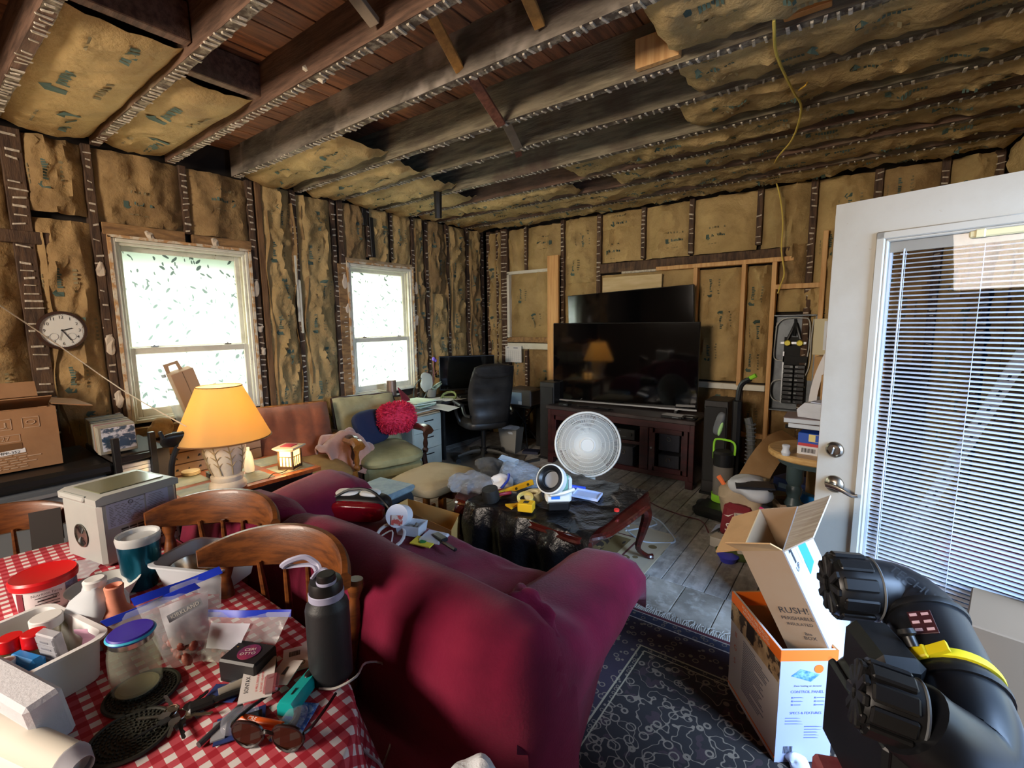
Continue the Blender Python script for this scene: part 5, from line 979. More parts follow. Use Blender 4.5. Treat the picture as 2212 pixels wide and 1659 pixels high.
ONE('thin_tape_roll', MB().lathe([(.035, 0), (.05, 0), (.05, .018), (.035, .018), (.035, 0)], 26, cap=False), mat('yellow_tape', '#d9cb7c', .6), 'thin yellowish tape roll tilted against the yellow box', 'tape', loc=item(1135, 1090, .035), r=(20, 10, 0))
t = T('work_light', 'white and black cordless work light with round head on the coffee table', 'work light', item(1205, 1100), (0, 0, 40)); TW = mat('tool_white', '#d8dad4', .4)
P('battery', MB().box((0, 0, .03), (.13, .085, .055), b=.01), BLACK, t); P('battery_clip', MB().box((.055, 0, .062), (.035, .05, .012), b=.003), mat('tool_blue', '#2f6fd0', .4), t); P('body', MB().box((0, 0, .085), (.15, .09, .06), b=.012).box((.065, 0, .14), (.03, .06, .12), b=.01), TW, t); P('button_panel', MB().box((-.02, -.046, .09), (.05, .003, .02)), _mats['tool_blue'], t); P('vent_panel', MB().box((.04, 0, .16), (.04, .05, .1), b=.004), mat('mint_panel', '#7fae97', .4), t)
Mh = TR((-.04, -.02, .19), (62, 0, -35)); P('head_ring', MB().lathe([(.075, -.03), (.088, -.02), (.088, .025), (.08, .03), (.078, .01)], 30, Mh, cap=False), TW, t); P('head_bezel', MB().lathe([(.08, .028), (.066, .034), (.052, .02), (.052, -.02), (0, -.02)], 30, Mh, cap=False), BLACK, t); P('lens', MB().lathe([(0, -.012), (.05, -.012), (.05, -.015), (0, -.015)], 24, Mh), mat('lens_grey', '#8f959b', .15), t); P('arm', MB().tube([(.09, -.03, .13), (.02, -.06, .12), (-.05, -.05, .11)], .012, 6), TW, t)
ONE('blue_marker', MB().cyl((-.06, 0, .014), (.06, 0, .014), .013, n=12), mat('marker_blue', '#2f55d6', .4), 'thick blue marker lying on the black plastic', 'marker', loc=item(1245, 1057), r=(0, 0, 10))
t = T('white_tray_plate', 'white square plastic cover plate lying open side up', 'plate', item(1268, 1072), (0, 3, 12)); P('plate', MB().box((0, 0, .006), (.17, .13, .008), b=.002), mat('bluish_white', '#c3cdea', .4), t)
for sx, sy, dx, dy in ((0, .06, .17, .006), (0, -.06, .17, .006), (.082, 0, .006, .13), (-.082, 0, .006, .13)): P('lip', MB().box((sx, sy, .012), (dx, dy, .016)), _mats['bluish_white'], t)
ONE('bottle_top', MB().cyl((0, 0, 0), (0, 0, .012), .016, n=14), mat('cap_red', '#c8302a', .4), 'little red cap at the right corner of the plastic sheet', 'cap', loc=item(1332, 1104))
t = T('flat_white_carton', 'white carton with yellow green lettering under the coffee table edge', 'box', on(1188, 1178, .09, -.09), (0, 0, -24)); P('carton', MB().box((0, 0, .045), (.26, .12, .09), b=.003), mat('carton_offwhite', '#c9c3b0', .7), t); P('printed_end', MB().box((.131, 0, .045), (.003, .11, .08)), mat('lime_print', '#c8c66a', .6, c2='#3d4a2c', ns=50, lo=.5, hi=.54), t)
# rugs
def rugmat(name, cols, uv0, bands, inner):
    m, N, L = newmat(name); p = N['Principled BSDF']; p.inputs['Roughness'].default_value = .95
    tc = N.new('ShaderNodeTexCoord'); sp = N.new('ShaderNodeSeparateXYZ'); L.new(tc.outputs['Object'], sp.inputs[0])
    def M_(op, a, b=None):
        n = N.new('ShaderNodeMath'); n.operation = op
        for k, q in enumerate((a, b)):
            if q is None: continue
            if hasattr(q, 'links'): L.new(q, n.inputs[k])
            else: n.inputs[k].default_value = q
        return n.outputs[0]
    def nzz(s, d=3): n = N.new('ShaderNodeTexNoise'); n.inputs['Scale'].default_value = s; n.inputs['Detail'].default_value = d; L.new(tc.outputs['Object'], n.inputs[0]); return n.outputs['Fac']
    def vor(s, f='F1'): n = N.new('ShaderNodeTexVoronoi'); n.inputs['Scale'].default_value = s; n.feature = f; L.new(tc.outputs['Object'], n.inputs[0]); return n.outputs[0]
    def mix(f, a, b):
        x = N.new('ShaderNodeMix'); x.data_type = 'RGBA'; L.new(f, x.inputs[0])
        for k, q in ((6, a), (7, b)):
            if hasattr(q, 'links'): L.new(q, x.inputs[k])
            else: x.inputs[k].default_value = hx(q)
        return x.outputs[2]
    hw, hd = uv0; du = M_('SUBTRACT', hw, M_('ABSOLUTE', sp.outputs[0])); dv = M_('SUBTRACT', hd, M_('ABSOLUTE', sp.outputs[1])); d = M_('MINIMUM', du, dv)
    band = lambda a, b: M_('MULTIPLY', M_('GREATER_THAN', d, a), M_('LESS_THAN', d, b))
    vine = M_('LESS_THAN', M_('ABSOLUTE', M_('SUBTRACT', nzz(inner[0], 1), .5)), inner[1]); fl = M_('LESS_THAN', M_('ABSOLUTE', M_('SUBTRACT', vor(inner[2]), inner[3])), .045); blot = M_('GREATER_THAN', nzz(inner[4], 2), .60)
    col = mix(blot, cols[0], cols[1]); col = mix(fl, col, cols[2]); col = mix(vine, col, cols[2])
    for a, b, c_, mo in bands:
        q = c_
        if mo: q = mix(M_('LESS_THAN', M_('ABSOLUTE', M_('SUBTRACT', vor(mo), .3)), .06), c_, cols[2])
        col = mix(band(a, b), col, q)
    L.new(col, p.inputs['Base Color']); b = N.new('ShaderNodeBump'); b.inputs['Strength'].default_value = .3; L.new(nzz(180), b.inputs['Height']); L.new(b.outputs[0], p.inputs['Normal']); return m
RUG1 = rugmat('dark_oriental_rug', ('#1b1513', '#2f2022', '#6c5f50'), (.75, .87), [(0, .02, '#54202c', 0), (.02, .026, '#a59a90', 0), (.026, .08, '#23263a', 30), (.08, .087, '#a59a90', 0), (.087, .27, '#281e2a', 25), (.27, .278, '#8b8068', 0), (.278, .30, '#171418', 40), (.30, .306, '#8b8068', 0)], (15, .013, 17, .30, 16))
rx, ry = -.30, 1.46
rug = T('oriental_rug', 'dark purple oriental rug with white fringe right of the sofa', 'rug', (rx, ry, .001)); P('rug_body', MB().sheet(lambda u, v: (-.75+1.5*u, -.87+1.74*v, .009+.002*nz3(u*6, v*6, 0)), 30, 34, .008), RUG1, rug)
fg = MB()
for i in range(150):
    x_ = -.74+1.48*i/149; a = V((x_, .865, .006)); sw = .03*nz3(x_*9, 0, 3); fg.tube([a, a+V((sw*.5, .02, .006)), a+V((sw+rnd(-.012, .012), .045, .006)), a+V((sw*1.5+rnd(-.02, .02), .07+rnd(-.02, .012), .003))], .0022, 3, sm=2)
P('fringe', fg, mat('fringe_white', '#b9b5ac', .9), rug, 0, kind='stuff')
RUG2 = rugmat('beige_geometric_rug', ('#2b2018', '#8a744a', '#6d5a34'), (.85, .85), [(0, .03, '#b9ab90', 0), (.03, .2, '#b3a68e', 9), (.2, .215, '#5b2a28', 0), (.215, .25, '#b0a284', 0)], (3, .09, 6, .45, 5))
rug = T('patterned_rug', 'beige bordered geometric rug under the coffee table', 'rug', (-1.86, 2.50, .001)); P('rug_body', MB().sheet(lambda u, v: (-.85+1.7*u, -.85+1.7*v, .008+.001*nz3(u*6, v*6, 0)), 24, 24, .007), RUG2, rug)
# cables on the floor
ONE('white_cable', MB().tube([(-1.35, 3.2, .012), (-1.2, 3.45, .012), pz(1395, 1112, .006), pz(1425, 1125, .006), pz(1447, 1150, .006), pz(1458, 1170, .006), pz(1430, 1173, .006), pz(1385, 1168, .012), pz(1350, 1140, .012), (-1.36, 3.3, .012)], .006, 6), mat('cable_white', '#bfc8d2', .5), 'loop of white cable lying on the boards right of the coffee table', 'cable')
ONE('red_cable', MB().tube([(-1.4, 3.7, .006), pz(1395, 1082, .006), pz(1430, 1098, .006), pz(1480, 1115, .006), pz(1515, 1125, .006), pz(1530, 1150, .006)], .005, 5), mat('cord_red', '#5b1f28', .6), 'dark red cord crossing the boards beyond the coffee table', 'cord')
ONE('plastic_lid_blue', MB().lathe([(.0, .0), (.045, 0), (.06, .035), (.066, .04), (.06, .044), (0, .044)], 24), mat('lid_violet', '#4a4fd0', .4), 'round violet lidded tub standing on the floorboards by the cartons', 'tub', loc=pz(1572, 1212, 0))
t = T('black_shoe', 'scuffed black shoe on the floor before the vacuum', 'shoe', pz(1535, 1105, 0), (0, 0, 160)); P('upper', MB().blob((0, 0, .045), (.27, .1, .09), e=2.5, amp=.02, fr=8), BLACKM, t); P('sole', MB().box((0, 0, .01), (.28, .1, .02), b=.008), mat('sole_tan', '#6d5f48', .7), t)
# ------------------------------------------------------------------ dining table with checked cloth
random.seed(21)
m, N, L = newmat('red_gingham'); p = N['Principled BSDF']; p.inputs['Roughness'].default_value = .75
uvn = N.new('ShaderNodeUVMap'); mp = N.new('ShaderNodeMapping'); mp.inputs['Scale'].default_value = (1/.036, 1/.036, 1); mp.inputs['Rotation'].default_value = (0, 0, R(2)); L.new(uvn.outputs[0], mp.inputs[0])
sp = N.new('ShaderNodeSeparateXYZ'); L.new(mp.outputs[0], sp.inputs[0]); st_ = []
for k in (0, 1):
    f = N.new('ShaderNodeMath'); f.operation = 'FRACT'; L.new(sp.outputs[k], f.inputs[0]); g = N.new('ShaderNodeMath'); g.operation = 'LESS_THAN'; g.inputs[1].default_value = .5; L.new(f.outputs[0], g.inputs[0]); st_.append(g.outputs[0])
sm_ = N.new('ShaderNodeMath'); sm_.operation = 'ADD'; L.new(st_[0], sm_.inputs[0]); L.new(st_[1], sm_.inputs[1])
cr = N.new('ShaderNodeValToRGB'); cr.color_ramp.interpolation = 'CONSTANT'; e = cr.color_ramp.elements; e[0].color = hx('#d8d2cf'); e[1].position = .34; e[1].color = hx('#b8434f'); q = e.new(.8); q.color = hx('#a01227')
hv = N.new('ShaderNodeMath'); hv.operation = 'MULTIPLY'; hv.inputs[1].default_value = .5; L.new(sm_.outputs[0], hv.inputs[0]); L.new(hv.outputs[0], cr.inputs[0]); L.new(cr.outputs[0], p.inputs['Base Color'])
bn = N.new('ShaderNodeBump'); nn_ = N.new('ShaderNodeTexNoise'); nn_.inputs['Scale'].default_value = 14; bn.inputs['Strength'].default_value = .25; L.new(nn_.outputs[0], bn.inputs['Height']); L.new(bn.outputs[0], p.inputs['Normal']); GING = m
TC = V((-1.55, -.05)); ZB = .758
def rrect(a, s=1.0, n=4.0):
    c, q = cos(a), sin(a); r = (abs(c/.88)**n+abs(q/.66)**n)**(-1/n); return V((TC.x+c*r*s, TC.y+q*r*s))
t = T('dining_table', 'rounded dining table under the red checked cloth', 'table', (TC.x, TC.y, 0))
P('table_top', MB().prism([tuple(rrect(2*pi*k/48, .99)-TC) for k in range(48)], .03, TR((0, 0, .724))), TBW, t)
P('pedestal', MB().lathe([(.06, .06), (.07, .3), (.05, .4), (.09, .6), (.07, .72)], 20), TBW, t)
for k in range(4): P('foot', MB().tube([(0, 0, .14), (.25*cos(k*pi/2+.7), .25*sin(k*pi/2+.7), .1), (.45*cos(k*pi/2+.7), .45*sin(k*pi/2+.7), .03)], .035, 8), TBW, t)
vs, uv, fs = [], [], []; NA = 160; prof = [(k/9, 0) for k in range(10)]+[(1, .006), (1.004, .015)]+[(1, .03+.28*(k/9)) for k in range(10)]
for r_, dr in prof:
    for i in range(NA):
        a = 2*pi*i/NA; b = rrect(a, max(r_, .001)); nrm = (rrect(a, 1)-TC).normalized()
        out_ = .004+.05*min(1, dr/.3)+.035*sin(a*34+1.5*sin(a*5))*max(0, dr-.02)/.3*1.2 if dr else 0
        z = ZB+.0035-dr+.0025*nz3(b.x*6, b.y*6, 0)*(dr == 0); q = b+nrm*out_
        vs.append((q.x, q.y, z)); f = b+nrm*dr; uv.append((f.x, f.y))
W = len(prof)
fs = [(j*NA+i, j*NA+(i+1) % NA, (j+1)*NA+(i+1) % NA, (j+1)*NA+i) for j in range(W-1) for i in range(NA)]
me = bpy.data.meshes.new('tablecloth'); me.from_pydata(vs, [], fs); ul = me.uv_layers.new(name='UVMap')
for l in me.loops: ul.data[l.index].uv = uv[l.vertex_index]
me.shade_smooth(); me.materials.append(GING); o = bpy.data.objects.new('tablecloth', me); COL.objects.link(o); tag(o, 'red and white checked tablecloth draped over the dining table', 'tablecloth')
ZD = .7635
def tz(x, y, dz=0.0): p_ = pz(x, y, ZD); return V((p_.x, p_.y, ZD+dz))
# captain's chairs
OAKC = mat('chair_oak', '#713f19', .4, c2='#4c280f', ns=5, st=(1.5, 5, 12), coat=.12, bump=.08, bs=40)
def captain_chair(label, c, rz, sc=1.0):
    t = T('wooden_chair', label, 'chair', c, (0, 0, rz), 'wooden spindle back chairs at the table'); t.scale = (sc, sc, sc*1.04)
    P('seat', MB().blob((0, -.02, .44), (.44, .42, .05), e=3, e2=3, n=28, m=8), OAKC, t)
    rg = []
    for k in range(25):
        f = k/24*2-1; a = f*1.05; x_, y_ = .245*sin(a)/sin(1.05), .215-.14*(1-cos(a))/(1-cos(1.05)); hgt = .125*(1-.55*abs(f)**3.5); zt = .94-.045*abs(f)**2.2; zb = zt-hgt*(1-.2*abs(f)**2); th = .014
        nx, ny = sin(a)*.8, cos(a); L_ = sqrt(nx*nx+ny*ny); nx, ny = nx/L_, ny/L_
        rg.append([(x_-nx*th, y_-ny*th, zb+.006), (x_-nx*th, y_-ny*th, zt-.012), (x_-nx*th*.4, y_-ny*th*.4, zt), (x_+nx*th*.6, y_+ny*th*.6, zt), (x_+nx*th*1.2, y_+ny*th*1.2, zt-.012), (x_+nx*th, y_+ny*th, zb+.004), (x_, y_, zb-.002)])
    P('crest_rail', MB().loft(rg), OAKC, t, sm=50)
    post = [(.016, 0), (.016, .04), (.024, .07), (.026, .1), (.014, .14), (.018, .16), (.02, .2), (.024, .26), (.017, .31), (.013, .33), (.022, .36), (.02, .385)]
    for s_ in (-1, 1): P('back_post', MB().lathe(post, 14, TR((s_*.2, .11, .455), (-6, s_*4, 0))), OAKC, t)
    for k in range(4):
        x_ = -.12+.08*k; y1 = .21-.05*abs(x_)/.12*.5; P('spindle', MB().tube([(x_*.85, .15, .455), (x_*.95, .185, .62), (x_, y1-.015, .835)], lambda q: .007+.004*sin(q*pi), 8), OAKC, t)
    for sx in (-1, 1):
        for sy in (-1, 1): P('leg', MB().lathe([(.014, 0), (.018, .06), (.024, .16), (.016, .2), (.024, .24), (.022, .36), (.018, .44)], 12, TR((sx*.2, sy*.17, 0), (sy*7, -sx*7, 0))), OAKC, t)
        P('stretcher', MB().cyl((sx*.18, -.15, .18), (sx*.18, .15, .18), .011, n=8), OAKC, t)
    P('stretcher', MB().cyl((-.18, 0, .18), (.18, 0, .18), .011, n=8), OAKC, t); return t
captain_chair('wooden spindle back chair nearest the black bottle, between table and sofa', (-1.255, .50, 0), 22)
captain_chair('wooden spindle back chair behind the ice maker side of the table', (-1.73, .54, 0), 30)
captain_chair('wooden spindle back chair at the far left end of the table with a dark strap', (-2.46, .16, 0), 80, .92)
ONE('dark_strap', MB().sheet(lambda u, v: (.09*(u-.5), .02+.035*sin(v*pi)-.07*v, .0+.13*sin(v*pi*.9)-.28*max(0, v-.5)), 2, 12, .004), mat('strap_grey', '#35312f', .8), 'wide dark strap hung over the leftmost chair rail', 'strap', loc=pz(103, 1145, .80)+V((-.02, 0, -.06)), r=(0, 0, 78))

# ice maker
ICE = mat('ice_maker_silver', '#b4b7b2', .4, .25, c2='#a9aca8', ns=3); t = T('ice_maker', 'silver countertop ice maker with vent grille and round fan port', 'appliance', (-2.155, .465, ZD), (0, 0, 12.5))
P('cabinet', MB().box((0, 0, .115), (.235, .25, .225), b=.012), ICE, t); P('foot', MB().box((0, 0, .005), (.2, .21, .01)), BLACK, t)
rg = []
for k in range(13):
    x_ = -.122+.244*k/12; z_ = .236-.022*lerp([(-.13, 1), (-.07, .9), (-.02, 0), (.13, 0)], x_) if False else .232; y0, y1 = -.13, .13
    rg.append([(x_, y0, .222), (x_, y0, .244), (x_, y0+.02, .252), (x_, y1-.02, .252), (x_, y1, .244), (x_, y1, .222)])
P('lid', MB().loft(rg), ICE, t); P('lid_window', MB().box((.0, .0, .2535), (.17, .2, .004), b=.0015), mat('olive_smoke', '#6d6f58', .15, spec=.6), t); P('front_slope', MB().box((-.02, -.122, .236), (.15, .03, .02), (-18, 0, 0), b=.004), ICE, t)
sx_ = .1182
P('label_sheet', MB().box((sx_, -.045, .175), (.001, .115, .085)), mat('label_blue_white', '#b9bfd6', .6), t); P('label_sheet', MB().box((sx_, .055, .18), (.001, .075, .08)), _mats['label_blue_white'], t)
g = MB()
for k in range(13):
    y_ = -.095
    while y_ < 0: l_ = rnd(.005, .02); g.box((sx_+.0008, y_+l_/2, .207-k*.0056), (.0006, l_, .0018)); y_ += l_+rnd(.003, .012)
    if k < 11: g.box((sx_+.0008, .05, .21-k*.006), (.0006, rnd(.04, .062), .0016))
g.tube([(sx_+.001, -.03+.007*cos(a*pi/5), .207+.006*sin(a*pi/5)) for a in range(10)], .0018, 4, True, 1)
P('small_print', g, GREYINK, t, 0, kind='stuff')
vt = MB()
for c_ in range(7):
    for r_ in range(9): vt.box((sx_, -.055+c_*.0255, .118-r_*.0095), (.002, .021, .0052))
P('vent_slot', vt, mat('slot_dark', '#3a3834', .8), t, 0, kind='stuff')
vt = MB(); Mv = TR((-.005, -.1262, .10), (90, 0, 0))
P('fan_port', MB().lathe([(0, 0), (.04, 0), (.042, .003), (.038, .004), (.037, .001)], 30, Mv, cap=False), mat('port_metal', '#8f8c82', .25, .9), t)
for k in range(6):
    for a0 in (.9, 3.9): vt.tube([V((-.005+(.01+.0045*k)*cos(a0+q*.25), -.1275, .1+(.01+.0045*k)*sin(a0+q*.25))) for q in range(7)], .0014, 4, sm=1)
P('port_slot', vt, BLACK, t, 0, kind='stuff'); P('side_button', MB().blob((sx_, .105, .085), (.01, .03, .05)), GREY, t)
# tumbler, bins, tubs
t = T('steel_tumbler', 'teal blue tapered tumbler with clear lid in front of the ice maker', 'tumbler', tz(288, 1276)+V((-.01, .03, 0))); t.scale = (1, 1, .9)
P('body', MB().lathe([(0, 0), (.038, 0), (.04, .045), (.052, .065), (.056, .17), (.056, .175), (.05, .175)], 32), mat('teal_metal', '#0f5a74', .25, .7), t); P('lid', MB().lathe([(.057, .165), (.059, .185), (.056, .195), (.05, .192), (.046, .18), (0, .18)], 32, cap=False), glassy('clear_lid', '#d9dcdc', .35, .08), t); P('base_ring', MB().cyl((0, 0, 0), (0, 0, .004), .037, n=24), CHROME, t)
MILK = translucent('milky_plastic', '#d4dbe2', .35)
def tray(t, w_, d_, h_, m, fl=.02, nm='tray_wall'):
    def ring(a, b, r_, z): return [(sx*a-sx*r_+r_*cos(q), sy*b-sy*r_+r_*sin(q), z) for sx, sy, q0 in ((1, 1, 0), (-1, 1, pi/2), (-1, -1, pi), (1, -1, 3*pi/2)) for q in [q0+pi/2*k/5 for k in range(6)]]
    P(nm, MB().loft([ring(w_/2-fl, d_/2-fl, .03, 0), ring(w_/2-.004, d_/2-.004, .035, h_-.008), ring(w_/2+.008, d_/2+.008, .04, h_-.006), ring(w_/2+.008, d_/2+.008, .04, h_), ring(w_/2-.004, d_/2-.004, .035, h_), ring(w_/2-fl-.003, d_/2-fl-.003, .028, .004)]), m, t, sm=50)
c_ = (tz(345, 1262)+tz(480, 1285))/2; t = T('white_dish_bin', 'white translucent plastic bin behind the zip bags by the chair', 'bin', (-1.655, .552, ZD), (0, 0, 26)); tray(t, .26, .19, .088, MILK)
ONE('steel_pan', MB().lathe([(0, 0), (.06, 0), (.075, .05), (.07, .05), (.056, .006), (0, .006)], 28), CHROME, 'shiny steel bowl sitting inside the white bin', 'bowl', loc=(-1.69, .53, ZD+.006))
t = T('red_lid_tub', 'round white food tub with bright red lid and nutrition label', 'tub', tz(88, 1318)+V((-.03, .02, 0))); P('body', MB().lathe([(0, 0), (.062, 0), (.07, .085), (0, .085)], 32), WHITE, t); P('lid', MB().lathe([(.075, .075), (.077, .092), (.073, .099), (.068, .097), (0, .097)], 36), mat('lid_red', '#c8141c', .35), t)
fc = V((0, 0, 0))-V(t.location); az = math.degrees(math.atan2(-t.location.y, -t.location.x)); Mz = TR((0, 0, 0), (0, 0, az+90))
def curved(t, nm, r_, a0, a1, z0, z1, m, M=None): return P(nm, MB().sheet(lambda u, v: (r_*sin(R(a0+(a1-a0)*u)), -r_*cos(R(a0+(a1-a0)*u)), z0+(z1-z0)*v), 10, 1, 0, M), m, t)
curved(t, 'label', .0695, -42, 35, .01, .07, mat('nutrition_white', '#d7d7d8', .6), Mz); curved(t, 'label', .0697, 36, 85, .01, .07, mat('label_grey_blue', '#8d94ad', .6, c2='#5f6683', ns=60), Mz); curved(t, 'label', .0698, -60, -44, .01, .07, mat('label_maroon', '#7a2634', .6), Mz)
TEXT('Nutrition Facts', .0105, INK, t, (0, -.0712, .062), (90, 0, 0), M=Mz); g = MB()
for k, wd in enumerate((.05, .04, .052, .05, .045)): g.box((0, -.0708, .052-.009*k), (wd, .0008, .0035 if k % 2 else .0018))
P('label_rule', MB().raw(g.v, g.f, Mz), INK, t, 0, kind='stuff'); TEXT('190', .011, INK, t, (.018, -.0712, .046), (90, 0, 0), M=Mz)
ONE('white_bowl', MB().lathe([(0, 0), (.05, 0), (.085, .06), (.088, .062), (.083, .06), (.045, .006), (0, .006)], 36), mat('bowl_grey_white', '#b9bbb8', .5), 'pale grey plastic bowl behind the white jug', 'bowl', loc=tz(205, 1318)+V((-.02, .03, 0)))
t = T('white_jug', 'white translucent square jug with open pour spout', 'jug', tz(196, 1405)+V((-.03, .03, 0)), (0, 0, 30)); P('jug_body', MB().loft([[(sx*a, sy*b, z_) for sx, sy in ((-1, -.8), (-.8, -1), (.8, -1), (1, -.8), (1, .8), (.8, 1), (-.8, 1), (-1, .8))] for a, b, z_ in ((.045, .045, 0), (.05, .05, .01), (.05, .05, .105), (.042, .042, .125), (.022, .022, .145), (.02, .02, .155))]), MILK, t, 50); P('jug_cap', MB().lathe([(.023, .15), (.025, .168), (.02, .172), (0, .17)], 20), mat('cap_white', '#d8d8d6', .5), t); P('jug_handle', MB().tube([(.0, .03, .14), (.0, .06, .13), (0, .058, .08), (0, .045, .05)], .008, 7), MILK, t)
t = T('pink_vase', 'small pink ceramic bottle vase between jug and jar', 'vase', tz(256, 1388)+V((0, .005, 0))); t.scale = (1.1, 1.1, 1.0); P('vase_body', MB().lathe([(0, 0), (.034, 0), (.042, .03), (.044, .05), (.036, .075), (.02, .1), (.0165, .13), (.019, .155), (.016, .158), (.011, .15), (.011, .12)], 30, cap=False), mat('pink_ceramic', '#d28a70', .7, c2='#c97f66', ns=20), t); P('vase_base', MB().cyl((0, 0, 0), (0, 0, .003), .034, n=20), _mats['pink_ceramic'], t)
# zip bags
CLR = glassy('zip_clear', '#d7dbe0', .8, .1); ZBL = mat('zip_blue', '#1d36b8', .3); FROST = mat('frosty_paper', '#c3c4cb', .5, alpha=.6, c2='#b3b4bd', ns=12)
def patchmb(a, b, c, d, bul, nrm, seed, nu=16, nv=16, th=.0, wr=.006):
    def f(u, v):
        q = (a*(1-u)+b*u)*(1-v)+(c*(1-u)+d*u)*v
        return q+nrm*(bul*sin(pi*u)*sin(pi*min(1, v*.95))+wr*nz3(u*5+seed, v*5, seed)+wr*.6*abs(nz3(u*9, v*9+seed, 2)))
    return f
def zipbag(label, a, b, c, d, seed, n=V((.6, -.55, .5)), strip=.017):
    t = T('zip_bag', label, 'zip bag', (c+d)/2); n = n.normalized(); f = patchmb(a, b, c, d, .02, n, seed); f2 = patchmb(a, b, c, d, -.02, n, seed+4)
    PW('bag_film', MB().sheet(f, 16, 16), CLR, t, sm=50); PW('bag_film', MB().sheet(f2, 16, 16), CLR, t, sm=50)
    ax = (b-a).normalized(); dn = (c-a).normalized(); PW('zip_strip', MB().sheet(lambda u, v: a+(b-a)*u+dn*(strip*(v-.3))+n*(.006*sin(u*7+seed)), 14, 3, .003), ZBL, t, sm=50); return t, f
a, b, c, d = pz(224, 1345, .885), pz(425, 1262, .93), tz(330, 1425, .004), tz(440, 1400, .004)
zipbag('clear zip bag with blue zipper behind, touching the pink vase', a, b, c, d, 2, strip=.02)
a, b, c, d = pz(287, 1298, .925), pz(478, 1228, .945), tz(365, 1450, .004), tz(478, 1418, .004)
t, f = zipbag('clear zip bag with blue zipper holding a frosted printed pouch', a, b, c, d, 7, strip=.02)
PW('pouch', MB().sheet(lambda u, v: f(.25+.6*u, .22+.55*v)+V((.004, -.004, .003)), 8, 8), FROST, t, sm=50)
o_ = f(.62, .36)+V((.016, -.016, .01)); ex = (f(.95, .30)-f(.3, .42)).normalized(); ey = (f(.62, .1)-f(.62, .7)); ey = (ey-ex*ey.dot(ex)).normalized(); ez = ex.cross(ey)
Mt = MX.Translation(-V(t.location)) @ MX.Translation(o_) @ MX((ex, ey, ez)).transposed().to_4x4()
P('print_band', MB().box((0, 0, 0), (.072, .018, .0006), M=Mt), mat('band_grey', '#8d9096', .6), t); TEXT('KIRKLAND', .0125, PAPER, t, (0, 0, .001), (0, 0, 0), M=Mt)
RED_ = mat('meat_red', '#7b3028', .5, c2='#a8665c', ns=30)
mb = MB(); cc_ = tz(398, 1424)
for i in range(22): mb.blob(cc_+V((rnd(-.05, .05), rnd(-.02, .02), rnd(.014, .055))), (rnd(.02, .035), rnd(.02, .03), rnd(.012, .02)), (rnd(0, 90), rnd(0, 90), rnd(0, 90)), n=9, m=6)
PW('bag_contents', mb, RED_, t, kind='stuff')
a, b, c, d = pz(447, 1322, .865), pz(628, 1322, .862), tz(432, 1432, .004), tz(575, 1440, .004)
t, f = zipbag('clear zip bag with blue zipper leaning behind the black box', a, b, c, d, 11, n=V((.5, -.7, .4)))
PW('pouch', MB().sheet(lambda u, v: f(.1+.5*u, .2+.5*v)+V((.004, -.004, .002)), 6, 6), mat('pale_note', '#c3c6d6', .6, alpha=.8), t, sm=50); mb = MB(); cc_ = tz(478, 1425)
for i in range(7): mb.blob(cc_+V((rnd(-.03, .03), rnd(-.015, .02), rnd(.01, .03))), (.025, .02, .014), (rnd(0, 90), rnd(0, 90), 0), n=9, m=6)
PW('bag_contents', mb, RED_, t, kind='stuff')
t = T('flat_zip_bag', 'flat clear zip bag with blue edge lying beside the ice maker', 'zip bag', tz(175, 1232), (0, 0, -32)); P('bag_film', MB().sheet(lambda u, v: (.16*u-.08, .1*v-.05, .004+.008*abs(nz3(u*5, v*5, 1))), 8, 8), FROST, t, sm=50); P('zip_strip', MB().box((0, -.055, .005), (.17, .014, .003)), mat('zip_navy', '#3a3f9a', .4), t)
# jar and trivets
def trivet(label, c, rz):
    t = T('rubber_trivet', label, 'trivet', c, (0, 0, rz)); RB = mat('trivet_rubber', '#2a2b22', .7); P('trivet_base', MB().lathe([(0, 0), (.068, 0), (.0685, .003), (0, .003)], 40), RB, t); P('trivet_rim', MB().tube([(.068*cos(a*pi/20), .068*sin(a*pi/20), .004) for a in range(40)], .004, 6, True, 1), RB, t); g = MB()
    for k in range(1, 8):
        r_ = .0085*k; n_ = 6*k
        for i in range(n_): a = 2*pi*i/n_+.2*k; g.box((r_*cos(a), r_*sin(a), .0045), (.0055, .0032, .004), (0, 0, math.degrees(a)+65))
    P('woven_ridges', g, RB, t, 0, kind='stuff'); return t
c1 = tz(308, 1497); trivet('round dark woven rubber trivet under the purple lidded jar', c1, 0); trivet('round dark woven rubber trivet lying bare beside the keys', tz(283, 1592), 20)
t = T('mason_jar', 'empty glass mason jar with purple lid standing on a trivet', 'jar', c1+V((-.014, -.004, .0075))); t.scale = (1, 1, .93); JG = glassy('jar_glass', '#c9cdbd', .9, .05, 'fafbf6')
P('glass', MB().lathe([(0, 0), (.04, 0), (.046, .008), (.047, .03), (.047, .1), (.044, .118), (.038, .13), (.038, .145), (.035, .145), (.035, .13), (.041, .116), (.044, .1), (.044, .01), (0, .006)], 36, cap=False), JG, t); P('sediment', MB().lathe([(0, .0062), (.04, .0062), (.04, .009), (0, .009)], 24), mat('jar_dregs', '#8d8663', .4), t)
P('lid_band', MB().lathe([(.0395, .126), (.041, .128), (.041, .142), (.0395, .144)], 36, cap=False), CHROME, t); P('lid', MB().lathe([(.042, .14), (.0425, .15), (.04, .153), (0, .153)], 36), mat('lid_purple', '#35209a', .45, c2='#2c1a86', ns=9), t); P('lid_edge', MB().tube([(.042*cos(a*pi/20), .042*sin(a*pi/20), .146) for a in range(40)], .004, 5, True, 1), mat('lid_cyan', '#35a6c8', .4), t)
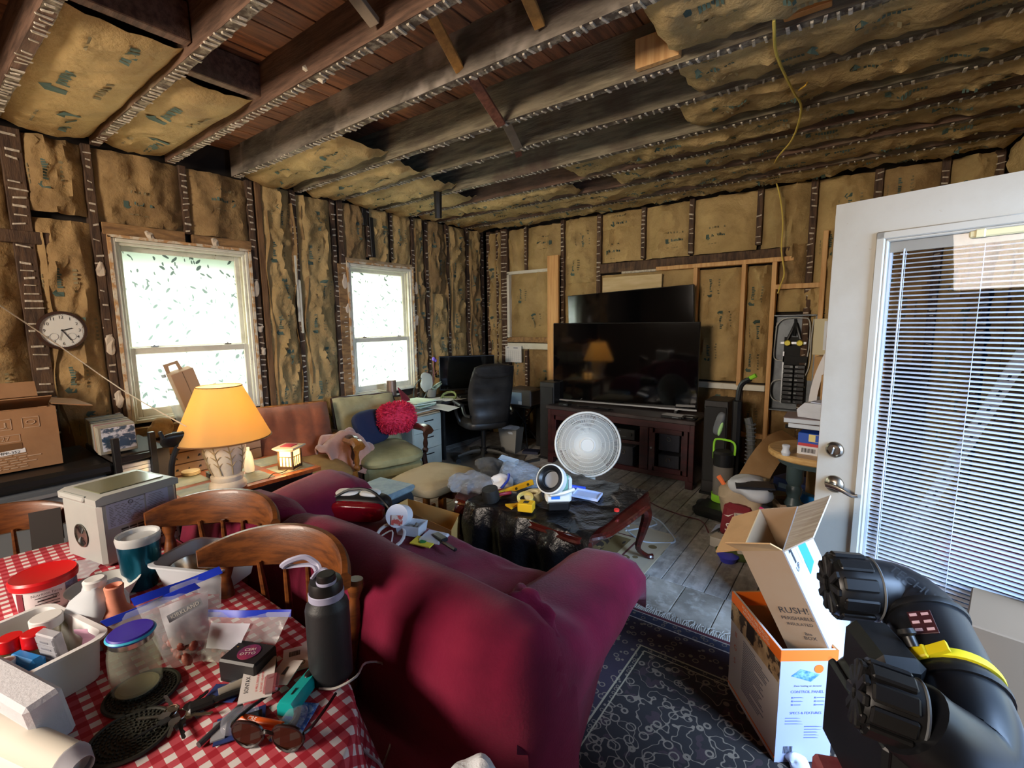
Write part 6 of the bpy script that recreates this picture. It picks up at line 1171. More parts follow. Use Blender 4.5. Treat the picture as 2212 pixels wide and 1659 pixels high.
# medicine bin
c_ = tz(95, 1425); t = T('medicine_bin', 'white plastic bin holding pill bottles at the table corner', 'bin', (-1.50, .13, ZD), (0, 0, 12)); tray(t, .29, .17, .105, WHITE, .012)
def bottle(label, c, r_, h_, body, capm, caph=.02, name='pill_bottle', lab=None):
    t = T(name, label, 'bottle', c); P('body', MB().lathe([(0, 0), (r_, 0), (r_, h_*.8), (r_*.75, h_*.92), (r_*.7, h_), (0, h_)], 24), body, t); P('cap', MB().lathe([(r_*.85, h_-.004), (r_*.87, h_+caph), (r_*.8, h_+caph+.002), (0, h_+caph+.002)], 24), capm, t)
    if lab: P('label', MB().lathe([(r_*1.01, h_*.15), (r_*1.01, h_*.7)], 24, cap=False), lab, t)
CB1 = glassy('amber_clear', '#8a8455', .35, .1); b0 = V((-1.52, .135, ZD+.004))
CAPW = mat('cap_white', '#d8d8d6', .5); REDP = mat('lid_red', '#c8141c', .35)
bottle('wide clear bottle with broad white lid in the medicine bin', b0+V((-.035, .03, 0)), .036, .095, CB1, CAPW, .018)
bottle('clear bottle with red flip cap in front in the medicine bin', b0+V((.025, .0, 0)), .026, .085, glassy('honey_clear', '#b09a6c', .4, .1), REDP, .028); bottle('squat clear bottle with red cap behind its twin in the medicine bin', b0+V((-.005, -.035, 0)), .026, .085, _mats['amber_clear'], REDP, .024)
bottle('orange pill bottle with white label at the frame edge in the medicine bin', b0+V((-.02, -.06, 0)) if False else b0+V((.06, -.052, 0)), .02, .075, mat('rx_orange', '#c9791f', .3), CAPW, .014, lab=mat('rx_label', '#d9d7ce', .6))
bottle('white capped small bottle deep in the medicine bin', b0+V((-.06, -.04, 0)), .022, .07, WHITE, CAPW, .014)
t = T('pill_organizer', 'clear pill organizer with label strips standing in the medicine bin', 'pill box', b0+V((.075, .03, .02)), (12, 8, 28)); P('case', MB().box((0, 0, .055), (.05, .02, .13), b=.003), FROST, t)
for k in range(6): P('lid_flap', MB().box((0, -.0115, .005+k*.02), (.044, .003, .017)), FROST, t)
g = MB(); [g.box((0, -.0135, .003+k*.02), (rnd(.014, .026), .0006, .004)) for k in range(6)]; P('day_print', g, GREYINK, t, 0, kind='stuff')
ONE('pink_paper', MB().sheet(lambda u, v: (.03*u, .01*sin(v*5), .055*v-.02), 3, 6, .0006), mat('pink_paper', '#d9a9c4', .6), 'pink folded paper scrap at the rim of the medicine bin', 'paper', loc=b0+V((.105, .062, .09)), r=(0, 0, 40))
ONE('blue_case', MB().box((0, 0, .02), (.085, .03, .04), b=.008), mat('sky_blue', '#1f80c8', .4), 'bright blue little case inside the medicine bin', 'case', loc=b0+V((.07, -.02, .05)), r=(0, 0, 20))
# white ribbed packet and paper roll in the corner
t = T('paper_towel_pack', 'embossed white paper pack standing before the medicine bin', 'paper pack', (-1.345, .085, ZD), (0, 0, 14)); P('pack', MB().box((0, 0, .055), (.26, .06, .11), (8, 0, 0), b=.008), mat('embossed_white', '#c6c7cd', .7, bump=.25, bs=110), t)
t = T('paper_roll', 'cream white paper roll lying at the near table edge', 'paper roll', (-1.215, .085, ZD+.038), (0, 0, 18)); P('roll', MB().cyl((-.2, 0, -.007), (.12, 0, -.007), .03, n=30), mat('roll_cream', '#cfcabd', .7), t); P('wrapper_end', MB().sheet(lambda u, v: (.118+.03*u, (.031-.012*u)*cos(v*2*pi), -.007+(.031-.014*u)*sin(v*2*pi)+.004*nz3(u*4, v*9, 0)), 3, 24, .0008), FROST, t, sm=50); P('loose_sheet', MB().sheet(lambda u, v: (-.2+.34*u, -.02-.05*v, -.034+.02*(1-v)**2), 6, 4, .0015), PAPER, t)
# keys
t = T('key_bunch', 'bunch of metal keys on a split ring beside the trivets', 'keys', tz(385, 1552), (0, 0, 30)); P('split_ring', MB().tube([(.016*cos(a*pi/8), .016*sin(a*pi/8), .007) for a in range(16)], .0016, 5, True, 1), CHROME, t); P('split_ring', MB().tube([(-.022+.013*cos(a*pi/8), .006+.013*sin(a*pi/8), .009+.004*sin(a*pi/8)) for a in range(16)], .0014, 5, True, 1), CHROME, t)
for k, (a, ln) in enumerate(((-40, .06), (10, .055), (35, .058), (75, .05), (150, .06), (200, .058), (245, .062), (300, .05))):
    M_ = TR((.014*cos(R(a)), .014*sin(R(a)), .004+.0012*k), (4, -3, a)); P('key', MB().prism([(0, -.007), (.008, -.011), (.018, -.009), (.02, -.004), (ln, -.004), (ln+.004, 0), (ln, .003), (ln*.8, .002), (ln*.75, .0045), (ln*.6, .002), (.02, .004), (.018, .009), (.008, .011), (0, .007)], .002, M_), mat('key_metal', '#7c766c', .25, .9) if k % 3 else BLACK, t)
P('black_fob', MB().box((.03, .03, .009), (.05, .03, .014), (0, 0, 40), b=.005).tube([(.05, .04, .01), (.08, .06, .014), (.11, .08, .012)], .007, 6), BLACK, t); P('pepper_canister', MB().cyl((.05, .055, .014), (.095, .1, .016), .011, n=12), mat('can_grey', '#b3aea0', .4, .5), t)
# black box with round sticker
t = T('black_gift_box', 'small black box with round purple red sticker on top', 'box', tz(530, 1462)+V((.0, .01, 0)), (0, 0, 24)); t.scale = (1, 1, 1.2); P('case', MB().box((0, 0, .024), (.1, .072, .048), b=.004), mat('box_black', '#161517', .5), t); P('sticker', MB().cyl((.004, .0, .048), (.004, 0, .0492), .025, n=32), mat('sticker_purple', '#8a2a4a', .4, c2='#4a2350', ns=20), t)
TEXT('CERI', .0125, PAPER, t, (.002, .006, .0496), (0, 0, 20)); TEXT('OTTO', .0125, PAPER, t, (.006, -.007, .0496), (0, 0, 20)); P('gold_dot', MB().cyl((-.036, .01, .048), (-.036, .01, .0488), .002, n=8), mat('gold', '#c9a24a', .3, .8), t)
# blister cards
def cardpack(name, label, c, rz, w_, d_, m, dz=0, tilt=(0, 0)): t = T(name, label, 'card pack', c+V((0, 0, dz)), (tilt[0], tilt[1], rz)); P('card', MB().box((0, 0, .0015), (w_, d_, .002)), m, t); return t
WC = mat('card_white', '#cfcac6', .5); NV = mat('card_navy', '#22305e', .45, c2='#2d3f78', ns=12)
t = cardpack('tool_card', 'white tool card with red stripes and black and red lettering', tz(560, 1492), 58-90, .115, .065, WC, .028, (0, 6)); MT = TR((0, 0, .0032))
TEXT('SONTAX', .0115, INK, t, (.012, -.02, .0032), (0, 0, 180)); TEXT('16 PIECE DRIVE BIT', .0062, REDP, t, (.012, .0, .0032), (0, 0, 180)); TEXT('& SOCKET ADAPTER', .0062, REDP, t, (.012, .009, .0032), (0, 0, 180))
for k in range(2): P('red_stripe', MB().box((-.048, -.004+k*.007, .0032), (.016, .004, .0006)), REDP, t)
P('hang_hole', MB().box((-.03, -.02, .0031), (.02, .005, .0006), b=.0002), BLACK, t); P('blister', MB().box((.03, .03, .008), (.05, .03, .014), b=.005), glassy('blister_red', '#8d4a50', .4, .1), t)
t = cardpack('driver_bit_card', 'white backed tool card with dark bit picture beside the black box', tz(598, 1478)+V((.0, .02, 0)), 35, .05, .075, WC, .016); P('bit_picture', MB().prism([(-.004, -.02), (.004, -.02), (.002, .005), (-.002, .005)], .0006, TR((0, .01, .0032))), BLACK, t)
t = cardpack('blue_card', 'navy blister card with white logo below the black box', tz(485, 1500), 35, .07, .05, NV, .002); TEXT('PEAK', .014, PAPER, t, (.004, 0, .0032), (0, 0, 70)); P('blister', MB().blob((.02, .01, .01), (.04, .035, .018)), glassy('blister_clear', '#b9bfd0', .8, .08), t)
t = cardpack('blue_socket_pack', 'navy blister pack with a black part inside near the sunglasses', tz(520, 1568), 62, .09, .07, NV, .001); P('blister', MB().blob((0, .0, .014), (.07, .06, .028), e=3), glassy('blister_clear', '#b9bfd0', .8, .08), t); P('black_part', MB().blob((0, 0, .012), (.035, .03, .016)).cyl((.01, 0, .012), (.04, 0, .012), .008), BLACK, t); P('grey_tag', MB().box((-.038, .0, .004), (.025, .05, .003)), mat('tag_grey', '#8f9298', .5), t)
t = cardpack('white_tag_card', 'white hang tag with barcode behind the black bottle', tz(640, 1425), 60, .06, .09, WC, .001); g = MB()
for k in range(10): g.box((-.015+k*.0025, .02, .0031), (.0014 if k % 3 else .002, .018, .0005))
P('barcode', g, INK, t, 0, kind='stuff'); TEXT('C', .014, INK, t, (.012, -.02, .0032), (0, 0, 10)); P('ring_print', MB().tube([(.012+.008*cos(a*pi/6), -.02+.008*sin(a*pi/6), .0032) for a in range(12)], .0008, 4, True, 1), INK, t)
# torch lighter
t = T('torch_lighter', 'turquoise utility lighter with long black nozzle', 'lighter', tz(655, 1500, .0), (0, 0, -62)); TQ = mat('turquoise', '#119c9a', .3)
P('body', MB().loft([[(x_, y_*w_, .002+h_*(.5+.5*z_)) for y_, z_ in ((-1, -1), (1, -1), (1, .4), (.7, 1), (-.7, 1), (-1, .4))] for x_, w_, h_ in ((-.05, .016, .026), (-.01, .0165, .028), (.02, .017, .03), (.058, .0205, .032), (.062, .019, .03))]), TQ, t); P('nozzle', MB().tube([(-.05, 0, .016), (-.08, -.004, .016), (-.125, -.008, .014)], .0065, 8), BLACK, t); P('trigger', MB().blob((-.028, .0, .03), (.03, .018, .008)), BLACK, t); P('slot', MB().box((.03, .0, .0335), (.018, .003, .001)), BLACK, t)
t = T('orange_lighter', 'orange printed pen lighter lying by the sunglasses', 'lighter', tz(568, 1582, .022), (0, 0, 24)); P('barrel', MB().cyl((-.05, 0, 0), (.045, 0, 0), .009, n=14), mat('orange_gloss', '#d9581a', .3), t); P('tip', MB().cyl((.045, 0, 0), (.062, 0, 0), .006, n=12), _mats['key_metal'], t); TEXT('CRE', .011, PAPER, t, (-.02, -.004, .0088), (18, 0, 0))
t = T('blue_earphone_pack', 'blue dotted blister pack with black clip beside the lighter', 'card pack', tz(638, 1560), (0, 0, -58)); P('card', MB().box((0, 0, .002), (.095, .055, .003)), mat('dotted_blue', '#2a64c0', .4, c2='#7fa8e0', ns=90, lo=.5, hi=.54), t); P('blister', MB().blob((.01, 0, .012), (.075, .045, .024), e=3), glassy('blister_clear', '#b9bfd0', .8, .08), t); P('black_clip', MB().tube([(-.02, -.005, .01), (.01, .005, .012), (.04, -.002, .01)], .007, 7), BLACK, t)
ONE('grey_marker', MB().cyl((-.05, 0, .006), (.05, 0, .006), .006, n=10), mat('marker_grey', '#3d3c3f', .5), 'dark grey marker pen left of the blue packs', 'marker', loc=tz(478, 1570), r=(0, 0, -70))
# sunglasses
t = T('sunglasses', 'dark round sunglasses with brown lenses at the table edge', 'sunglasses', tz(578, 1622, .004), (0, 0, 30)); t.scale = (1.22, 1.22, 1.22); FRM = mat('frame_dark', '#1d1110', .25)
for s_ in (-1, 1):
    P('rim', MB().tube([(s_*.034+.026*cos(a*pi/12), .004*abs(cos(a*pi/12)), .022+.022*sin(a*pi/12)) for a in range(24)], .0028, 6, True, 1), FRM, t); P('lens', MB().lathe([(0, 0), (.0245, 0), (.0245, .0015), (0, .0015)], 28, TR((s_*.034, .003, .022), (90, 0, 0)) @ MX.Diagonal((1, .87, 1, 1))), glassy('lens_brown', '#3a1d12', .35, .05, '8a5a45'), t)
    P('temple', MB().tube([(s_*.061, .004, .03), (s_*.066, .02, .028), (s_*.062, .07, .016), (s_*.055, .115, .003)], .0028, 6), FRM, t)
P('bridge', MB().tube([(-.01, .002, .026), (0, .0, .03), (.01, .002, .026)], .003, 6), FRM, t)
# black bottle with strap
t = T('black_water_bottle', 'tall matt black insulated bottle with grey trimmed spout lid and strap', 'bottle', tz(710, 1486)+V((-.032, .028, 0))); t.scale = (1, 1, .91); BB = mat('powder_black', '#1b1d20', .5, bump=.1, bs=300); LAV = mat('lavender_trim', '#9a9bb4', .5)
P('body', MB().lathe([(0, 0), (.045, 0), (.048, .004), (.048, .19), (.046, .2), (.038, .212), (.037, .218), (0, .218)], 36), BB, t); P('neck_ring', MB().lathe([(.0375, .215), (.039, .217), (.039, .232), (.0375, .234), (0, .234)], 36), LAV, t); P('lid', MB().lathe([(.0375, .234), (.037, .252), (.034, .262), (.02, .264), (0, .264)], 36), BLACK, t)
P('spout_cap', MB().lathe([(.02, .262), (.021, .27), (.02, .284), (.018, .286), (0, .286)], 28, TR((.014, -.006, 0))), BLACK, t); P('spout_trim', MB().lathe([(.0212, .262), (.022, .268), (.0212, .27)], 28, TR((.014, -.006, 0)), cap=False), LAV, t)
P('lid_bridge', MB().tube([(.0, .018, .262), (-.02, .012, .275), (-.03, 0, .272), (-.026, -.018, .262)], .005, 6), LAV, t); P('strap', MB().tube([(-.03, .0, .274), (-.055, .0, .282), (-.1, -.03, .276), (-.105, -.045, .28), (-.09, -.035, .296), (-.065, -.01, .304), (-.045, .006, .285), (-.03, .004, .275)], .0035, 6, flat=2.2), LAV, t)
ONE('charger_cable', MB().tube([tz(690, 1490, .004), tz(725, 1492, .006), tz(770, 1470, .01), pz(790, 1432, .72), pz(832, 1438, .66), pz(846, 1500, .55), pz(848, 1580, .46), pz(838, 1625, .42), pz(815, 1680, .40)], .0028, 6), mat('cable_grey', '#a9a6a2', .4), 'thin grey charging cable running off the table right edge', 'cable')
ONE('charger_cable', MB().tube([pz(772, 1592, .60), pz(790, 1625, .57), pz(822, 1652, .55), pz(835, 1690, .5)], .0035, 6), _mats['cable_grey'], 'short grey cable hanging against the tablecloth drape', 'cable')
# bags on the floor by the sofa
p_ = py(985, 1588, .5); t = T('white_shopping_bag', 'crumpled white plastic bag with green print on the floor behind the sofa', 'bag', (p_.x, .5, 0), (0, 0, 20)); zz = p_.z; P('bag', MB().blob((0, 0, zz*.4), (.22, .2, zz*.8), e=2.6, amp=.035, fr=16, n=48, m=30).blob((.02, 0, zz*.82), (.12, .10, zz*.32), (10, 12, 0), e=2.2, amp=.03, fr=22, n=36, m=22, seed=4).blob((-.07, .02, zz*.7), (.1, .1, zz*.3), (0, -25, 0), e=2.2, amp=.03, fr=22, n=36, m=22, seed=8), mat('white_film', '#c9cdd4', .35, bump=.9, bs=18), t, 30); P('green_print', MB().box((.05, -.098, zz*.5), (.04, .012, .03), (10, 0, 25), b=.005), mat('print_green', '#2f7a3a', .6), t)
ONE('tan_paper_bag', MB().blob((0, 0, .16), (.22, .2, .34), e=3, amp=.03, fr=12, n=32, m=20), mat('tan_paper', '#8d6a4c', .8, bump=.6, bs=20), 'tan crumpled paper bag behind the white bag by the sofa', 'bag', loc=(p_.x-.16, .56, 0))
# ------------------------------------------------------------------ open door, cartons and the black machine at the right
DOORW = mat('door_white', '#a39e92', .45, c2='#989284', ns=2.5, lo=.45, hi=.7, c3='#8f8570', ns3=26, lo3=.68, hi3=.74, bump=.04, bs=200)
dr = bpy.data.objects.new('door_1', None); COL.objects.link(dr); dr['kind'] = 'structure'; dr.location = (-.133, 2.412, .012); dr.rotation_euler = (0, 0, math.atan2(-.3174, .9483))
gx0, gx1, gz0, gz1 = .154, .756, .24, 1.893; TH = .044     # local x along the door from its free edge, y away from the room
def DP(name, mb, m, par=None, **k): return P(name, mb, m, par or dr, **k)
for nm, c, d in (('stile', (gx0/2, TH/2, 1.015), (gx0, TH, 2.03)), ('stile', ((gx1+.91)/2, TH/2, 1.015), (.91-gx1, TH, 2.03)), ('rail', ((gx0+gx1)/2, TH/2, gz0/2), (gx1-gx0, TH, gz0)), ('rail', ((gx0+gx1)/2, TH/2, (gz1+2.03)/2), (gx1-gx0, TH, 2.03-gz1))):
    DP(nm, MB().box(c, d), DOORW)
def mould(w0, y0, y1, ins):
    m_ = MB(); a0, a1, b0, b1 = gx0+ins, gx1-ins, gz0+ins, gz1-ins
    m_.box(((a0+a1)/2, (y0+y1)/2, b1-w0/2), (a1-a0, y1-y0, w0), b=.004).box(((a0+a1)/2, (y0+y1)/2, b0+w0/2), (a1-a0, y1-y0, w0), b=.004)
    m_.box((a0+w0/2, (y0+y1)/2, (b0+b1)/2), (w0, y1-y0, b1-b0), b=.004).box((a1-w0/2, (y0+y1)/2, (b0+b1)/2), (w0, y1-y0, b1-b0), b=.004); return m_
DP('glazing_frame', mould(.03, -.012, TH+.012, -.004), DOORW); DP('glazing_bead', mould(.012, -.006, .02, .024), DOORW)
hx0, hx1, hz0, hz1 = gx0+.036, gx1-.036, gz0+.036, gz1-.036
DP('pane', MB().box(((hx0+hx1)/2, .008, (hz0+hz1)/2), (hx1-hx0, .003, hz1-hz0)), glassy('door_glass', '#0a0c10', .86, .02), sm=0)
DP('headrail', MB().box(((hx0+hx1)/2, .024, hz1-.02), (hx1-hx0, .02, .04)), DOORW); SL = mat('blind_white', '#dfe3e8', .4)
slat = MB().sheet(lambda u, v: ((hx0+.006)+(hx1-hx0-.012)*u, -.0082+.0164*v, .0016*sin(pi*v)+.0064*(v-.5)), 1, 4); z = hz1-.05; first = None
while z > hz0+.02:
    if first is None: first = DP('slat', slat, SL, sm=60, loc=(0, .027, z))
    else: like(first, 'slat', dr, (0, .027, z))
    z -= .0172
for x_ in (hx0+.05, (hx0+hx1)/2, hx1-.05): DP('ladder_cord', MB().cyl((x_, .019, hz0+.01), (x_, .019, hz1-.04), .0011, n=5), SL)
DP('tilt_wand', MB().cyl((hx0+.045, .014, hz0+.2), (hx0+.045, .014, hz1-.03), .0028, n=6).box((hx0+.045, .014, hz1-.05), (.02, .006, .004)), SL); DP('side_track', MB().box((hx0+.004, .022, (hz0+hz1)/2-.02), (.007, .016, hz1-hz0-.04)), SL)
DP('latch_strip', MB().box((.50, .002, hz1+.012-.02), (.17, .014, .026), b=.005).box((.445, -.004, hz1-.008), (.025, .012, .028), b=.003), mat('latch_ivory', '#c6b98c', .5))
NK = mat('satin_nickel', '#9a8f80', .28, 1)
r_ = DP('deadbolt', MB().lathe([(.0, .0), (.034, 0), (.033, .01), (.026, .016), (.022, .012), (0, .012)], 30, TR((.065, 0, 1.013), (90, 0, 0))), NK); DP('thumb_turn', MB().box((.065, -.022, 1.012), (.011, .022, .034), (0, 12, 0), b=.004), NK, r_)
h_ = DP('door_handle', MB().lathe([(0, 0), (.037, 0), (.036, .008), (.026, .018), (.014, .022), (.013, .045), (0, .046)], 30, TR((.073, 0, .863), (90, 0, 0))), NK)
DP('lever', MB().tube([(.06, -.05, .866), (.09, -.053, .866), (.125, -.055, .858), (.155, -.05, .846), (.175, -.046, .85)], lambda q: .0115-.004*q, 8, flat=.7), NK, h_); DP('keyhole', MB().cyl((.07, -.045, .863), (.07, -.0505, .863), .006, n=10), INK, h_)
DP('edge_wear', MB().box((-.001, TH/2, 1.0), (.003, TH-.006, 1.98)), mat('worn_edge', '#6a4a33', .9, c2='#a59c8a', ns=12)); DP('latch_plate', MB().box((-.003, TH/2, .863), (.003, .026, .06)), NK)
for z_ in (.25, 1.0, 1.8): DP('hinge', MB().cyl((.912, -.004, z_-.045), (.912, -.004, z_+.045), .007, n=8), NK)
# things stored behind the open door
t = T('shelf_upright', 'white slotted shelf upright leaning behind the glass door', 'shelf rail', (.02, 2.75, 0), (0, 19, 0)); P('rail', MB().box((0, 0, .78), (.045, .025, 1.5)), WHITE, t); g = MB(); [g.box((0, -.0135, .15+k*.07), (.01, .001, .025)) for k in range(19)]; P('slot', g, INK, t, 0, kind='stuff')
ONE('blue_cooler', MB().box((0, 0, .2), (.32, .26, .4), b=.03).box((0, 0, .42), (.33, .27, .05), b=.015), mat('cooler_blue', '#2f6fb5', .4), 'blue cooler behind the glass door', 'cooler', loc=(.5, 2.75, 0))
ONE('pink_towel', MB().blob((0, 0, .09), (.36, .26, .18), e=2.4, amp=.04, fr=9), mat('towel_pink', '#c76a92', .9), 'pink folded towel on top of the blue cooler', 'towel', loc=(.5, 2.75, .44))
ONE('white_sack', MB().blob((0, 0, .2), (.36, .3, .42), e=2.8, amp=.05, fr=7), mat('sack_white', '#c2c9cf', .7), 'white stuffed sack behind the glass door near its free edge', 'sack', loc=(.12, 2.95, 0))

# heater carton with tilted mailing carton
A, B, C = V((-.375, 2.035, 0)), V((-.158, 1.745, 0)), V((-.0, 1.862, 0)); ex = (B-A); W1_ = ex.length; ex = ex.normalized(); ey = V((-ex.y, ex.x, 0)); D1_ = (C-B).dot(ey); HB = .445
t = T('heater_carton', 'open heater carton with orange rim, white printed sides and a mailing box stuck in it', 'box', A, (0, 0, math.degrees(math.atan2(ex.y, ex.x)))); CWH = mat('carton_white', '#bab6b1', .55); ORG = mat('carton_orange', '#d8661a', .5)
inn = mat('carton_inside', '#a5713f', .8)
for nm, c, d in (('front_panel', (W1_/2, .004, HB/2), (W1_, .008, HB)), ('back_panel', (W1_/2, D1_-.004, HB/2), (W1_, .008, HB)), ('side_panel', (W1_-.004, D1_/2, HB/2), (.008, D1_-.016, HB)), ('side_panel', (.004, D1_/2, HB/2), (.008, D1_-.016, HB)), ('bottom_panel', (W1_/2, D1_/2, .006), (W1_-.016, D1_-.016, .008))): P(nm, MB().box(c, d), inn if nm in ('back_panel', 'bottom_panel') or c[0] < .05 else CWH, t)
P('orange_band', MB().box((W1_/2, -.0012, HB-.022), (W1_+.003, .002, .044)), ORG, t); P('orange_band', MB().box((W1_+.0012, D1_/2, HB-.02), (.002, D1_+.002, .04)), ORG, t); P('orange_band', MB().box((W1_/2, D1_-.009, HB-.03), (W1_-.016, .002, .06)), ORG, t); P('orange_band', MB().box((.0092, D1_/2, HB-.03), (.002, D1_-.016, .06)), ORG, t)
TEXT('PORTABLE FAN FORCED', .018, PAPER, t, (W1_*.52, -.0028, HB-.014), (90, 0, 0), sx=1.0); TEXT('INFRARED ELECTRIC HEATER', .016, PAPER, t, (W1_*.54, -.0028, HB-.031), (90, 0, 0), sx=.95)
P('photo_strip', MB().box((W1_*.5, -.0012, HB-.085), (W1_, .002, .08)), mat('room_photo', '#7f6546', .5, c2='#b49a73', ns=9, c3='#3a2d20', ns3=14, lo3=.5, hi3=.53), t); P('heater_picture', MB().box((W1_*.44, -.0028, HB-.08), (.055, .001, .068)), mat('heater_dark', '#241a14', .4), t)
for k, s_ in enumerate(('II', 'G', 'S')): TEXT(s_, .034, mat('orange_ink', '#c0592a', .6), t, (.05, -.0022, HB-.165-k*.058), (90, 0, 0))
g = MB()
for k in range(22): l_ = rnd(.13, .19)*(1 if k % 6 else .5); g.box((.11+l_/2, -.0012, HB-.15-k*.0098), (l_, .0014, .0034))
P('fine_print', g, GREYINK, t, 0, kind='stuff'); P('base_stripe', MB().box((W1_/2, -.0012, .03), (W1_, .0014, .006)), ORG, t)
Ms = TR((W1_+.0006, 0, 0), (90, 0, 90)); BLP = mat('blue_ink', '#5b63a3', .6); P('lavender_side', MB().box((W1_+.0004, D1_/2, (HB-.04)/2), (.0012, D1_, HB-.04)), mat('lavender_face', '#9da2bf', .55), t); D2 = D1_/2
P('remote_picture', MB().prism([(-.05, -.012), (.02, -.034), (.05, -.006), (-.018, .014)], .0008, Ms @ TR((D2-.01, HB-.085, .0006))), mat('picture_blue', '#3a6fa8', .4, c2='#7fa9cf', ns=60), t); P('picture_sun', MB().cyl((0, 0, 0), (0, 0, .001), .016, n=20).raw([], []), ORG, t).data.transform(Ms @ TR((D2+.035, HB-.07, .0008)))
TEXT('IR', .016, ORG, t, (D2+.07, HB-.03, .0016), (0, 0, 0), M=Ms); TEXT('Zone heating on demand', .0095, INK, t, (D2, HB-.135, .0014), (0, 0, 0), M=Ms); TEXT('CONTROL PANEL', .0145, BLP, t, (D2, HB-.158, .0014), (0, 0, 0), M=Ms); TEXT('SPECS & FEATURES', .0135, BLP, t, (D2, HB-.24, .0014), (0, 0, 0), M=Ms); g = MB()
for k in range(3):
    for q in (-.05, .03): g.prism([(-.003, -.003), (.003, -.003), (.003, .003), (-.003, .003)], .0006, Ms @ TR((D2+q, HB-.18-.014*k, .001))).prism([(.006, -.0015), (rnd(.028, .04), -.0015), (.03, .0015), (.006, .0015)], .0006, Ms @ TR((D2+q, HB-.18-.014*k, .001)))
for k in range(8): g.prism([(-.07, -.0013), (rnd(-.03, .0), -.0013), (-.03, .0013), (-.07, .0013)], .0006, Ms @ TR((D2+(0 if k < 3 else .07), HB-.26-.011*k, .001)))
P('fine_print', g, BLP, t, 0, kind='stuff'); g = MB(); [g.prism([(-.0012, -.014), (.0012 if k % 3 else .0004, -.014), (.0012 if k % 3 else .0004, .014), (-.0012, .014)], .0006, Ms @ TR((.03+.005*k, .06, .001))) for k in range(7)]; P('barcode', g, INK, t, 0, kind='stuff')
E2, E1 = pz(1787, 1398, .45), pz(1690, 1190, .80); W_b = pz(1612, 1212, .715)-E1
az = (E1-E2); Lc = az.length; az = az.normalized(); ax = (W_b-az*W_b.dot(az)); wb_ = ax.length; ax = ax.normalized(); an = az.cross(ax); an = an if an.dot(V((1, .6, .3))) > 0 else -an; db_ = .27
# local frame: x along brown side width, y into the carton behind the white face, z up the long axis
Mc = MX((ax, an, az)).transposed().to_4x4(); E2b = E2-az*.12; Lc += .12
t = T('mailing_carton', 'tilted insulated mailing carton with blue tape stuck in the heater carton', 'box', E2b); t.rotation_euler = Mc.to_euler() if Mc.determinant() > 0 else (0, 0, 0)
fl_ = 1
if Mc.determinant() < 0:     # keep a right handed frame
    Mc = MX((an, ax, az)).transposed().to_4x4(); t.rotation_euler = Mc.to_euler(); fl_ = 0
BRC = mat('mail_brown', '#9a8064', .75, c2='#98795a', ns=4); WHC = mat('mail_white', '#a6abb5', .6)
def bxl(a0, a1, b0, b1, z0, z1):   # a = along ax, b = along an
    return MB().box((((a0+a1)/2, (b0+b1)/2) if fl_ else ((b0+b1)/2, (a0+a1)/2))+((z0+z1)/2,), ((a1-a0, b1-b0) if fl_ else (b1-b0, a1-a0))+(z1-z0,))
P('brown_panel', bxl(0, wb_, 0, .005, 0, Lc), BRC, t); P('white_panel', bxl(-.005, 0, 0, db_, 0, Lc), WHC, t); P('back_panel', bxl(0, wb_, db_-.005, db_, 0, Lc), BRC, t); P('side_panel', bxl(wb_-.005, wb_, .005, db_-.005, 0, Lc), BRC, t); P('bottom_panel', bxl(.0, wb_-.005, .005, db_-.005, 0, .006), BRC, t)
P('blue_tape', bxl(-.0065, -.005, db_*.42, db_*.68, Lc-.18, Lc+.0), mat('painter_blue', '#2c82d8', .5), t); P('clear_tape', bxl(-.006, -.005, db_*.34, db_*.78, Lc-.12, Lc), mat('tape_sheen', '#b3b3b0', .25), t)
Mt = Mc; Mw = t.matrix_basis.copy()
def facem(o_, xd, yd): xd, yd = xd.normalized(), yd.normalized(); return TR((0, 0, 0)) @ (MX.Translation(V(t.location)) @ t.rotation_euler.to_matrix().to_4x4()).inverted() @ MX.Translation(o_) @ MX((xd, yd, xd.cross(yd))).transposed().to_4x4()
def facep(a, b, z): return E2b+ax*a+an*b+az*z
def ftext(s, sz, a, b, z, xd, yd, off): 
    nrm = xd.cross(yd); TEXT(s, sz, INK, t, (0, 0, 0), (0, 0, 0), M=facem(facep(a, b, z)+nrm*off, xd, yd))
xb_ = -ax; zt_ = az        # brown face reads left to right towards the white face
for s_, sz, zz in (('RUSH!', .036, .265), ('PERISHABLE', .02, .232), ('INSULATED', .0165, .207), ('Bio', .018, .168), ('BOX', .02, .15)): ftext(s_, sz, wb_*.40 if len(s_) > 3 else wb_*.3, 0, zz, xb_, zt_, .0015)
xw = an
for b_ in (.17, .87):
    ftext('UP', .03, -.005, db_*b_, Lc-.1, xw, zt_, .0012); P('arrow_print', MB().box((0, .02, .0012), (.012, .05, .0008)).prism([(-.02, .045), (.02, .045), (0, .07)], .0008, TR((0, 0, .0008))), INK, t, 0).data.transform(facem(facep(-.005, db_*b_, Lc-.075), xw, zt_))
def flap(pts, m, nm='flap'):
    q = [V(a) for a in pts]; nn2 = (q[1]-q[0]).cross(q[2]-q[0]).normalized()*.005; PW(nm, MB().loft([q, [a+nn2 for a in q]]), m, t)
PWt = (MX.Translation(V(t.location)) @ t.rotation_euler.to_matrix().to_4x4())
flap([facep(0, 0, Lc), facep(wb_, 0, Lc), pz(1583, 1213, .72), pz(1688, 1192, .735)] if False else [facep(-.0, 0, Lc), facep(wb_, 0, Lc), facep(wb_+.03, -.03, Lc+.055), facep(.01, -.04, Lc+.055)], CARD)
P('', MB(), BRC, t) if False else None
flap([facep(-.004, 0, Lc), facep(-.004, db_, Lc), facep(-.12, db_+.01, Lc+.03), facep(-.10, .03, Lc+.03)], mat('ridged_card', '#b0a595', .7, c2='#96897a', ns=3, st=(30, 2, 2)))
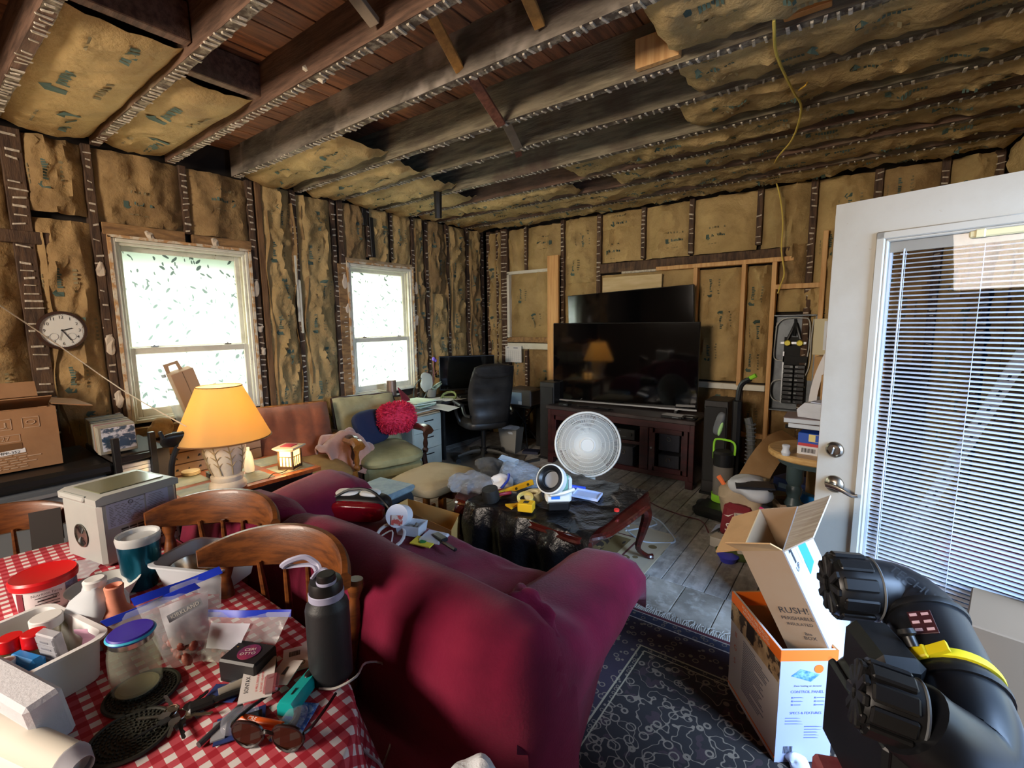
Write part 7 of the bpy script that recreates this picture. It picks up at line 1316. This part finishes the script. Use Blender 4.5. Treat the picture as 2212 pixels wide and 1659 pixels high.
flap([facep(wb_-.005, .005, Lc), facep(wb_-.005, db_-.01, Lc), facep(wb_+.11, db_-.02, Lc-.02), facep(wb_+.11, .02, Lc-.02)], CARD)
t2 = ONE('blue_tape_strip', MB().box((0, 0, 0), (.06, .02, .003), (0, -8, 0)), _mats['painter_blue'], 'short strip of blue tape sticking out at the mailing carton top right', 'tape', loc=facep(-.012, db_+.012, Lc-.05), r=(0, 0, 30))
# heap of clothes and bags beyond the cartons
def heap(name, label, cat, p_, d, m, r=(0, 0, 0), amp=.05, fr=8, e=2.3, seed=0): return ONE(name, MB().blob((0, 0, d[2]/2), d, e=e, amp=amp, fr=fr, n=30, m=16, seed=seed), m, label, cat, loc=p_, r=r, sm=40)
def hz(x, y, z): return pz(x, y, z)
heap('beige_coat', 'beige coat heaped in front of the vacuum cleaner', 'coat', hz(1612, 1090, .22)-V((0, 0, .2)), (.34, .3, .42), mat('beige_cloth', '#a6947a', .9, c2='#8c7b62', ns=5), amp=.07)
t = heap('white_tote', 'white canvas tote bag lying on the clothes heap', 'bag', hz(1625, 1062, .36)-V((0, 0, .05)), (.28, .24, .16), mat('tote_white', '#c3c7cc', .8), (0, 0, 20), .06, 9)
P('handle_ring', MB().tube([(.1+.035*cos(a*pi/8), -.08+.01*cos(a*pi/4), .12+.03*sin(a*pi/8)) for a in range(16)], .006, 6, True, 1), BLACK, t)
ONE('dark_clipboard', MB().box((0, 0, .006), (.24, .16, .012), b=.003).box((0, -.01, .013), (.2, .12, .003)), mat('board_dark', '#20222b', .4), 'dark clipboard lying flat on the tote bag', 'clipboard', loc=hz(1630, 1050, .44), r=(0, -4, 15))
t = T('red_bag', 'dark red bag with white S lettering in the heap', 'bag', hz(1592, 1160, .0)); P('bag_body', MB().box((0, 0, .13), (.2, .16, .26), (0, 6, 0), b=.03), mat('bag_red', '#711520', .6, bump=.2, bs=30), t); TEXT('S', .09, PAPER, t, (-.05, -.082, .09), (90, 6, 0)); P('swoosh_mark', MB().prism([(-.03, 0), (.0, -.008), (.04, .025), (.0, .002)], .002, TR((-.05, -.08, .18), (90, 0, 0))), PAPER, t)
t = T('pink_sneaker', 'grey sneaker with hot pink side in the heap', 'shoe', hz(1655, 1125, .16), (0, 12, -30)); P('upper', MB().blob((0, 0, .05), (.27, .1, .1), e=2.6), mat('sneaker_grey', '#3b3d45', .7), t); P('pink_panel', MB().blob((-.03, -.02, .06), (.13, .08, .07), e=2.5), mat('hot_pink', '#d83a82', .6), t); P('sole', MB().box((0, 0, .012), (.28, .1, .024), b=.01), mat('sole_navy', '#20264a', .6), t)
ONE('navy_strap', MB().sheet(lambda u, v: (.3*v, .05*u, .06*sin(v*3)+.16*v), 2, 12, .006), mat('strap_navy', '#232c58', .6), 'navy strap sticking up beside the red bag', 'strap', loc=hz(1570, 1155, .03), r=(0, 0, 12))
ONE('white_paper_flap', MB().sheet(lambda u, v: (.2*u, .16*v, .08*sin(u*2.5)*(1-v*.4)), 8, 6, .001), mat('paper_bluish', '#bcc3da', .6), 'bluish white paper scrunched on the floorboards by the red bag', 'paper', loc=hz(1535, 1150, .01), r=(0, 0, 0))
ONE('white_card_box', MB().box((0, 0, .04), (.2, .1, .07), b=.003), mat('card_pale', '#b7afa2', .7), 'pale flat card box on the floor before the heap', 'box', loc=hz(1570, 1185, .0), r=(0, 0, -10))
ONE('green_scarf', MB().blob((0, 0, .03), (.22, .14, .06), amp=.04, fr=12), mat('scarf_green', '#4c5a2e', .9), 'dark green crumpled cloth under the pale card box', 'cloth', loc=hz(1585, 1205, .0))
t = T('small_open_carton', 'small open brown carton amid the heap by the door edge', 'box', hz(1700, 1120, .10), (0, 0, 25)); openbox(t, .17, .2, .14, .005, mat('tan_small', '#a88d72', .8)); 
ONE('azure_box', MB().box((0, 0, .07), (.12, .1, .14), (0, 20, 0), b=.004), mat('azure_card', '#1d86d8', .5), 'bright azure box tilted against the door edge', 'box', loc=hz(1738, 1105, .12), r=(0, 0, 20))
t = T('navy_box', 'navy carton with pale stripe behind the heap under the side table', 'box', hz(1722, 1075, .12), (0, 0, -25)); P('carton', MB().box((0, 0, .08), (.3, .2, .16), b=.004), mat('navy_card', '#1d2c5c', .5), t); P('stripe', MB().box((0, -.101, .1), (.2, .003, .04)), mat('stripe_pale', '#93a5b5', .5), t)
ONE('orange_handle_scoop', MB().tube([(0, 0, 0), (.05, -.02, -.06), (.09, -.03, -.14)], lambda q: .022-.01*q, 8, flat=.6), mat('orange_plastic', '#e0703a', .5), 'orange plastic scraper handle sticking out of the coat', 'scraper', loc=hz(1552, 1028, .42))
ONE('grey_blanket', MB().blob((0, 0, .12), (.5, .3, .24), e=2.4, amp=.06, fr=6), mat('blanket_grey', '#6d675c', .95), 'grey blanket bundled behind the table leg', 'blanket', loc=(-.42, 4.05, 0))
ONE('beige_inner_carton', MB().loft([[(sx*a, sy*b, z_) for sx, sy in ((-1, -1), (1, -1), (1, 1), (-1, 1))] for a, b, z_ in ((.1, .08, 0), (.11, .09, .2), (.1, .08, .2), (.09, .07, .01))]), mat('cream_liner', '#c9bfae', .7), 'cream lined little carton between heap and mailing carton', 'box', loc=hz(1625, 1185, .08), r=(8, 0, 20))
# trunk and black machine
TRK = mat('red_trunk', '#7a3038', .6, c2='#8c4a4e', ns=18); t = T('storage_chest', 'red vinyl trunk with studded dark edge under the black machine', 'trunk', (.24, 1.14, 0), (0, 0, 24)); P('trunk_body', MB().box((0, 0, .27), (.42, .42, .54), b=.01), TRK, t); P('stripe', MB().box((-.211, -.12, .27), (.003, .02, .5)).box((-.211, -.04, .27), (.003, .02, .5)), mat('trunk_pale', '#a78a86', .6), t)
ed = MB(); 
for z_ in (.03, .27, .51): ed.box((-.213, -.2, z_), (.012, .03, .04), b=.004)
P('corner_metal', ed, BLACKM, t)
g = MB(); [g.blob((-.217, -.19+.0*k, .04+.022*k), (.008, .01, .01), n=8, m=5) for k in range(22)]; P('stud', g, CHROME, t, kind='stuff')
BMC = mat('machine_black', '#101114', .38, c2='#17181c', ns=5); t = T('black_power_machine', 'bulky black elbow pipe machine with two ribbed end caps and a yellow strap', 'machine', (.2, 1.2, .541), (0, 0, 0))
pdp = lambda x, y, d: C0+ray(x, y)*d
pth = [pdp(*a) for a in ((1870, 1268, 1.225), (1935, 1282, 1.21), (1990, 1330, 1.16), (2022, 1400, 1.09), (2052, 1475, 1.02), (2085, 1555, .95), (2080, 1625, .90), (2015, 1590, .875), (1965, 1548, .88))]
PW('elbow_pipe', MB().tube(pth, lambda q: .073+.012*sin(pi*min(1, max(0, q*1.3-.15))), 28, sm=5), BMC, t, sm=50)
sp_ = smooth_path(pth, 5)
def ringat(i0, r_, w_, m, nm, n=36):
    a, b = sp_[i0], sp_[i0+1]; M_ = along(a, a+(b-a)); PW(nm, MB().lathe([(r_-.012, -w_/2), (r_, -w_/2), (r_+.002, 0), (r_, w_/2), (r_-.012, w_/2)], n, M_, cap=False), m, t)
ringat(11, .086, .016, BLACK, 'collar'); ringat(22, .09, .02, BLACK, 'collar')
ringat(20, .091, .02, mat('strap_yellow', '#d8c515', .5), 'yellow_strap')
i0 = 20; a, b = sp_[i0], sp_[i0+1]; dv = (b-a).normalized(); up_ = V((-.62, -.35, .70)); up_ = (up_-dv*up_.dot(dv)).normalized()
M_ = MX.Translation(a+up_*.094) @ MX((dv, up_.cross(dv)*-1, up_)).transposed().to_4x4(); PW('strap_buckle', MB().box((0, .0, 0), (.03, .03, .012), b=.003, M=M_).box((0, -.035, -.004), (.024, .04, .008), M=M_), mat('strap_yellow', '#d8c515', .5), t); PW('strap_patch', MB().box((0, .05, -.008), (.022, .055, .01), M=M_), BLACK, t)
i0 = 15; a, b = sp_[i0], sp_[i0+1]; dv = (b-a).normalized(); up2 = V((-.35, -.45, .8)); up2 = (up2-dv*up2.dot(dv)).normalized(); ML = MX.Translation(a+up2*.0838) @ MX((up2.cross(dv), dv, up2)).transposed().to_4x4()
PW('label_plate', MB().box((0, 0, 0), (.045, .06, .004), b=.001, M=ML), mat('plate_maroon', '#3a1a1c', .4), t); g = MB()
for k in range(6): g.box((-.012+.022*(k % 2), .02-.02*(k//2), .0025), (.014, .007, .001), M=ML)
PW('label_print', g, mat('print_pink', '#c9a3a3', .5), t, kind='stuff')
for (i0_, ang, tx, sz) in ((6, 0, 'TECHU', .03), ):
    a, b = sp_[i0_], sp_[i0_+1]; dv = (b-a).normalized(); u3 = V((-.1, -.45, .88)); u3 = (u3-dv*u3.dot(dv)).normalized(); M3 = MX.Translation(a+u3*.0815-V(t.location)) @ MX((dv, u3.cross(dv), u3)).transposed().to_4x4(); TEXT(tx, sz, mat('emboss_black', '#191a1d', .5), t, (0, 0, .001), (0, 0, 0), M=M3)
def cap(p_, q_, r_, ln):
    d_ = (q_-p_).normalized(); M_ = along(p_, p_+d_); c_ = [(r_*.9, 0), (r_, .006), (r_*1.02, ln*.55), (r_*.99, ln*.9), (r_*.9, ln), (r_*.7, ln*.97), (0, ln*.95)]
    k_ = PW('end_cap', MB().lathe(c_, 36, M_), BLACK, t); rb = MB()
    for k in range(10): a_ = 2*pi*k/10; rb.box((r_*1.03*cos(a_), r_*1.03*sin(a_), ln*.55), (.012, .032, ln*.75), (0, 0, math.degrees(a_)), b=.004, M=M_).box((r_*.6*cos(a_+.3), r_*.6*sin(a_+.3), ln*1.0), (.05, .02, .012), (0, 0, math.degrees(a_+.3)), b=.003, M=M_)
    Mi = (MX.Translation(V(t.location))).inverted(); rb.v = [Mi @ v for v in rb.v]; P('cap_rib', rb, BLACK, k_, kind='stuff'); PW('cap_seam', MB().tube([M_ @ V((r_*1.005*cos(a_*pi/18), r_*1.005*sin(a_*pi/18), .004)) for a_ in range(36)], .003, 4, True, 1), GREY, t)
cap(pdp(1885, 1271, 1.222), pdp(1795, 1262, 1.245), .076, .10); cap(pdp(1985, 1545, .878), pdp(1865, 1500, .915), .06, .095)
PW('motor_body', MB().box((.16, 1.24, .665), (.26, .30, .23), (0, 0, 24), b=.03).box((.08, 1.27, .80), (.10, .16, .14), (0, 0, 24), b=.02), BLACK, t); PW('side_panel', MB().box((.04, 1.19, .66), (.02, .26, .2), (0, 0, 24), b=.008), BMC, t)
PW('knob', MB().lathe([(.012, 0), (.012, .02), (.018, .025), (.016, .035), (0, .036)], 14, TR((.13, 1.28, .865), (-30, -30, 0))), BLACK, t)
ONE('brown_carton', MB().box((0, 0, .31), (.3, .3, .62), b=.004), mat('dusk_card', '#6d5843', .8), 'brown carton standing behind the black machine at the doorway', 'box', loc=pz(2100, 1352, .62)+V((.16, .13, -.62)), r=(0, 0, -10))
ONE('white_tissue', MB().blob((0, 0, .03), (.08, .06, .06), amp=.04, fr=20), mat('tissue_white', '#d0d3da', .7), 'white crumpled tissue on the rug at the heater carton foot', 'tissue', loc=pz(1716, 1652, .02)+V((0, .0, -.02)))
